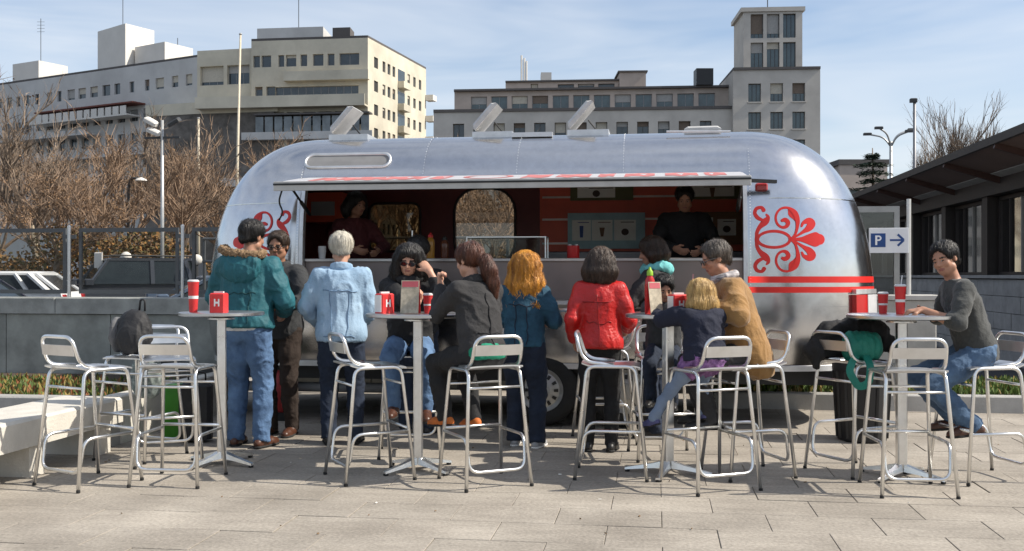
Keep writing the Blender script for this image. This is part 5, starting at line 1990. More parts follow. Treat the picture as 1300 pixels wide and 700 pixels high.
        V, Q = f.mesh(strands(h.get('amp', 0.006) * 0.6, h.get('f', 55), int(abs(lat) * 31) % 90, h.get('axis', (1, 1, 0.12))))
        V, Q = add_strands(V, Q, HB, W, h, int(abs(lat) * 100 + dep * 10))
        link('hair', mesh_np('hair', V, Q), h['mat'], root, True)
    if glasses:
        q = MB()
        W = lambda c: Vector(hc + HB @ (npv(*c) * hs))
        for k in (-1, 1):
            ring = [W((0.033 * k + 0.024 * math.cos(2 * PI * i / 14), 0.104 - 0.010 * abs(math.cos(2 * PI * i / 14) * .5 + .5 * (1 if k > 0 else 1)) * .3, -0.001 + 0.018 * math.sin(2 * PI * i / 14))) for i in range(15)]
            q.tube(ring, 0.0032, 5, False)
            q.tube([W((0.056 * k, 0.100, 0.004)), W((0.080 * k, 0.05, 0.006)), W((0.083 * k, -0.01, 0.0))], 0.003, 5)
        q.tube([W((-0.010, 0.105, 0.004)), W((0.010, 0.105, 0.004))], 0.003, 5)
        g_ = q.build('glasses', glasses['mat'], root, smooth=True)
        for k in (-1, 1):
            q = MB()
            c_ = [W((0.033 * k + 0.023 * math.cos(2 * PI * i / 14), 0.1015, -0.001 + 0.017 * math.sin(2 * PI * i / 14))) for i in range(14)]
            c2 = [p + Vector(HB[:, 1]) * 0.002 for p in c_]
            q.loft([c_, c2], True, True)
            q.build('lens', glasses['lens'], g_)
    if extra:
        extra(J)
    return J


def tube_field(name, pts, rs, m, parent, vox=0.009, wr=None, k=0.02, flat=None, cut=None):
    A = np.array([np.array(p, float) for p in pts])
    mr = max(rs) + 0.04
    f = Field(A.min(0) - mr, A.max(0) + mr, vox)
    f.chain(list(A), rs, k, **({'flat': flat} if flat else {}))
    if cut:
        f.cut(*cut)
    V, Q = f.mesh(wr)
    return link(name, mesh_np(name, V, Q), m, parent, True)


# ---- palette
C_TEAL = cloth('teal_nylon', (0.010, 0.100, 0.125), 0.68, var=0.18, bump=0.3, bscale=40)
C_JEAN = cloth('blue_denim', (0.055, 0.115, 0.24), 0.9, var=0.35, scale=5, rgb2=(0.13, 0.23, 0.40))
C_JEAN2 = cloth('mid_denim', (0.045, 0.085, 0.16), 0.9, var=0.35, scale=5, rgb2=(0.11, 0.19, 0.31))
C_DJEAN = cloth('dark_denim', (0.012, 0.020, 0.040), 0.9, var=0.3)
C_LDENIM = cloth('pale_denim', (0.24, 0.37, 0.52), 0.9, var=0.15, scale=5, rgb2=(0.38, 0.52, 0.66))
C_BLACK = cloth('black_cloth', (0.011, 0.011, 0.012), 0.85, var=0.25)
C_CHAR = cloth('charcoal_cloth', (0.030, 0.029, 0.030), 0.9, var=0.25)
C_BLUEJ = cloth('petrol_denim', (0.012, 0.055, 0.098), 0.85, var=0.25, rgb2=(0.025, 0.10, 0.16))
C_RED = mat('red_leather', (0.48, 0.012, 0.010), 0.42, var=0.12, scale=6, bump=0.35, bscale=45)
C_TAN = cloth('tan_wool', (0.27, 0.145, 0.045), 0.9, var=0.14, sheen=0.2)
C_NAVY = cloth('navy_wool', (0.008, 0.011, 0.028), 0.85, var=0.2)
C_GREY = cloth('grey_knit', (0.050, 0.052, 0.050), 0.92, var=0.14, sheen=0.15)
C_BROWN = cloth('brown_trouser', (0.030, 0.019, 0.014), 0.9)
C_DKGREY = cloth('dark_grey_jacket', (0.035, 0.037, 0.040), 0.9)
SH_BROWN = dict(mat=mat('brown_shoe', (0.075, 0.028, 0.015), 0.4, var=0.2))
SH_BLACK = dict(mat=mat('black_shoe', (0.014, 0.013, 0.013), 0.4))
SH_WHITE = dict(mat=mat('grey_sneaker', (0.30, 0.30, 0.31), 0.6), sole=mat('white_sole', (0.65, 0.64, 0.62), 0.6))
HM = lambda n, c, c2=None: mat('hair_' + n, c, 0.42, var=0.35, scale=26, stretch=(1.0, 1.0, 0.12), rgb2=c2, bump=0.8, bscale=70)
H_BLACK = HM('black', (0.010, 0.008, 0.007))
H_DKBR = HM('dark_brown', (0.030, 0.017, 0.010), (0.06, 0.034, 0.02))
H_WHITE = HM('white', (0.60, 0.55, 0.45), (0.78, 0.73, 0.62))
H_GINGER = HM('ginger', (0.40, 0.135, 0.014), (0.85, 0.38, 0.045))
H_AUBURN = HM('auburn', (0.050, 0.018, 0.011), (0.15, 0.052, 0.028))
H_BLOND = HM('blond', (0.40, 0.22, 0.065), (0.74, 0.50, 0.20))
H_GREYBR = HM('grey_brown', (0.050, 0.040, 0.032), (0.13, 0.105, 0.085))
H_BRUN = HM('brunette', (0.040, 0.024, 0.017), (0.10, 0.065, 0.045))


def aim(lat, dep, phi):
    """turn plaza coordinates into a person's own axes"""
    a = math.radians(phi)
    return lambda tl, td, tz: ((tl - lat) * math.cos(a) - (td - dep) * math.sin(a), (tl - lat) * math.sin(a) + (td - dep) * math.cos(a), tz)


# stitched lines across and down a jacket's back
HL = lambda u, a, b, n=9: [(a + (b - a) * k / (n - 1), u) for k in range(n)]
VL = lambda x, a, b, n=9, x2=None: [(x + ((x2 if x2 is not None else x) - x) * k / (n - 1), a + (b - a) * k / (n - 1)) for k in range(n)]


# 1 man in the teal parka
def parka_extra(J):
    s, nb, up, fw, rt, P = J['s'], J['nb'], J['up'], J['fw'], J['rt'], J['P']
    f = Field(nb - 0.40, nb + 0.40, 0.010)
    c = nb - fw * 0.125 * s - up * 0.085 * s
    f.ell(c, npv(0.165, 0.075, 0.125) * s, 0.03, J['B'])
    f.cone(c + rt * .11 * s + up * .06 * s, c + rt * .09 * s + fw * 0.14 * s + up * 0.10 * s, 0.05 * s, 0.035 * s, 0.04)
    f.cone(c - rt * .11 * s + up * .06 * s, c - rt * .09 * s + fw * 0.14 * s + up * 0.10 * s, 0.05 * s, 0.035 * s, 0.04)
    V, Q = f.mesh(folds(0.010, 16, 4))
    link('hood', mesh_np('hood', V, Q), C_TEAL, J['top'], True)
    f = Field(nb - 0.40, nb + 0.40, 0.008)
    pts = []
    for i in range(15):
        a = PI * (i / 14) * 1.25 - PI * 0.125
        pts.append(c + rt * math.cos(a) * 0.165 * s + up * (0.128 - 0.022 * math.sin(a) - 0.02 * math.cos(a)) * s - fw * (0.075 * math.sin(a) - 0.035) * s)
    f.chain(pts, [0.027 * s] * 15, 0.01)
    V, Q = f.mesh(lambda V, N: 0.010 * vnoise(V * 95, 3) + 0.009 * np.abs(vnoise(V * 170, 4)))
    link('fur_trim', mesh_np('fur_trim', V, Q), mat('brown_fur', (0.20, 0.115, 0.055), 0.9, var=0.45, scale=55, bump=0.9, bscale=120, rgb2=(0.42, 0.28, 0.16)), J['top'], True)
    f = Field(P - 0.30, P + 0.30, 0.011)
    f.ell(P, npv(0.19, 0.14, 0.16) * s, 0.05, J['B'])
    f.cut(P - up * 0.045 * s, -up)
    f.cut(P + up * 0.03 * s, up)
    V, Q = f.mesh(folds(0.004, 20, 8))
    link('white_shirt', mesh_np('white_shirt', V, Q), cloth('white_cotton', (0.66, 0.66, 0.66)), J['root'], True)


T = aim(-2.17, 8.35, 14)
person('man seen from behind in teal parka with fur hood and blue jeans', -2.17, 8.35, 14, H=1.87, build=1.10, lean=0.06, head=(0.30, 0.12, 0.05), tone='mid',
       arms={1: dict(to=(0.20, 0.28, 1.10), pole=(0.8, -0.5, -0.8)), -1: dict(to=(-0.18, 0.30, 1.12), pole=(-1, -0.4, -0.5))},
       legs={1: dict(to=(0.13, 0.02, 0.08)), -1: dict(to=(-0.12, 0.06, 0.08), foot=(-.2, 1, 0))},
       top=dict(mat=C_TEAL, t=0.040, ts=0.036, hem=0.02, flare=0.010, fold=0.012, ff=10, fa=(1, 1, 0.8), collar=0.022, seams=[HL(0.24, -.15, .15), VL(-.10, .02, .24), VL(.10, .02, .24)], seam_mat=cloth('teal_nylon_seam', (0.006, 0.05, 0.056))), pants=dict(mat=C_JEAN, t=0.022, fold=0.010, rise=0.07),
       shoes=SH_BROWN, hair=dict(style='short', mat=H_BLACK, t=0.012, amp=0.004), extra=parka_extra)

# 2 man with glasses behind him
person('man with glasses and dark jacket standing behind the teal parka', -2.03, 9.02, 196, H=1.80, head=(-0.15, 0.1, 0), tone='tan',
       arms={1: dict(to=(0.12, 0.32, 1.12), pole=(1, -.3, -.6)), -1: dict(to=(-0.12, 0.33, 1.14), pole=(-1, -.3, -.6))},
       top=dict(mat=C_DKGREY, t=0.028, hem=0.10, collar=0.018), pants=dict(mat=C_BROWN, t=0.016), shoes=SH_BROWN,
       hair=dict(style='short', mat=H_DKBR, t=0.011, amp=0.004), glasses=dict(mat=M_BLACKP, lens=glass('spectacle_glass', (0.8, 0.8, 0.8), 0.02, 0.02)))

# 3 white haired man in pale denim jacket
person('white haired man in pale denim jacket seen from behind, dark trousers', -1.42, 8.50, -4, H=1.765, build=1.02, lean=0.03, head=(-0.1, 0.06, 0), tone='fair',
       arms={1: dict(to=(0.17, 0.26, 1.02), pole=(.5, -1, -.4)), -1: dict(to=(-0.20, 0.22, 1.00), pole=(-.8, -.8, -.3))},
       legs={1: dict(to=(0.12, 0.03, 0.08)), -1: dict(to=(-0.10, 0.0, 0.08))},
       top=dict(mat=C_LDENIM, t=0.032, ts=0.026, hem=0.085, flare=0.02, fold=0.010, ff=11, fa=(1.1, 1.1, 0.5), collar=0.018, seams=[HL(0.33, -.15, .15), VL(-.07, -.04, .33, 9, -.09), VL(.07, -.04, .33, 9, .09), HL(-.045, -.14, .14)], seam_mat=cloth('denim_seam', (0.15, 0.24, 0.36))), pants=dict(mat=C_DJEAN, t=0.018), shoes=SH_BLACK,
       hair=dict(style='short', mat=H_WHITE, t=0.017, amp=0.006))


# 4 woman in sunglasses facing us
def scarf_black(J):
    s, nb, up, fw, rt = J['s'], J['nb'], J['up'], J['fw'], J['rt']
    pts = [nb + up * (0.02 + .012 * math.cos(i * .9)) * s + (rt * math.cos(2 * PI * i / 14) * 0.085 + fw * math.sin(2 * PI * i / 14) * 0.085 + fw * .012) * s for i in range(15)]
    tube_field('scarf', pts, [0.034 * s] * 15, C_BLACK, J['root'], 0.009, folds(0.008, 26, 2))


T = aim(-0.80, 8.02, 178)
person('seated woman with long black hair and sunglasses, hand raised to her brow', -0.80, 8.02, 178, H=1.66, sit=0.80, lean=0.20, head=(0.05, 0.12, -0.05), tone='fair', vox=0.0075,
       arms={1: dict(to=T(-0.64, 7.42, 1.165), pole=(0.8, -.2, -1), dir=T(-0.22, 7.40, 1.13), palm=(0.9, 0.2, 0), curl=0.55),
             -1: dict(to=(-0.165, 0.27, 1.435), pole=(-0.7, .5, -1.2), dir=(0.55, -0.5, 0.62), palm=(0.25, -0.8, -0.3), curl=0.35)},
       legs={1: dict(to=(0.10, 0.30, 0.42), foot=(0.1, 1, -0.1)), -1: dict(to=(-0.14, 0.34, 0.40), foot=(-.1, 1, -0.1))},
       top=dict(mat=C_BLACK, t=0.022, hem=0.10, sleeve=0.80, fold=0.011, name='coat'), pants=dict(mat=C_JEAN, t=0.014), shoes=SH_BROWN,
       hair=dict(style='long', mat=H_BLACK, len=0.20, wid=0.085, t=0.015, front=0.08, line=-0.005),
       glasses=dict(mat=M_BLACKP, lens=mat('dark_lens', (0.012, 0.009, 0.008), 0.08)), extra=scarf_black)


# 5 woman with ponytail
def green_hem(J):
    P, s, up = J['P'], J['s'], J['up']
    f = Field(P - 0.32, P + 0.32, 0.011)
    f.ell(P - up * 0.01, npv(0.182, 0.150, 0.16) * s, 0.05, J['B'])
    f.cut(P - up * 0.075 * s, -up)
    f.cut(P + up * 0.04 * s, up)
    V, Q = f.mesh(folds(0.006, 18, 6))
    link('green_shirt', mesh_np('green_shirt', V, Q), cloth('green_cotton', (0.01, 0.22, 0.13)), J['root'], True)


T = aim(-0.20, 6.95, -38)
person('seated woman with reddish brown ponytail in black jacket, fist raised', -0.20, 6.95, -38, H=1.62, sit=0.80, lean=0.20, head=(-0.25, 0.05, 0), tone='fair', vox=0.0075,
       arms={-1: dict(to=T(-0.50, 7.20, 1.32), pole=(-0.3, .5, -1), dir=(-0.1, 0.15, 1), palm=(0.6, -.5, 0), curl=1.15), 1: dict(to=T(-0.36, 7.26, 1.16), pole=(0.7, -.4, -1), curl=0.5)},
       legs={1: dict(to=(0.10, 0.24, 0.40), foot=(0.1, 1, -0.15)), -1: dict(to=(-0.10, 0.30, 0.42), foot=(-.1, 1, -0.1))},
       top=dict(mat=C_CHAR, t=0.020, hem=0.035, fold=0.009, ff=12, collar=0.014, seams=[VL(0, -.02, .42), HL(.12, -.12, .12)], seam_mat=C_BLACK), pants=dict(mat=C_BLACK, t=0.014),
       shoes=dict(mat=mat('orange_suede', (0.50, 0.13, 0.02), 0.7)), hair=dict(style='pony', mat=H_AUBURN, t=0.014, amp=0.007, f=50), extra=green_hem)

# 6 woman with ginger curls
person('woman with ginger curls in petrol blue jacket and dark jeans, seen from behind', 0.10, 8.35, 14, H=1.60, lean=0.04, head=(0.1, 0.05, 0), tone='fair', build=0.95,
       arms={1: dict(to=(0.17, 0.22, 1.02), pole=(.6, -1, -.4)), -1: dict(to=(-0.12, 0.26, 1.05), pole=(-.6, -1, -.4))},
       legs={1: dict(to=(0.11, -0.02, 0.07)), -1: dict(to=(-0.09, 0.05, 0.07))},
       top=dict(mat=C_BLUEJ, t=0.026, hem=0.03, flare=0.008, fold=0.009, ff=12, collar=0.015, seams=[HL(0.33, -.13, .13), VL(-.06, 0, .33), VL(.06, 0, .33)], seam_mat=C_DJEAN), pants=dict(mat=C_DJEAN, t=0.020, flare=0.012), shoes=SH_WHITE,
       hair=dict(style='curly', mat=H_GINGER, len=0.35, wid=0.097, spread=0.50, t=0.022, amp=0.012, f=30, axis=(1, 1, 0.6), tip=0.042, wave=0.9, sw=1.6))

# 7 woman in the red jacket
person('dark haired woman in red leather jacket seen from behind, black trousers', 0.70, 8.18, 8, H=1.63, lean=0.04, head=(0.15, 0.05, 0.03), tone='fair', build=0.95,
       arms={1: dict(to=(0.21, 0.22, 0.97), pole=(.35, -1, -.3), curl=0.6), -1: dict(to=(-0.21, 0.10, 0.88), pole=(-.3, -1, -.3))},
       top=dict(mat=C_RED, t=0.024, ts=0.020, hem=0.055, flare=0.030, fold=0.0055, ff=13, fa=(1, 1, 0.6), seams=[VL(0, -.04, .42), HL(0.17, -.12, .12), HL(.36, -.13, .13)], seam_mat=mat('red_leather_seam', (0.28, 0.006, 0.005), 0.4), collar=0.014), pants=dict(mat=C_BLACK, t=0.010, fold=0.005), shoes=dict(mat=SH_BLACK['mat'], boot=0.5),
       hair=dict(style='bob', mat=H_BRUN, len=0.165, wid=0.085, spread=0.2, t=0.018, amp=0.006))


# 8 woman with the turquoise scarf at the counter
def scarf_turq(J):
    s, nb, up, fw, rt = J['s'], J['nb'], J['up'], J['fw'], J['rt']
    pts = [nb + up * (0.015 + .018 * math.sin(i * .9)) * s + (rt * math.cos(2 * PI * i / 14) * 0.10 + fw * math.sin(2 * PI * i / 14) * 0.10) * s for i in range(15)]
    tube_field('scarf', pts, [0.042 * s] * 15, cloth('turquoise_wool', (0.16, 0.50, 0.50)), J['root'], 0.010, folds(0.010, 22, 2))


person('dark haired woman with turquoise scarf standing at the serving counter', 1.28, 8.86, -62, H=1.75, head=(-0.1, 0.2, 0), tone='mid',
       arms={1: dict(to=(0.15, 0.34, 1.18), pole=(1, -.3, -.6)), -1: dict(to=(-0.12, 0.33, 1.2), pole=(-1, -.3, -.6))},
       top=dict(mat=C_CHAR, t=0.026, hem=0.10, fold=0.010), pants=dict(mat=C_DJEAN, t=0.015), shoes=SH_BLACK,
       hair=dict(style='bob', mat=H_DKBR, len=0.09, wid=0.078, t=0.014), extra=scarf_turq)

# 9 black haired child behind the table
T = aim(1.17, 7.90, 192)
person('small black haired child in grey jacket seated behind the ketchup bottle', 1.17, 7.90, 192, H=1.16, sit=0.80, lean=0.18, head=(-0.3, 0.25, 0), tone='mid',
       arms={1: dict(to=T(1.02, 7.5, 1.14), pole=(1, -.3, -.6)), -1: dict(to=T(1.28, 7.48, 1.14), pole=(-1, -.3, -.6))},
       legs={1: dict(to=(0.08, 0.24, 0.47)), -1: dict(to=(-0.08, 0.24, 0.45))},
       top=dict(mat=C_DKGREY, t=0.022, hem=0.05), pants=dict(mat=C_DJEAN, t=0.012), shoes=SH_BLACK, hair=dict(style='short', mat=H_BLACK, t=0.018))


# 10 man in the tan coat
def stripe_scarf(J):
    s, nb, up, fw, rt = J['s'], J['nb'], J['up'], J['fw'], J['rt']
    m = mat('striped_scarf', (0.25, 0.24, 0.26), 0.9, var=0.8, scale=14, rgb2=(0.60, 0.56, 0.56), stretch=(1, 1, 5))
    pts = [nb + up * 0.022 * s + (rt * math.cos(2 * PI * i / 12) * 0.082 + fw * math.sin(2 * PI * i / 12) * 0.08) * s for i in range(13)]
    o = tube_field('scarf', pts, [0.026 * s] * 13, m, J['root'], 0.009, folds(0.006, 26, 2))


T = aim(1.66, 7.22, -86)
person('seated man in tan coat and glasses leaning towards the table to eat', 1.66, 7.22, -86, H=1.70, sit=0.80, lean=0.30, head=(-0.10, 0.05, 0.03), tone='mid', vox=0.0075, build=1.08,
       arms={-1: dict(to=T(1.36, 7.02, 1.20), pole=(-.9, -.3, -.8), palm=(0.5, 0, 1), curl=0.8), 1: dict(to=T(1.40, 7.34, 1.20), pole=(.9, -.3, -.8), curl=0.8)},
       legs={1: dict(to=(0.12, 0.28, 0.40)), -1: dict(to=(-0.12, 0.26, 0.40))},
       top=dict(mat=C_TAN, t=0.028, ts=0.026, hem=0.24, flare=0.0, fold=0.009, ff=11, fa=(1, 1, 0.7), name='coat', collar=0.02, seams=[VL(0, -.12, .42)], seam_mat=C_BROWN, seam_r=0.003), pants=dict(mat=C_CHAR, t=0.016), shoes=SH_BLACK,
       hair=dict(style='short', mat=H_GREYBR, t=0.012, amp=0.005), glasses=dict(mat=mat('thin_metal_rim', (0.2, 0.19, 0.18), 0.3, 0.8), lens=glass('spectacle_glass')), extra=stripe_scarf)

# 11 blonde girl
T = aim(1.29, 6.84, -16)
person('blonde little girl in navy jacket and purple skirt seen from behind', 1.29, 6.84, -16, H=1.10, sit=0.80, lean=0.16, head=(-0.1, 0.15, 0.06), tone='fair', build=1.1,
       arms={1: dict(to=T(1.30, 7.14, 1.135), pole=(1, -.2, -.5)), -1: dict(to=T(1.00, 7.10, 1.13), pole=(-1, -.2, -.5))},
       legs={-1: dict(to=(-0.28, 0.22, 0.42), pole=(-.7, 1, 0.3), foot=(-.5, 1, -.3)), 1: dict(to=(0.12, 0.26, 0.44), foot=(0.3, 1, -.2))},
       top=dict(mat=C_NAVY, t=0.030, ts=0.024, hem=0.05, flare=0.02, fold=0.010), skirt=dict(mat=cloth('purple_print', (0.10, 0.03, 0.13), var=0.5, scale=30, rgb2=(0.30, 0.15, 0.36)), len=0.45),
       pants=dict(mat=cloth('grey_blue_leggings', (0.16, 0.21, 0.30)), t=0.008), shoes=dict(mat=mat('violet_shoe', (0.06, 0.06, 0.16), 0.5)),
       hair=dict(style='long', mat=H_BLOND, len=0.25, wid=0.080, spread=0.25, t=0.014, amp=0.008, f=45, axis=(1, 1, 0.25), tip=0.022))

# 12 man in grey sweater
T = aim(3.22, 7.10, -84)
person('seated man with short black hair in grey sweater and jeans', 3.22, 7.10, -84, H=1.68, sit=0.80, lean=0.30, head=(-0.75, 0.0, 0.04), tone='mid', vox=0.0072, build=1.02,
       arms={-1: dict(to=T(2.80, 6.98, 1.165), pole=(-.7, -.3, -.9), dir=(0.1, 1, -0.12), palm=(0.1, 0, -1), curl=0.5, thumb=None), 1: dict(to=T(2.92, 7.30, 1.13), pole=(.9, -.3, -.8))},
       legs={1: dict(to=(0.10, 0.10, 0.39), foot=(0.1, 1, -.1)), -1: dict(to=(-0.12, 0.06, 0.38), foot=(-.2, 1, -.1))},
       top=dict(mat=C_GREY, t=0.016, ts=0.014, hem=0.10, sleeve=0.35, fold=0.007, ff=13, name='sweater'), pants=dict(mat=C_JEAN2, t=0.018, fold=0.011), shoes=SH_BROWN,
       hair=dict(style='short', mat=H_BLACK, t=0.012, amp=0.004))

# 13, 14 vendors in the trailer, 15 customer at the counter
person('vendor in black with lowered head behind the counter under the menu boards', 1.70, 10.12, 184, H=1.71, base_z=0.60, lean=0.10, head=(0.1, 0.4, 0), tone='mid', build=1.15,
       arms={1: dict(to=(0.12, 0.34, 1.06), pole=(1, -.3, -.6)), -1: dict(to=(-0.14, 0.34, 1.05), pole=(-1, -.3, -.6))},
       top=dict(mat=C_BLACK, t=0.022, hem=0.1), pants=dict(mat=C_BLACK, t=0.015), shoes=SH_BLACK, hair=dict(style='short', mat=H_BLACK, t=0.012))
person('vendor with dark hair and maroon apron at the dark end of the trailer', -1.62, 10.45, 150, H=1.66, base_z=0.60, lean=0.06, head=(-0.3, 0.2, 0), tone='tan',
       arms={1: dict(to=(0.12, 0.32, 1.06), pole=(1, -.3, -.6)), -1: dict(to=(-0.14, 0.32, 1.05), pole=(-1, -.3, -.6))},
       top=dict(mat=cloth('maroon_cloth', (0.08, 0.015, 0.018)), t=0.020, hem=0.1), pants=dict(mat=C_BLACK, t=0.015), shoes=SH_BLACK,
       hair=dict(style='bob', mat=H_BLACK, len=0.12, t=0.013))
person('customer in black with black hair at the counter behind the sunglasses woman', -0.84, 9.02, 4, H=1.76, lean=0.08, head=(0.1, 0.15, 0), tone='tan',
       arms={1: dict(to=(0.16, 0.30, 1.18), pole=(1, -.3, -.6)), -1: dict(to=(-0.16, 0.30, 1.18), pole=(-1, -.3, -.6))},
       top=dict(mat=C_BLACK, t=0.026, hem=0.08), pants=dict(mat=C_DJEAN, t=0.015), shoes=SH_BLACK, hair=dict(style='short', mat=H_BLACK, t=0.018))


# ---------------------------------------------------------------- bags and coat on the stools
def field_obj(fill, lo, hi, vox, name, m, parent, wr):
    f = Field(lo, hi, vox)
    fill(f)
    V, Q = f.mesh(wr)
    return link(name, mesh_np(name, V, Q), m, parent, True)


M_NYLON = mat('black_nylon', (0.016, 0.016, 0.018), 0.7, bump=0.3)
bp_ = thing('backpack', 'black backpack with grey side panel on a stool by the planter', 'backpack', cw(-2.93, 7.90, 0.795), YAW - 0.3)
field_obj(lambda f: (f.ell((0.02, 0, 0.16), (0.15, 0.11, 0.19), 0.04), f.ell((0.03, -0.08, 0.12), (0.11, 0.06, 0.12), 0.03), f.cut((0, 0, 0.002), (0, 0, -1))),
          (-.3, -.3, -.05), (.3, .3, .5), 0.01, 'bag_body', M_NYLON, bp_, folds(0.010, 13, 3))
field_obj(lambda f: f.ell((-0.12, -0.02, 0.15), (0.05, 0.08, 0.14), 0.03), (-.3, -.3, -.05), (.3, .3, .5), 0.01, 'side_panel', cloth('grey_nylon', (0.12, 0.12, 0.125)), bp_, folds(0.006, 16, 5))
MB().tube(smooth_path([(0.05, 0.02, 0.335), (0.06, 0.02, 0.42), (0.10, 0.02, 0.42), (0.10, 0.02, 0.33)], 0.03), 0.008, 6).build('grab_loop', M_NYLON, bp_, smooth=True)
hb = thing('patterned_bag', 'grey green patterned cloth bag leaning beside the black backpack', 'bag', cw(-2.96, 8.30, 0.405), YAW)
field_obj(lambda f: (f.ell((0, 0, 0.17), (0.13, 0.07, 0.19), 0.04), f.cut((0, 0, 0.0), (0, 0, -1))), (-.3, -.3, -.05), (.3, .3, .5), 0.01, 'bag_body',
          mat('patterned_cloth', (0.10, 0.15, 0.15), 0.9, var=0.5, scale=32, rgb2=(0.34, 0.38, 0.36)), hb, folds(0.008, 14, 3))
MB().tube(smooth_path([(-0.06, 0, 0.33), (-0.05, 0, 0.44), (0.05, 0, 0.44), (0.06, 0, 0.33)], 0.05), 0.007, 6).build('strap', M_NYLON, hb, smooth=True)
bc = thing('black_coat', 'black coat thrown over the back of a stool under the green bag', 'coat', cw(2.45, 7.33, 0.0), YAW)
field_obj(lambda f: (f.chain([(-0.30, 0.02, 0.86), (-0.18, 0.03, 0.99), (0.0, 0.08, 1.03), (0.18, 0.05, 1.0), (0.27, 0.0, 0.88)], [0.06, 0.065, 0.06, 0.065, 0.05], 0.05),
                     f.chain([(-0.25, 0.0, 0.86), (-0.1, 0.05, 0.90), (0.15, 0.06, 0.88)], [0.06, 0.08, 0.07], 0.05), f.cone((-0.27, 0.0, 0.86), (-0.28, -0.02, 0.76), 0.05, 0.03, 0.03)),
          (-.5, -.3, .6), (.5, .35, 1.2), 0.01, 'coat_cloth', C_BLACK, bc, folds(0.016, 12, 3))
gbag = thing('green_bag', 'teal green shoulder bag with dangling strap on the black coat', 'bag', cw(2.44, 7.24, 0.80), YAW)
M_GBAG = cloth('teal_green_canvas', (0.005, 0.17, 0.125), 0.6)
field_obj(lambda f: ([f.ell((-0.06 + 0.045 * k, -0.035 + 0.012 * k, 0.10), (0.055, 0.09, 0.115 - 0.004 * k), 0.012) for k in range(5)], f.cut((0, 0, 0.001), (0, 0, -1))), (-.3, -.3, -.05), (.3, .3, .35), 0.009, 'bag_body', M_GBAG, gbag, folds(0.008, 16, 3))
q = MB()
path = smooth_path([(-0.03, -0.09, 0.05), (-0.10, -0.19, 0.0), (-0.125, -0.205, -0.06), (-0.06, -0.205, -0.17), (0.01, -0.205, -0.145), (0.03, -0.20, -0.03), (0.03, -0.10, 0.04)], 0.06, 6)
rings = []
for i, p_ in enumerate(path):
    a = path[max(0, i - 1)]
    c = path[min(len(path) - 1, i + 1)]
    t_ = (c - a).normalized()
    w = t_.cross(Vector((0, 1, 0))).normalized() * 0.026 if abs(t_.y) < .95 else Vector((1, 0, 0)) * 0.026
    n_ = w.cross(t_).normalized() * 0.003
    rings.append([p_ - w - n_, p_ + w - n_, p_ + w + n_, p_ - w + n_])
q.loft(rings, True, True)
q.build('strap', M_GBAG, gbag, auto=50)

# ---------------------------------------------------------------- far buildings
M_WGLASS = mat('far_window_glass', (0.035, 0.05, 0.06), 0.12, var=0.5, scale=0.4, spec=0.8)
M_WGLASS2 = mat('teal_window_glass', (0.05, 0.085, 0.095), 0.12, var=0.5, scale=0.6, spec=0.8)
M_WFRAME = mat('far_window_frame', (0.25, 0.25, 0.25), 0.5)
M_WDARK = mat('far_window_frame_dark', (0.05, 0.05, 0.05), 0.5)
M_CREAM = mat('cream_render', (0.58, 0.53, 0.42), 0.85, var=0.20, scale=0.22, detail=9)
M_GREYR = mat('grey_render', (0.52, 0.51, 0.49), 0.85, var=0.14, scale=0.25, detail=8)
M_STONE = mat('beige_grey_stone', (0.50, 0.465, 0.415), 0.85, var=0.15, scale=0.35, detail=9)
M_PINK = mat('pinkish_brick', (0.46, 0.385, 0.33), 0.85, var=0.15, scale=0.5, detail=8)
M_WHITER = mat('white_render', (0.66, 0.63, 0.58), 0.8, var=0.06, scale=0.5)
M_ROOFD = mat('dark_roof_edge', (0.10, 0.09, 0.085), 0.8)
WMESH = {}
RB = random.Random(12)
BLINDS = [mat('blind_grey', (0.36, 0.35, 0.33), 0.8), mat('blind_cream', (0.50, 0.46, 0.38), 0.8), mat('blind_brown', (0.17, 0.13, 0.10), 0.8)]


def window_mesh(w, h, div, frame, pane):
    key = (round(w, 2), round(h, 2), div, frame.name, pane.name)
    if key not in WMESH:
        f = 0.07
        q = MB()
        q.box(-w / 2, -w / 2 + f, 0, 0.08, 0, h).box(w / 2 - f, w / 2, 0, 0.08, 0, h).box(-w / 2 + f, w / 2 - f, 0, 0.08, 0, f).box(-w / 2 + f, w / 2 - f, 0, 0.08, h - f, h)
        for k in range(1, div):
            x = -w / 2 + w * k / div
            q.box(x - f / 2, x + f / 2, 0.002, 0.078, f, h - f)
        a = q.mesh('window')
        a.materials.append(frame)
        b = MB().box(-w / 2 + f, w / 2 - f, 0.03, 0.05, f, h - f).mesh('pane')
        b.materials.append(pane)
        WMESH[key] = (a, b)
    return WMESH[key]


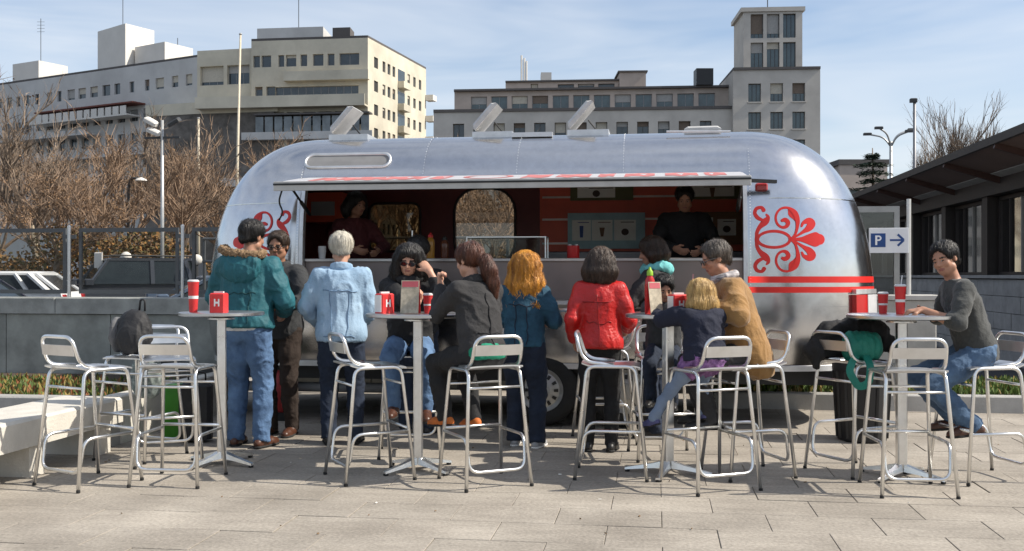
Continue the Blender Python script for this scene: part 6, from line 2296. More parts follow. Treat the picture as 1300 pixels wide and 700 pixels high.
def facade(parent, p0, p1, z0, z1, wins, wall, depth=0.35, pane=None, frame=None, name='wall', sill=None):
    """wall from p0 to p1 (lat, dep), seen from the near side, with real openings; wins = (u, z, w, h, div)"""
    a, b = cw(*p0), cw(*p1)
    L = (b - a).length
    d = (b - a).normalized()
    nrm = Vector((d.y, -d.x, 0))            # out of the wall
    place = lambda u, v, t: a + d * u - nrm * t + Vector((0, 0, v))
    holes = [[(u - w / 2, z), (u + w / 2, z), (u + w / 2, z + h), (u - w / 2, z + h)] for u, z, w, h, dv in wins if u - w / 2 > 0.05 and u + w / 2 < L - 0.05]
    me = panel_with_holes([(0, z0), (L, z0), (L, z1), (0, z1)], holes, depth, place)
    link(name, me, wall, parent)
    rz = math.atan2(d.y, d.x)
    for u, z, w, h, dv in wins:
        if not (u - w / 2 > 0.05 and u + w / 2 < L - 0.05):
            continue
        wm, pm = window_mesh(w, h, dv, frame or M_WFRAME, pane or M_WGLASS)
        o = bpy.data.objects.new('window', wm)
        COL.objects.link(o)
        o.parent = parent
        o.location = place(u, z, depth * 0.62)
        o.rotation_euler = (0, 0, rz)
        g_ = bpy.data.objects.new('pane', pm)
        COL.objects.link(g_)
        g_.parent = o
        if RB.random() < 0.45:
            hh = h * RB.choice([0.25, 0.4, 0.55, 0.8])
            MB().box(-w / 2 + .08, w / 2 - .08, -0.03, -0.002, h - hh, h - 0.02).build('roller_blind', RB.choice(BLINDS), o)
        if sill:
            s_ = MB().box(-w / 2 - .1, w / 2 + .1, -depth * .62 - 0.12, -depth * .62 - 0.002, -0.15, -0.02).build('sill', sill, o)
    return a, d, nrm, L


def slab(parent, pts, z0, z1, m, name):
    """prism over (lat, dep) outline"""
    P = [cw(*p) for p in pts]
    q = MB()
    q.loft([[p + Vector((0, 0, z)) for p in P] for z in (z0, z1)], True, True)
    return q.build(name, m, parent)


def along(a, b, t):
    return (a[0] + (b[0] - a[0]) * t, a[1] + (b[1] - a[1]) * t)


def off_pt(p0, p1, p, out):
    """p moved out of the wall p0-p1"""
    dx, dy = p1[0] - p0[0], p1[1] - p0[1]
    n = math.hypot(dx, dy)
    return (p[0] + dy / n * out, p[1] - dx / n * out)


def antenna(parent, lat, dep, z, h, arms=4):
    q = MB().tube([cw(lat, dep, z), cw(lat, dep, z + h)], 0.05, 5)
    for k in range(arms):
        zz = z + h * (0.72 + 0.07 * k)
        q.tube([cw(lat - 0.6, dep, zz), cw(lat + 0.6, dep, zz)], 0.025, 4)
    return q.build('antenna', M_WDARK, parent)


# --- cream apartment block with a sunlit side
RB = random.Random(12)
ap = thing('apartment_block', 'tall cream apartment block with long balconies and a sunlit side', 'building', cw(-18.3, 130))
ap.location = (0, 0, 0)
A0_, A1_, A2_ = (-33.6, 132.0), (-18.3, 130.0), (-12.6, 150.0)
wins = []
for u, w in ((0.7, 0.9), (2.0, 1.3), (4.0, 0.8), (5.3, 1.4), (7.0, 0.9), (8.9, 1.4), (10.6, 0.9), (13.0, 2.6)):
    wins.append((u, 28.2, w, 1.5, max(1, int(w))))
wins += [(1.0, 24.4, 1.0, 1.3, 1), (2.6, 24.4, 1.2, 1.3, 1), (8.7, 24.0, 11.0, 1.6, 11)]
for fl, z in enumerate((20.6, 17.6, 14.4, 11.2, 8.0)):
    for k in range(7):
        wins.append((1.4 + k * 2.1, z, 1.75, 1.75, 2))
facade(ap, A0_, A1_, -0.03, 31.6, wins, M_CREAM, 0.5, name='front_wall')
swins = []
for fl in range(10):
    z = 28.2 - fl * 3.05
    if z < 1:
        break
    for u in (2.6, 5.2, 6.9, 8.6, 14.0, 16.2, 18.4):
        swins.append((u, z, 0.95 if u > 3 else 1.3, 1.4, 1))
facade(ap, A1_, A2_, -0.03, 31.6, swins, M_CREAM, 0.3, name='side_wall')
slab(ap, [A0_, A1_, A2_, (-27.5, 152)], 31.61, 31.9, M_ROOFD, 'roof_edge')
slab(ap, [off_pt(A0_, A1_, A0_, -0.52), off_pt(A0_, A1_, A1_, -0.52), off_pt(A1_, A2_, A2_, -0.6), (-27.5, 151.8)], 0.0, 31.55, mat('dark_rooms', (0.03, 0.03, 0.03), 0.9), 'core')
# balconies: slab and parapet on the front, small ones on the side
for (t0, t1, zb, hp, out, m_) in ((0.30, 1.02, 26.4, 1.0, 1.0, M_CREAM), (-0.45, 1.0, 23.0, 1.25, 1.6, M_CREAM), (-0.05, 1.06, 18.9, 0.75, 1.4, M_GREYR), (0.45, 1.10, 15.8, 0.4, 1.6, M_GREYR), (-0.4, 1.0, 13.0, 0.9, 1.2, M_GREYR)):
    p, q_ = along(A0_, A1_, t0), along(A0_, A1_, t1)
    o1, o2 = off_pt(A0_, A1_, p, out), off_pt(A0_, A1_, q_, out)
    i1, i2 = off_pt(A0_, A1_, p, 0.01), off_pt(A0_, A1_, q_, 0.01)
    bo = slab(ap, [o1, o2, i2, i1], zb - 0.2, zb, m_, 'balcony')
    e1, e2 = off_pt(A0_, A1_, p, out - 0.15), off_pt(A0_, A1_, q_, out - 0.15)
    slab(bo, [o1, o2, e2, e1], zb + 0.001, zb + hp, m_, 'parapet')
# glazed gallery and awnings under the long balcony
p, q_ = along(A0_, A1_, 0.06), along(A0_, A1_, 1.04)
for k in range(12):
    a_, b_ = along(p, q_, k / 12 + 0.008), along(p, q_, (k + 1) / 12 - 0.008)
    slab(ap, [off_pt(A0_, A1_, a_, 1.25), off_pt(A0_, A1_, b_, 1.25), off_pt(A0_, A1_, b_, 1.15), off_pt(A0_, A1_, a_, 1.15)], 19.66, 21.6, mat('gallery_glass', (0.15, 0.17, 0.18), 0.15, var=0.5, scale=0.5), 'gallery_pane')
slab(ap, [off_pt(A0_, A1_, p, 1.5), off_pt(A0_, A1_, q_, 1.6), q_, p], 21.8, 22.0, M_ROOFD, 'gallery_roof')
for t0, t1 in ((0.42, 0.55), (0.58, 0.75)):
    p, q_ = along(A0_, A1_, t0), along(A0_, A1_, t1)
    slab(ap, [off_pt(A0_, A1_, p, 2.0), off_pt(A0_, A1_, q_, 2.0), off_pt(A0_, A1_, q_, 1.0), off_pt(A0_, A1_, p, 1.0)], 14.9, 15.5, mat('blue_awning', (0.03, 0.05, 0.30), 0.7), 'blue_awning')
for fl in range(9):
    z = 27.0 - fl * 3.05
    p, q_ = along(A1_, A2_, 0.48), along(A1_, A2_, 0.60)
    bo = slab(ap, [off_pt(A1_, A2_, p, 0.9), off_pt(A1_, A2_, q_, 0.9), q_, p], z, z + 0.9, M_CREAM, 'side_balcony')
    slab(ap, [off_pt(A1_, A2_, p, 0.02), off_pt(A1_, A2_, q_, 0.02), off_pt(A1_, A2_, q_, 0.0), off_pt(A1_, A2_, p, 0.0)], z + 0.95, z + 2.6, M_WGLASS, 'balcony_door')
    p, q_ = along(A1_, A2_, 0.985), along(A1_, A2_, 1.06)
    if fl < 8:
        slab(ap, [off_pt(A1_, A2_, p, 1.2), off_pt(A1_, A2_, q_, 1.2), q_, p], z, z + 0.8, M_WHITER, 'corner_balcony')
slab(ap, [along(A0_, A1_, 0.05), along(A0_, A1_, 0.62), (-24, 136), (-33, 138)], 31.91, 33.2, M_GREYR, 'roof_hut')
slab(ap, [along(A0_, A1_, 0.70), along(A0_, A1_, 0.85), (-20.5, 133), (-22.5, 133)], 31.91, 33.0, M_ROOFD, 'chimney')
antenna(ap, -27.5, 132, 32, 7.5, 3)

# --- the angled wing beside it
wg = thing('long_housing_block', 'long grey housing block with terraces and white roof huts', 'building', (0, 0, 0))
B0, B1, B2 = (-84, 158.5), (-41.5, 135.0), (-33.5, 133.2)
L_ = math.hypot(B1[0] - B0[0], B1[1] - B0[1])
wins = []
u = 2.0
while u < L_ - 1:
    wins.append((u, 26.6, RB.choice([0.9, 1.2, 1.6]), 1.5, 1))
    u += RB.uniform(1.9, 3.2)
for z in (22.6, 19.4, 16.2, 13.0, 9.8):
    u = 1.6
    while u < L_ - 1:
        wins.append((u, z, 1.5, 1.6, 2))
        u += 2.5
facade(wg, B0, B1, -0.03, 30.2, wins, M_GREYR, 0.4, name='wall')
slab(wg, [B0, B1, (-39, 150), (-80, 172)], 30.21, 30.5, M_ROOFD, 'roof_edge')
slab(wg, [off_pt(B0, B1, B0, -0.42), off_pt(B0, B1, B1, -0.42), (-39, 149), (-80, 171)], 0.0, 30.15, MATS['dark_rooms'], 'core')
facade(wg, B1, B2, -0.03, 30.6, [(2.1, 26.4, 3.4, 2.5, 3), (5.9, 26.4, 3.2, 2.5, 3), (2.0, 20, 2.6, 1.8, 2), (5.8, 20, 2.6, 1.8, 2), (2.0, 16.5, 2.6, 1.8, 2), (5.8, 16.5, 2.6, 1.8, 2)], M_CREAM, 0.8, name='set_back_wall')
slab(wg, [B1, B2, (-33.3, 140), (-40, 142)], 30.61, 31.0, M_CREAM, 'set_back_roof')
for zb, hp, m_, t0, t1, out in ((24.9, 0.25, mat('red_brown_awning', (0.16, 0.05, 0.035), 0.8), 0.38, 0.80, 2.2), (23.3, 1.1, M_WHITER, 0.36, 0.78, 2.3), (21.2, 0.6, M_GREYR, 0.0, 0.62, 2.4), (18.0, 0.9, M_GREYR, 0.0, 1.0, 1.4), (14.8, 0.9, M_GREYR, 0.0, 1.0, 1.4), (11.6, 0.9, M_GREYR, 0.0, 1.0, 1.4)):
    p, q_ = along(B0, B1, t0), along(B0, B1, t1)
    bo = slab(wg, [off_pt(B0, B1, p, out), off_pt(B0, B1, q_, out), off_pt(B0, B1, q_, 0.01), off_pt(B0, B1, p, 0.01)], zb - 0.2, zb, m_, 'balcony')
    if hp > 0.3:
        n_ = 14
        for k in range(n_):
            a_, b_ = along(p, q_, k / n_ + 0.004), along(p, q_, (k + 0.82) / n_)
            slab(bo, [off_pt(B0, B1, a_, out), off_pt(B0, B1, b_, out), off_pt(B0, B1, b_, out - 0.12), off_pt(B0, B1, a_, out - 0.12)], zb + 0.001, zb + hp, m_, 'parapet_panel')
slab(wg, [(-48.5, 135.5), (-41.6, 133.2), (-30.0, 131.0), (-30.0, 133.2), (-41.5, 134.6), (-48, 138)], 22.4, 23.9, M_CREAM, 'lower_terrace_parapet')
slab(wg, [(-48.5, 135.6), (-41.6, 133.3), (-30.5, 131.1), (-30.5, 133.0), (-41.5, 134.5), (-48, 137.6)], 0.0, 22.39, mat('terrace_front', (0.14, 0.125, 0.11), 0.85, var=0.5, scale=0.7), 'lower_terrace_wall')
for (p0, p1, z0, z1) in (((-79, 162), (-73.5, 159), 30.5, 34.8), ((-61.5, 152), (-55.5, 147), 30.5, 37.6), ((-54.5, 148), (-49, 144.5), 30.5, 34.4)):
    slab(wg, [p0, p1, (p1[0] + 2.6, p1[1] + 4.4), (p0[0] + 2.6, p0[1] + 4.4)], z0, z1, M_WHITER, 'roof_hut')
antenna(wg, -75, 163, 34.8, 7.5, 4)
antenna(wg, -57, 150, 37.6, 5.5, 0)
antenna(wg, -48, 147, 30.5, 5.0, 0)

# --- stone office building with tower
of = thing('tower_office_building', 'beige stone office building with square tower and rows of dark windows', 'building', (0, 0, 0))
F0, F1 = (-9.35, 122.0), (25.7, 119.2)
L_ = math.hypot(F1[0] - F0[0], F1[1] - F0[1])
wins = []
for r_, z in enumerate((17.35, 13.8, 10.3, 6.8, 3.5)):
    for k in range(14):
        wins.append((3.0 + k * 2.42, z, 1.35, 2.1, 2))
facade(of, F0, F1, -0.03, 20.8, wins, M_STONE, 0.75, frame=M_WDARK, name='main_wall')
slab(of, [off_pt(F0, F1, F0, 0.15), off_pt(F0, F1, F1, 0.15), (26, 135), (-9, 138)], 20.81, 21.15, M_ROOFD, 'main_cornice')
slab(of, [off_pt(F0, F1, F0, -0.8), off_pt(F0, F1, F1, -0.8), (25.5, 134), (-8.5, 137)], 0, 20.8, MATS['dark_rooms'], 'core')
P0, P1 = (-7.0, 124.5), (26.0, 121.6)
facade(of, P0, P1, 21.16, 23.7, [(3.0 + k * 2.48, 21.45, 1.95, 1.65, 2) for k in range(13)], M_PINK, 0.4, pane=M_WGLASS2, name='attic_wall')
slab(of, [off_pt(P0, P1, P0, 0.5), off_pt(P0, P1, P1, 0.5), (26, 134), (-7, 136)], 23.71, 23.95, M_ROOFD, 'attic_cornice')
slab(of, [off_pt(P0, P1, P0, -0.45), off_pt(P0, P1, P1, -0.45), (25.8, 133.5), (-6.5, 135.5)], 21.16, 23.7, MATS['dark_rooms'], 'attic_core')
U0, U1 = (-0.8, 127.5), (16.2, 126.0)
facade(of, U0, U1, 23.96, 25.4, [(7.5 + k * 2.5, 24.35, 2.0, 0.75, 1) for k in range(4)] + [(3.6, 24.2, 0.9, 1.0, 1)], M_PINK, 0.5, frame=M_WDARK, name='plant_storey_wall')
slab(of, [off_pt(U0, U1, U0, 0.3), off_pt(U0, U1, U1, 0.3), (16, 133), (-0.5, 134)], 25.41, 25.6, M_ROOFD, 'plant_storey_roof')
slab(of, [(13.2, 125.6), (16.4, 125.4), (16.4, 130), (13.2, 130)], 23.96, 26.3, M_PINK, 'end_block')
slab(of, [(13.0, 125.4), (16.6, 125.2), (16.6, 130.2), (13.0, 130.2)], 26.31, 26.5, M_ROOFD, 'end_block_roof')
slab(of, [(3.6, 127), (4.9, 127), (4.9, 129), (3.6, 129)], 25.61, 26.6, M_GREYR, 'chimney')
for k, dx in enumerate((0.0, 0.35, 0.62)):
    MB().tube([cw(1.2 + dx, 128, 24), cw(1.2 + dx, 128, 28.9 - k * 0.35)], 0.13, 6).build('flue_mast', M_WHITER, of)
slab(of, [(21.8, 121), (23.8, 121), (23.8, 123), (21.8, 123)], 23.96, 25.9, M_BLACKP, 'water_tank')
T0, T1 = (25.55, 118.3), (35.4, 117.6)
wins = []
for z, h in ((22.55 - 1.0, 2.1), (18.4, 1.95), (15.2, 1.95), (12.0, 1.95), (8.8, 1.95), (5.6, 1.95)):
    for u in (2.45, 4.95, 7.45):
        wins.append((u, z - 0.1, 1.45, h, 3))
facade(of, T0, T1, -0.03, 25.1, wins, M_STONE, 0.6, pane=M_WGLASS2, frame=M_WDARK, name='tower_base_wall', sill=M_STONE)
slab(of, [off_pt(T0, T1, T0, 0.2), off_pt(T0, T1, T1, 0.2), (36, 128), (26, 128.6)], 25.11, 25.4, M_ROOFD, 'tower_base_cornice')
slab(of, [off_pt(T0, T1, T0, -0.62), off_pt(T0, T1, T1, -0.62), (35.4, 127.5), (25.9, 128)], 0, 25.1, M_STONE, 'tower_base_core')
S0, S1 = (26.9, 119.0), (33.6, 118.5)
wins = []
for u in (1.55, 3.4, 5.25):
    wins += [(u, 28.95, 1.45, 2.8, 3), (u, 25.55, 1.45, 2.9, 3)]
facade(of, S0, S1, 25.41, 32.0, wins, M_STONE, 0.6, pane=M_WGLASS2, frame=M_WDARK, name='tower_wall')
slab(of, [off_pt(S0, S1, S0, -0.62), off_pt(S0, S1, S1, -0.62), (33.8, 125), (27.2, 125.5)], 25.41, 32.0, M_STONE, 'tower_core')
slab(of, [off_pt(S0, S1, (26.6, 119.02), 0.2), off_pt(S0, S1, (33.9, 118.48), 0.2), (34, 125.3), (26.9, 125.8)], 32.01, 32.5, M_STONE, 'tower_cornice')
MB().tube([cw(30.2, 121, 32.5), cw(30.2, 121, 34.0)], 0.06, 5).build('antenna', M_WDARK, of)

lb = thing('low_beige_building', 'low beige flat roofed building beside the dark conifer', 'building', (0, 0, 0))
facade(lb, (24.0, 75.0), (27.5, 75.0), -0.03, 9.5, [(0.9, 6.5, 0.9, 1.2, 1), (2.5, 6.5, 0.9, 1.2, 1), (0.9, 3.2, 0.9, 1.2, 1), (2.5, 3.2, 0.9, 1.2, 1)], M_PINK, 0.3)
slab(lb, [(23.9, 74.9), (27.6, 74.9), (27.6, 80), (23.9, 80)], 9.51, 9.9, M_ROOFD, 'roof')
slab(lb, [(24.1, 75.31), (27.4, 75.31), (27.4, 79.5), (24.1, 79.5)], 0, 9.5, M_PINK, 'core')


# ---------------------------------------------------------------- bare trees
def bare_tree(seed, H, spread, nleaf, twig_n=7, upright=0.25):
    r = random.Random(seed)
    tb, cb, lf = MB(), MB(), []
    tips = []

    def grow(p, d, L, rad, lev, mb):
        n = 3
        pts, rs = [p], [rad]
        q = p.copy()
        dd = d.copy()
        for i in range(n):
            dd = (dd + Vector((r.uniform(-1, 1), r.uniform(-1, 1), r.uniform(-0.6, 0.9) + upright)) * 0.16).normalized()
            q = q + dd * (L / n)
            pts.append(q.copy())
            rs.append(rad * (1 - 0.42 * (i + 1) / n))
        mb.tube(pts, rs, 6 if lev == 0 else (4 if lev < 3 else 3), False)
        if lev >= 4:
            tips.append((pts, dd))
            return
        k = {0: r.randint(5, 6), 1: r.randint(4, 5), 2: r.randint(4, 5), 3: r.randint(4, 5)}[lev]
        for j in range(k):
            t = r.uniform(0.35, 1.0) if j else 1.0
            if lev == 0:
                t = r.uniform(0.55, 1.0) if j else 1.0
            i = min(n - 1, int(t * n))
            b = pts[i].lerp(pts[i + 1], t * n - i) if i < n else pts[-1]
            ax = Vector((r.uniform(-1, 1), r.uniform(-1, 1), r.uniform(-.2, .6)))
            nd = (dd * r.uniform(0.55, 0.9) + ax.normalized() * spread * r.uniform(0.5, 1.0)).normalized()
            grow(b, nd, L * r.uniform(0.52, 0.80), rs[i] * (0.62 if j else 0.8), lev + 1, cb)
    grow(Vector((0, 0, -0.05)), Vector((r.uniform(-.06, .06), r.uniform(-.06, .06), 1)).normalized(), H * 0.36, H * 0.016 + 0.03, 0, tb)
    for pts, dd in tips:
        for j in range(twig_n):
            i = r.randrange(len(pts) - 1)
            b = pts[i].lerp(pts[i + 1], r.random())
            nd = (dd + Vector((r.uniform(-1, 1), r.uniform(-1, 1), r.uniform(-.5, .9))) * 0.8).normalized()
            L = H * r.uniform(0.03, 0.085)
            m = b + nd * L * 0.5 + Vector((r.uniform(-1, 1), r.uniform(-1, 1), r.uniform(-1, 1))) * L * 0.08
            e = b + nd * L
            w = nd.cross(Vector((r.uniform(-1, 1), r.uniform(-1, 1), r.uniform(-1, 1)))).normalized() * 0.011
            cb.add([b - w, b + w, m + w * .7, m - w * .7, e], [(0, 1, 2, 3), (3, 2, 4)])
            if nleaf and r.random() < nleaf:
                for _ in range(2):
                    c = m + Vector((r.uniform(-1, 1), r.uniform(-1, 1), r.uniform(-1, 1))) * 0.12
                    u = Vector((r.uniform(-1, 1), r.uniform(-1, 1), r.uniform(-1, 1))).normalized() * r.uniform(.03, .065)
                    v = u.cross(Vector((r.uniform(-1, 1), r.uniform(-1, 1), r.uniform(-1, 1)))).normalized() * 0.04
                    lf.append((c - u, c + v, c + u, c - v))
    lm = MB()
    for a in lf:
        lm.add(a, [(0, 1, 2, 3)])
    return tb.mesh('trunk'), cb.mesh('crown'), (lm.mesh('dry_leaves') if lf else None)


M_BARK = mat('grey_brown_bark', (0.20, 0.155, 0.115), 0.9, var=0.35, scale=3, bump=0.5)
M_BARKP = mat('pale_bark', (0.36, 0.30, 0.22), 0.85, var=0.4, scale=2.5, bump=0.4)
M_TWIG = mat('brown_twig', (0.26, 0.175, 0.115), 0.9, var=0.4, scale=0.6)
M_TWIG2 = mat('grey_twig', (0.20, 0.15, 0.11), 0.9, var=0.4, scale=0.6)
M_DLEAF = mat('dry_brown_leaf', (0.20, 0.115, 0.055), 0.85, var=0.5, scale=1.2)
protos = []
for i, (sd, H, sp, nl, tw, upr) in enumerate(((1, 9.0, 0.75, 0.08, 2, 0.22), (2, 8.5, 0.8, 0.30, 3, 0.18), (3, 9.5, 0.7, 0.04, 2, 0.3), (4, 8.0, 0.85, 0.35, 3, 0.15))):
    t_, c_, l_ = bare_tree(sd, H, sp, nl, tw, upr)
    for me, m_ in ((t_, M_BARKP if i in (0, 2) else M_BARK), (c_, M_TWIG if i != 2 else M_TWIG2), (l_, M_DLEAF)):
        if me:
            me.materials.append(m_)
    protos.append((t_, c_, l_))
TREE_LABELS = ['bare brown tree standing behind the glass fence and parked cars', 'bare tree in the row behind the silver trailer']


def place_tree(k, px, dep, sc, rz, label, group='bare trees beyond the car park', name='bare_tree'):
    lat = (px - 650) / 1300 * dep
    o = thing(name, label, 'tree', cw(lat, dep), rz, group)
    o.scale = (sc, sc, sc)
    t_, c_, l_ = protos[k]
    link('trunk', t_, None, o, True)
    link('crown', c_, None, o)
    if l_:
        link('dry_leaves', l_, None, o)
    return o


RT = random.Random(9)
i = 0
for px, dep, sc in ((-60, 38, .95), (-5, 44, 1.0), (55, 36, .95), (95, 48, 1.05), (135, 34, .84), (180, 42, .98), (240, 38, .88), (292, 46, .98), (340, 40, .88), (392, 46, .94), (430, 40, .8),
                    (62, 30, .72), (228, 33, .78)):
    place_tree(i % 4, px, dep, sc, RT.uniform(0, 6.28), ['pale barked bare tree behind the glass fence and parked cars', 'dark barked bare tree with some dry leaves behind the glass fence', 'pale barked tree with grey twigs and no leaves behind the glass fence', 'dark barked spreading bare tree with dry brown leaves behind the glass fence'][i % 4])
    i += 1
for px, dep, sc in ((478, 36, .72), (525, 33, .68), (575, 30, .66), (600, 36, .72), (622, 28, .64), (655, 34, .7), (700, 38, .72), (760, 40, .7)):
    place_tree(i % 4, px, dep, sc, RT.uniform(0, 6.28), TREE_LABELS[1], 'bare trees behind the trailer')
    i += 1
# slim birches over the pavilion roof
t_, c_, l_ = bare_tree(31, 12.5, 0.34, 0.0, 2, 0.75)
t_.materials.append(M_BARKP)
c_.materials.append(M_TWIG2)
protos.append((t_, c_, None))
for px, dep, sc, lab in ((1178, 60, .88, 'slim bare birch'), (1198, 57, .94, 'slim bare birch'), (1222, 66, .92, 'bare birch')):
    place_tree(4, px, dep, sc, RT.uniform(0, 6), 'slim bare birch rising over the pavilion canopy', 'bare birches over the canopy', 'birch_tree')

# trees on the street behind the viewer, mirrored in the trailer
for lat_, dep_, sc in ((-16, -20, 1.0), (-9, -24, 1.1), (-3, -19, .95), (4, -26, 1.1), (10, -22, 1.0), (16, -19, .95)):
    o = place_tree(i % 4, 650, 30, sc, RT.uniform(0, 6.28), 'bare street tree mirrored in the trailer side', 'street trees facing the trailer')
    o.location = cw(lat_, dep_)
    i += 1

# dry hedge behind the cars
hd = MB()
RH = random.Random(77)
for i in range(42000):
    lat = RH.uniform(-24, 4)
    dep = 29.5 + RH.random() * 3.0
    hmax = 2.35 + 0.40 * math.sin(lat * 0.9) + 0.30 * math.sin(lat * 2.3 + 1)
    c = cw(lat, dep, hmax * RH.random() ** 0.7)
    u = Vector((RH.uniform(-1, 1), RH.uniform(-1, 1), RH.uniform(-1, 1))).normalized() * RH.uniform(.04, .10)
    v = u.cross(Vector((RH.uniform(-1, 1), RH.uniform(-1, 1), RH.uniform(-1, 1)))).normalized() * RH.uniform(.03, .06)
    hd.add([c - u, c + v, c + u, c - v], [(0, 1, 2, 3)], RH.choice([0, 0, 1, 2]))
tag(hd.build('hedge', [mat('hedge_brown', (0.16, 0.095, 0.04), 0.9, var=0.4, scale=0.8), mat('hedge_olive', (0.10, 0.085, 0.03), 0.9, var=0.4, scale=0.8), mat('hedge_rust', (0.26, 0.13, 0.035), 0.9, var=0.4, scale=0.8)], fix=False),
    'dense dry brown hedge behind the parked cars', 'hedge', kind='stuff')

# dark conifer
cf = thing('conifer_tree', 'dark green conifer with layered branches beside the pavilion roof', 'tree', cw((1108 - 650) / 1300 * 48, 48))
MB().tube([(0, 0, -0.05), (0.05, 0, 3), (0, 0.05, 7.1)], [0.17, 0.12, 0.02], 8).build('trunk', M_BARK, cf, smooth=True)
RC = random.Random(5)
q = MB()
for tier in range(15):
    z = 1.6 + tier * 0.37
    R_ = (1.75 - 0.085 * tier) * RC.uniform(0.75, 1.1) * (0.35 if tier > 13 else 1)
    nb_ = 9
    for k in range(nb_):
        a = 2 * PI * (k + RC.random()) / nb_
        Rk = R_ * RC.uniform(0.45, 1.15)
        d = Vector((math.cos(a), math.sin(a), 0))
        for j in range(34):
            t = RC.random() ** 0.6
            c = d * Rk * t + Vector((RC.uniform(-.2, .2), RC.uniform(-.2, .2), z + RC.uniform(-.07, .10) - 0.16 * t))
            u = (d + Vector((RC.uniform(-.8, .8), RC.uniform(-.8, .8), RC.uniform(-.3, .3)))).normalized() * RC.uniform(.08, .18)
            v = u.cross(Vector((RC.uniform(-1, 1), RC.uniform(-1, 1), 1))).normalized() * .03
            q.add([c - u, c + v, c + u, c - v], [(0, 1, 2, 3)])
cf.scale = (1.12, 1.12, 1.04)
q.build('crown', mat('conifer_green', (0.022, 0.040, 0.022), 0.8, var=0.4, scale=1.5), cf, fix=False)


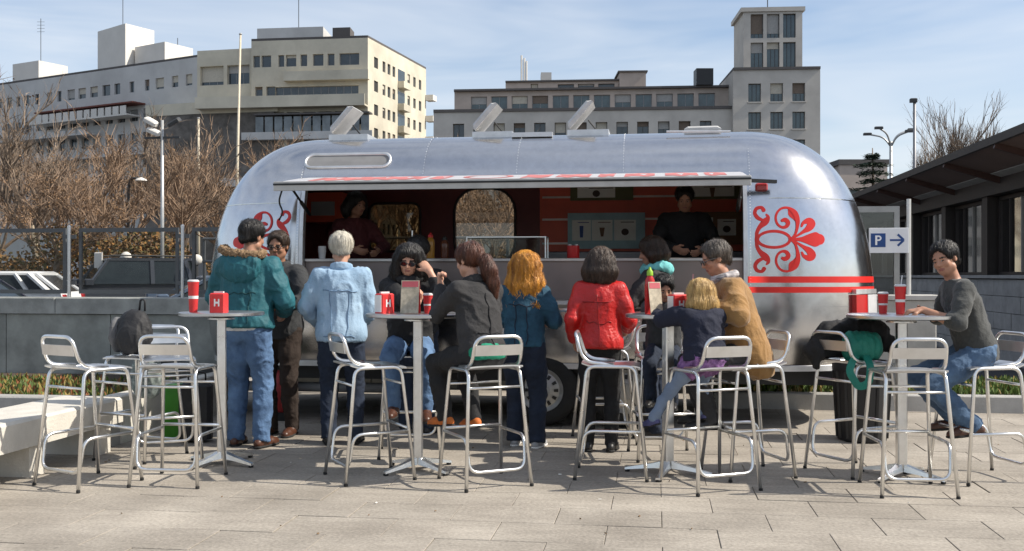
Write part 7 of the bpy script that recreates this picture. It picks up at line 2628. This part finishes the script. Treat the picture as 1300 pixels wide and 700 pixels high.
# ---------------------------------------------------------------- cars in the car park
def car(label, lat, dep, rz, L, W, H, paint, prof, belt, kind, group='cars parked behind the stone wall', rack=False):
    """prof: side outline of the body up to the belt, then the roof outline; x forward"""
    c = thing('parked_car', label, 'car', cw(lat, dep), rz, group)
    lower, roof = prof
    hw = W / 2
    q = MB()
    ring = lambda pts, y, k: [(x, y * k, z) for x, z in pts]
    q.loft([ring(lower, -hw, 0.93), ring(lower, -hw, 1.0), ring(lower, hw, 1.0), ring(lower, hw, 0.93)], True, True)
    q.v = [(x * (0.985 if abs(y) < hw * .95 else 1.0), y, z) for x, y, z in q.v]
    body = q.build('body', paint, c, auto=30)
    zb, zt = belt, H
    k = 0.80
    gl = mat('car_glass', (0.018, 0.024, 0.026), 0.08, var=0.2, spec=0.35)
    q = MB()
    base = [(x, z) for x, z in roof if z <= belt + 1e-6]
    # cabin: roof panel, pillars and glass
    xs = [roof[0][0], roof[1][0], roof[2][0], roof[3][0]]        # front base, front top, rear top, rear base
    P_ = lambda x, y, z: Vector((x, y, z))
    lo_ = [P_(xs[0], -hw * .94, zb), P_(xs[0], hw * .94, zb), P_(xs[3], hw * .94, zb), P_(xs[3], -hw * .94, zb)]
    hi_ = [P_(xs[1], -hw * k, zt - .06), P_(xs[1], hw * k, zt - .06), P_(xs[2], hw * k, zt - .06), P_(xs[2], -hw * k, zt - .06)]
    q = MB()
    q.loft([[p + Vector((0, 0, 0)) for p in lo_], hi_], True, True)
    q.build('glasshouse', gl, c)
    q = MB()
    ctr = lambda p, s_, dz: Vector(((xs[1] + xs[2]) / 2 + (p.x - (xs[1] + xs[2]) / 2) * s_, p.y * s_, p.z + dz))
    q.loft([[ctr(p, 1.035, -.02) for p in hi_], [ctr(p, 1.035, .02) for p in hi_], [ctr(p, .93, .06) for p in hi_]], True, True)
    q.build('roof', paint, c, auto=40)
    xm = (xs[1] + xs[2]) / 2 + 0.1
    for sy in (-1, 1):
        MB().beam(P_(xs[3] + .16, sy * hw * .95, zb), P_(xs[2] + .10, sy * hw * k * 1.02, zt - .06), 0.34, 0.05).build('quarter_panel', paint, c)
        for (a_, b_) in ((P_(xs[0], sy * hw * .945, zb), P_(xs[1], sy * hw * k * 1.01, zt - .06)), (P_(xs[3], sy * hw * .945, zb), P_(xs[2], sy * hw * k * 1.01, zt - .06)), (P_(xm, sy * hw * .95, zb), P_(xm, sy * hw * k * 1.02, zt - .06)), (P_(xs[2] * .55 + xs[3] * .45 + .35, sy * hw * .95, zb), P_(xs[2] + .42, sy * hw * k * 1.02, zt - .06))):
            MB().beam(a_, b_, 0.10, 0.05).build('pillar', paint, c)
        MB().cbox(xs[0] - .05, xs[0] + .16, sy * hw + (0 if sy > 0 else -.17), sy * hw + (.17 if sy > 0 else 0), zb - .02, zb + .14, 0.03).build('wing_mirror', paint, c)
        for x in (lower[0][0] * 0 + L * .31, -L * .30):
            w = MB()
            n_ = 24
            pr = [(0.19, 0.01), (0.31, 0.0), (0.33, 0.04), (0.33, 0.18), (0.19, 0.2)]
            w.loft([[(x + r_ * math.cos(2 * PI * j / n_), sy * (hw * 1.005 - y_), 0.33 + r_ * math.sin(2 * PI * j / n_)) for j in range(n_)] for r_, y_ in pr])
            wo = w.build('wheel', M_RUBBER, c, auto=40)
            w = MB()
            w.loft([[(x + r_ * math.cos(2 * PI * j / n_), sy * (hw * 1.005 - y_), 0.33 + r_ * math.sin(2 * PI * j / n_)) for j in range(n_)] for r_, y_ in ((0.195, 0.012), (0.15, 0.03), (0.05, 0.01))], False, True)
            w.build('rim', M_MATTEALU, wo, auto=40)
        MB().cbox(L / 2 - .10, L / 2 + .008, sy * hw * .70 - .17, sy * hw * .70 + .17, belt - .30, belt - .16, 0.02).build('headlight', mat('headlight_glass', (0.6, 0.62, 0.64), 0.1, coat=.5), c)
        MB().cbox(-L / 2 - .008, -L / 2 + .10, sy * hw * .80 - .10, sy * hw * .80 + .10, belt - .32, belt - .05, 0.02).build('tail_light', mat('car_tail_red', (0.30, 0.012, 0.012), 0.2, coat=.5), c)
        if rack:
            MB().tube([(xs[1] - .1, sy * hw * .66, zt + .06), (xs[2] + .1, sy * hw * .66, zt + .06)], .02, 6).build('roof_rail', M_BLACKP, c)
    MB().box(L / 2 + .001, L / 2 + .012, -hw * .45, hw * .45, belt - .34, belt - .20).build('grille', M_BLACKP, c)
    MB().box(-hw * .0 + L / 2 + .013, L / 2 + .02, -.26, .26, .38, .49).build('number_plate', mat('plate_white', (.6, .6, .58), .5), c)
    return c


PT = lambda n, c: mat('paint_' + n, c, 0.3, 0.0, var=0.04, coat=0.3)
hatch = lambda L, H, b: ([(-L / 2, .30), (-L / 2 + .05, .22), (L / 2 - .08, .22), (L / 2, .36), (L / 2 - .02, b - .28), (L / 2 - .25, b - .14), (L * .20, b), (-L / 2 + .06, b), (-L / 2, b - .2)], [(L * .20, b), (L * .02, H), (-L * .36, H), (-L / 2 + .08, b)])
suv = lambda L, H, b: ([(-L / 2, .42), (-L / 2 + .05, .34), (L / 2 - .08, .34), (L / 2, .45), (L / 2 - .02, b - .16), (L / 2 - .20, b - .06), (L * .19, b), (-L / 2 + .05, b), (-L / 2, b - .2)], [(L * .19, b), (L * .09, H), (-L * .45, H), (-L / 2 + .06, b)])
lat_at = lambda px, dep: (px - 650) / 1300 * dep
car('dark grey off-road car with upright windscreen and roof rails', lat_at(150, 27), 27.0, YAW + math.radians(212), 4.4, 1.82, 1.86, PT('dark_grey', (0.030, 0.034, 0.042)), suv(4.4, 1.78, 1.18), 1.18, 'suv', rack=True)
car('white hatchback parked near the edge of the glass fence', lat_at(-32, 22), 22.0, YAW + math.radians(188), 4.1, 1.74, 1.49, PT('white', (0.74, 0.74, 0.73)), hatch(4.1, 1.47, 1.05), 1.05, 'hatch')
car('slate blue car in front of the dark off-road car', lat_at(262, 19.5), 19.5, YAW + math.radians(205), 4.2, 1.74, 1.40, PT('slate_blue', (0.060, 0.085, 0.125)), hatch(4.2, 1.38, .93), .93, 'hatch')
car('dark navy car whose roof barely shows over the stone wall', lat_at(-140, 17.5), 17.5, YAW + math.radians(180), 4.3, 1.74, 1.36, PT('navy', (0.018, 0.022, 0.04)), hatch(4.3, 1.34, .92), .92, 'hatch')

# ---------------------------------------------------------------- lamps and poles
M_POLE = mat('pale_pole_metal', (0.45, 0.45, 0.44), 0.45, 0.5, var=0.1)
lp = thing('street_lamp', 'tall pale pole with several floodlight heads above the bare trees', 'lamp', cw(lat_at(206, 28), 28))
lp.scale = (0.68, 0.68, 0.68)
MB().tube([(0, 0, -.06), (0, 0, 8.3)], [0.09, 0.06], 8).build('pole', M_POLE, lp, smooth=True)
MB().beam((-0.75, 0, 7.6), (0.75, 0, 7.6), 0.08, 0.08).build('cross_arm', M_WDARK, lp)
for x_, z_, tl in ((-0.42, 8.25, 0.5), (0.55, 8.2, -0.5), (-0.3, 7.85, 0.4)):
    hobj = MB().cbox(-0.28, 0.28, -0.16, 0.16, -0.09, 0.09, 0.05).build('floodlight_head', M_WHITER if x_ < 0 else M_WDARK, lp)
    hobj.location = (x_, -0.1, z_)
    hobj.rotation_euler = (0.3, tl, 0)
lp2 = thing('curved_street_lamp', 'small curved neck lamp among the bare trees', 'lamp', cw(lat_at(163, 34), 34))
MB().tube(smooth_path([(0, 0, -.04), (0, 0, 4.3), (0.1, 0, 4.65), (0.42, 0, 4.6)], .3), .045, 6).build('pole', M_WDARK, lp2, smooth=True)
MB().lathe([(0.03, 0.05), (0.16, 0), (0.2, -0.06), (0.12, -.1)], 12, (0.45, 0, 4.6)).build('lamp_head', M_WHITER, lp2, auto=40)
pl1 = thing('flag_pole', 'thin pale leaning pole rising over the apartment balconies', 'pole', cw(lat_at(297, 52), 52))
MB().tube([(0, 0, -.04), (0.35, 0, 13.6)], [.10, .05], 6).build('shaft', mat('pole_cream', (0.55, 0.48, 0.36), 0.6), pl1, smooth=True)
MB().lathe([(0.05, 0), (0.09, 0.04), (0.05, 0.1), (0, 0.12)], 8, (0.35, 0, 13.6)).build('finial', M_POLE, pl1)
pl2 = thing('thin_pole', 'thin cream pole before the balconies of the cream apartment block', 'pole', cw(lat_at(252, 60), 60))
MB().tube([(0, 0, -.04), (0, 0, 10.6)], [.10, .06], 6).build('shaft', MATS['pole_cream'], pl2, smooth=True)
MB().lathe([(0.08, 0), (0.08, 0.06), (0.0, 0.08)], 8, (0, 0, 10.6)).build('cap', M_POLE, pl2)
for k, (px, dep, z) in enumerate(((160, 27, 1.75), (250, 27, 1.68))):
    gl_ = thing('globe_lamp', 'white globe lamp on a low post among the parked cars', 'lamp', cw(lat_at(px, dep), dep), 0, 'white globe lamps by the hedge')
    MB().tube([(0, 0, -.04), (0, 0, z)], .035, 6).build('post', M_WDARK, gl_)
    MB().lathe([(0.05, 0), (0.12, .06), (.14, .14), (.12, .22), (.05, .27), (0, .28)], 14, (0, 0, z)).build('globe', M_WHITER, gl_, smooth=True)
sgn = thing('car_park_sign', 'small white sign post behind the dark off-road car', 'sign', cw(lat_at(125, 26.5), 26.5))
MB().tube([(0, 0, -.04), (0, 0, 1.6)], .03, 6).build('post', M_POLE, sgn)
MB().cbox(-.12, .12, -.02, .02, 1.6, 2.0, .02).build('board', M_WHITER, sgn)
ml = thing('multi_arm_lamp', 'grey street lamp with four curved arms against the sky', 'lamp', cw(lat_at(1131, 55), 55))
MB().tube([(0, 0, -.04), (0, 0, 8.6)], [.12, .08], 8).build('pole', M_POLE, ml, smooth=True)
for sx, sy, up_ in ((-1, .3, .75), (1, .3, .95), (-.65, -.6, .95), (.7, -.6, .75)):
    a_ = MB().tube(smooth_path([(0, 0, 8.3), (sx * .35, sy * .35, 8.3 + up_ * .75), (sx * 1.15, sy, 8.3 + up_)], .5, 5), .05, 6).build('arm', M_POLE, ml, smooth=True)
    MB().cbox(sx * 1.15 - .22, sx * 1.15 + .22, sy - .1, sy + .1, 8.3 + up_ - .06, 8.3 + up_ + .08, .03).build('lamp_head', M_WDARK, a_)
cp_ = thing('camera_pole', 'tall plain grey pole with a small box at its top', 'pole', cw(lat_at(1161, 50), 50))
MB().tube([(0, 0, -.04), (0, 0, 9.9)], [.09, .07], 8).build('shaft', mat('grey_pole', (0.22, 0.22, 0.23), .5, .4), cp_, smooth=True)
MB().cbox(-.22, .12, -.12, .12, 9.85, 10.05, .03).build('camera_box', M_WDARK, cp_)
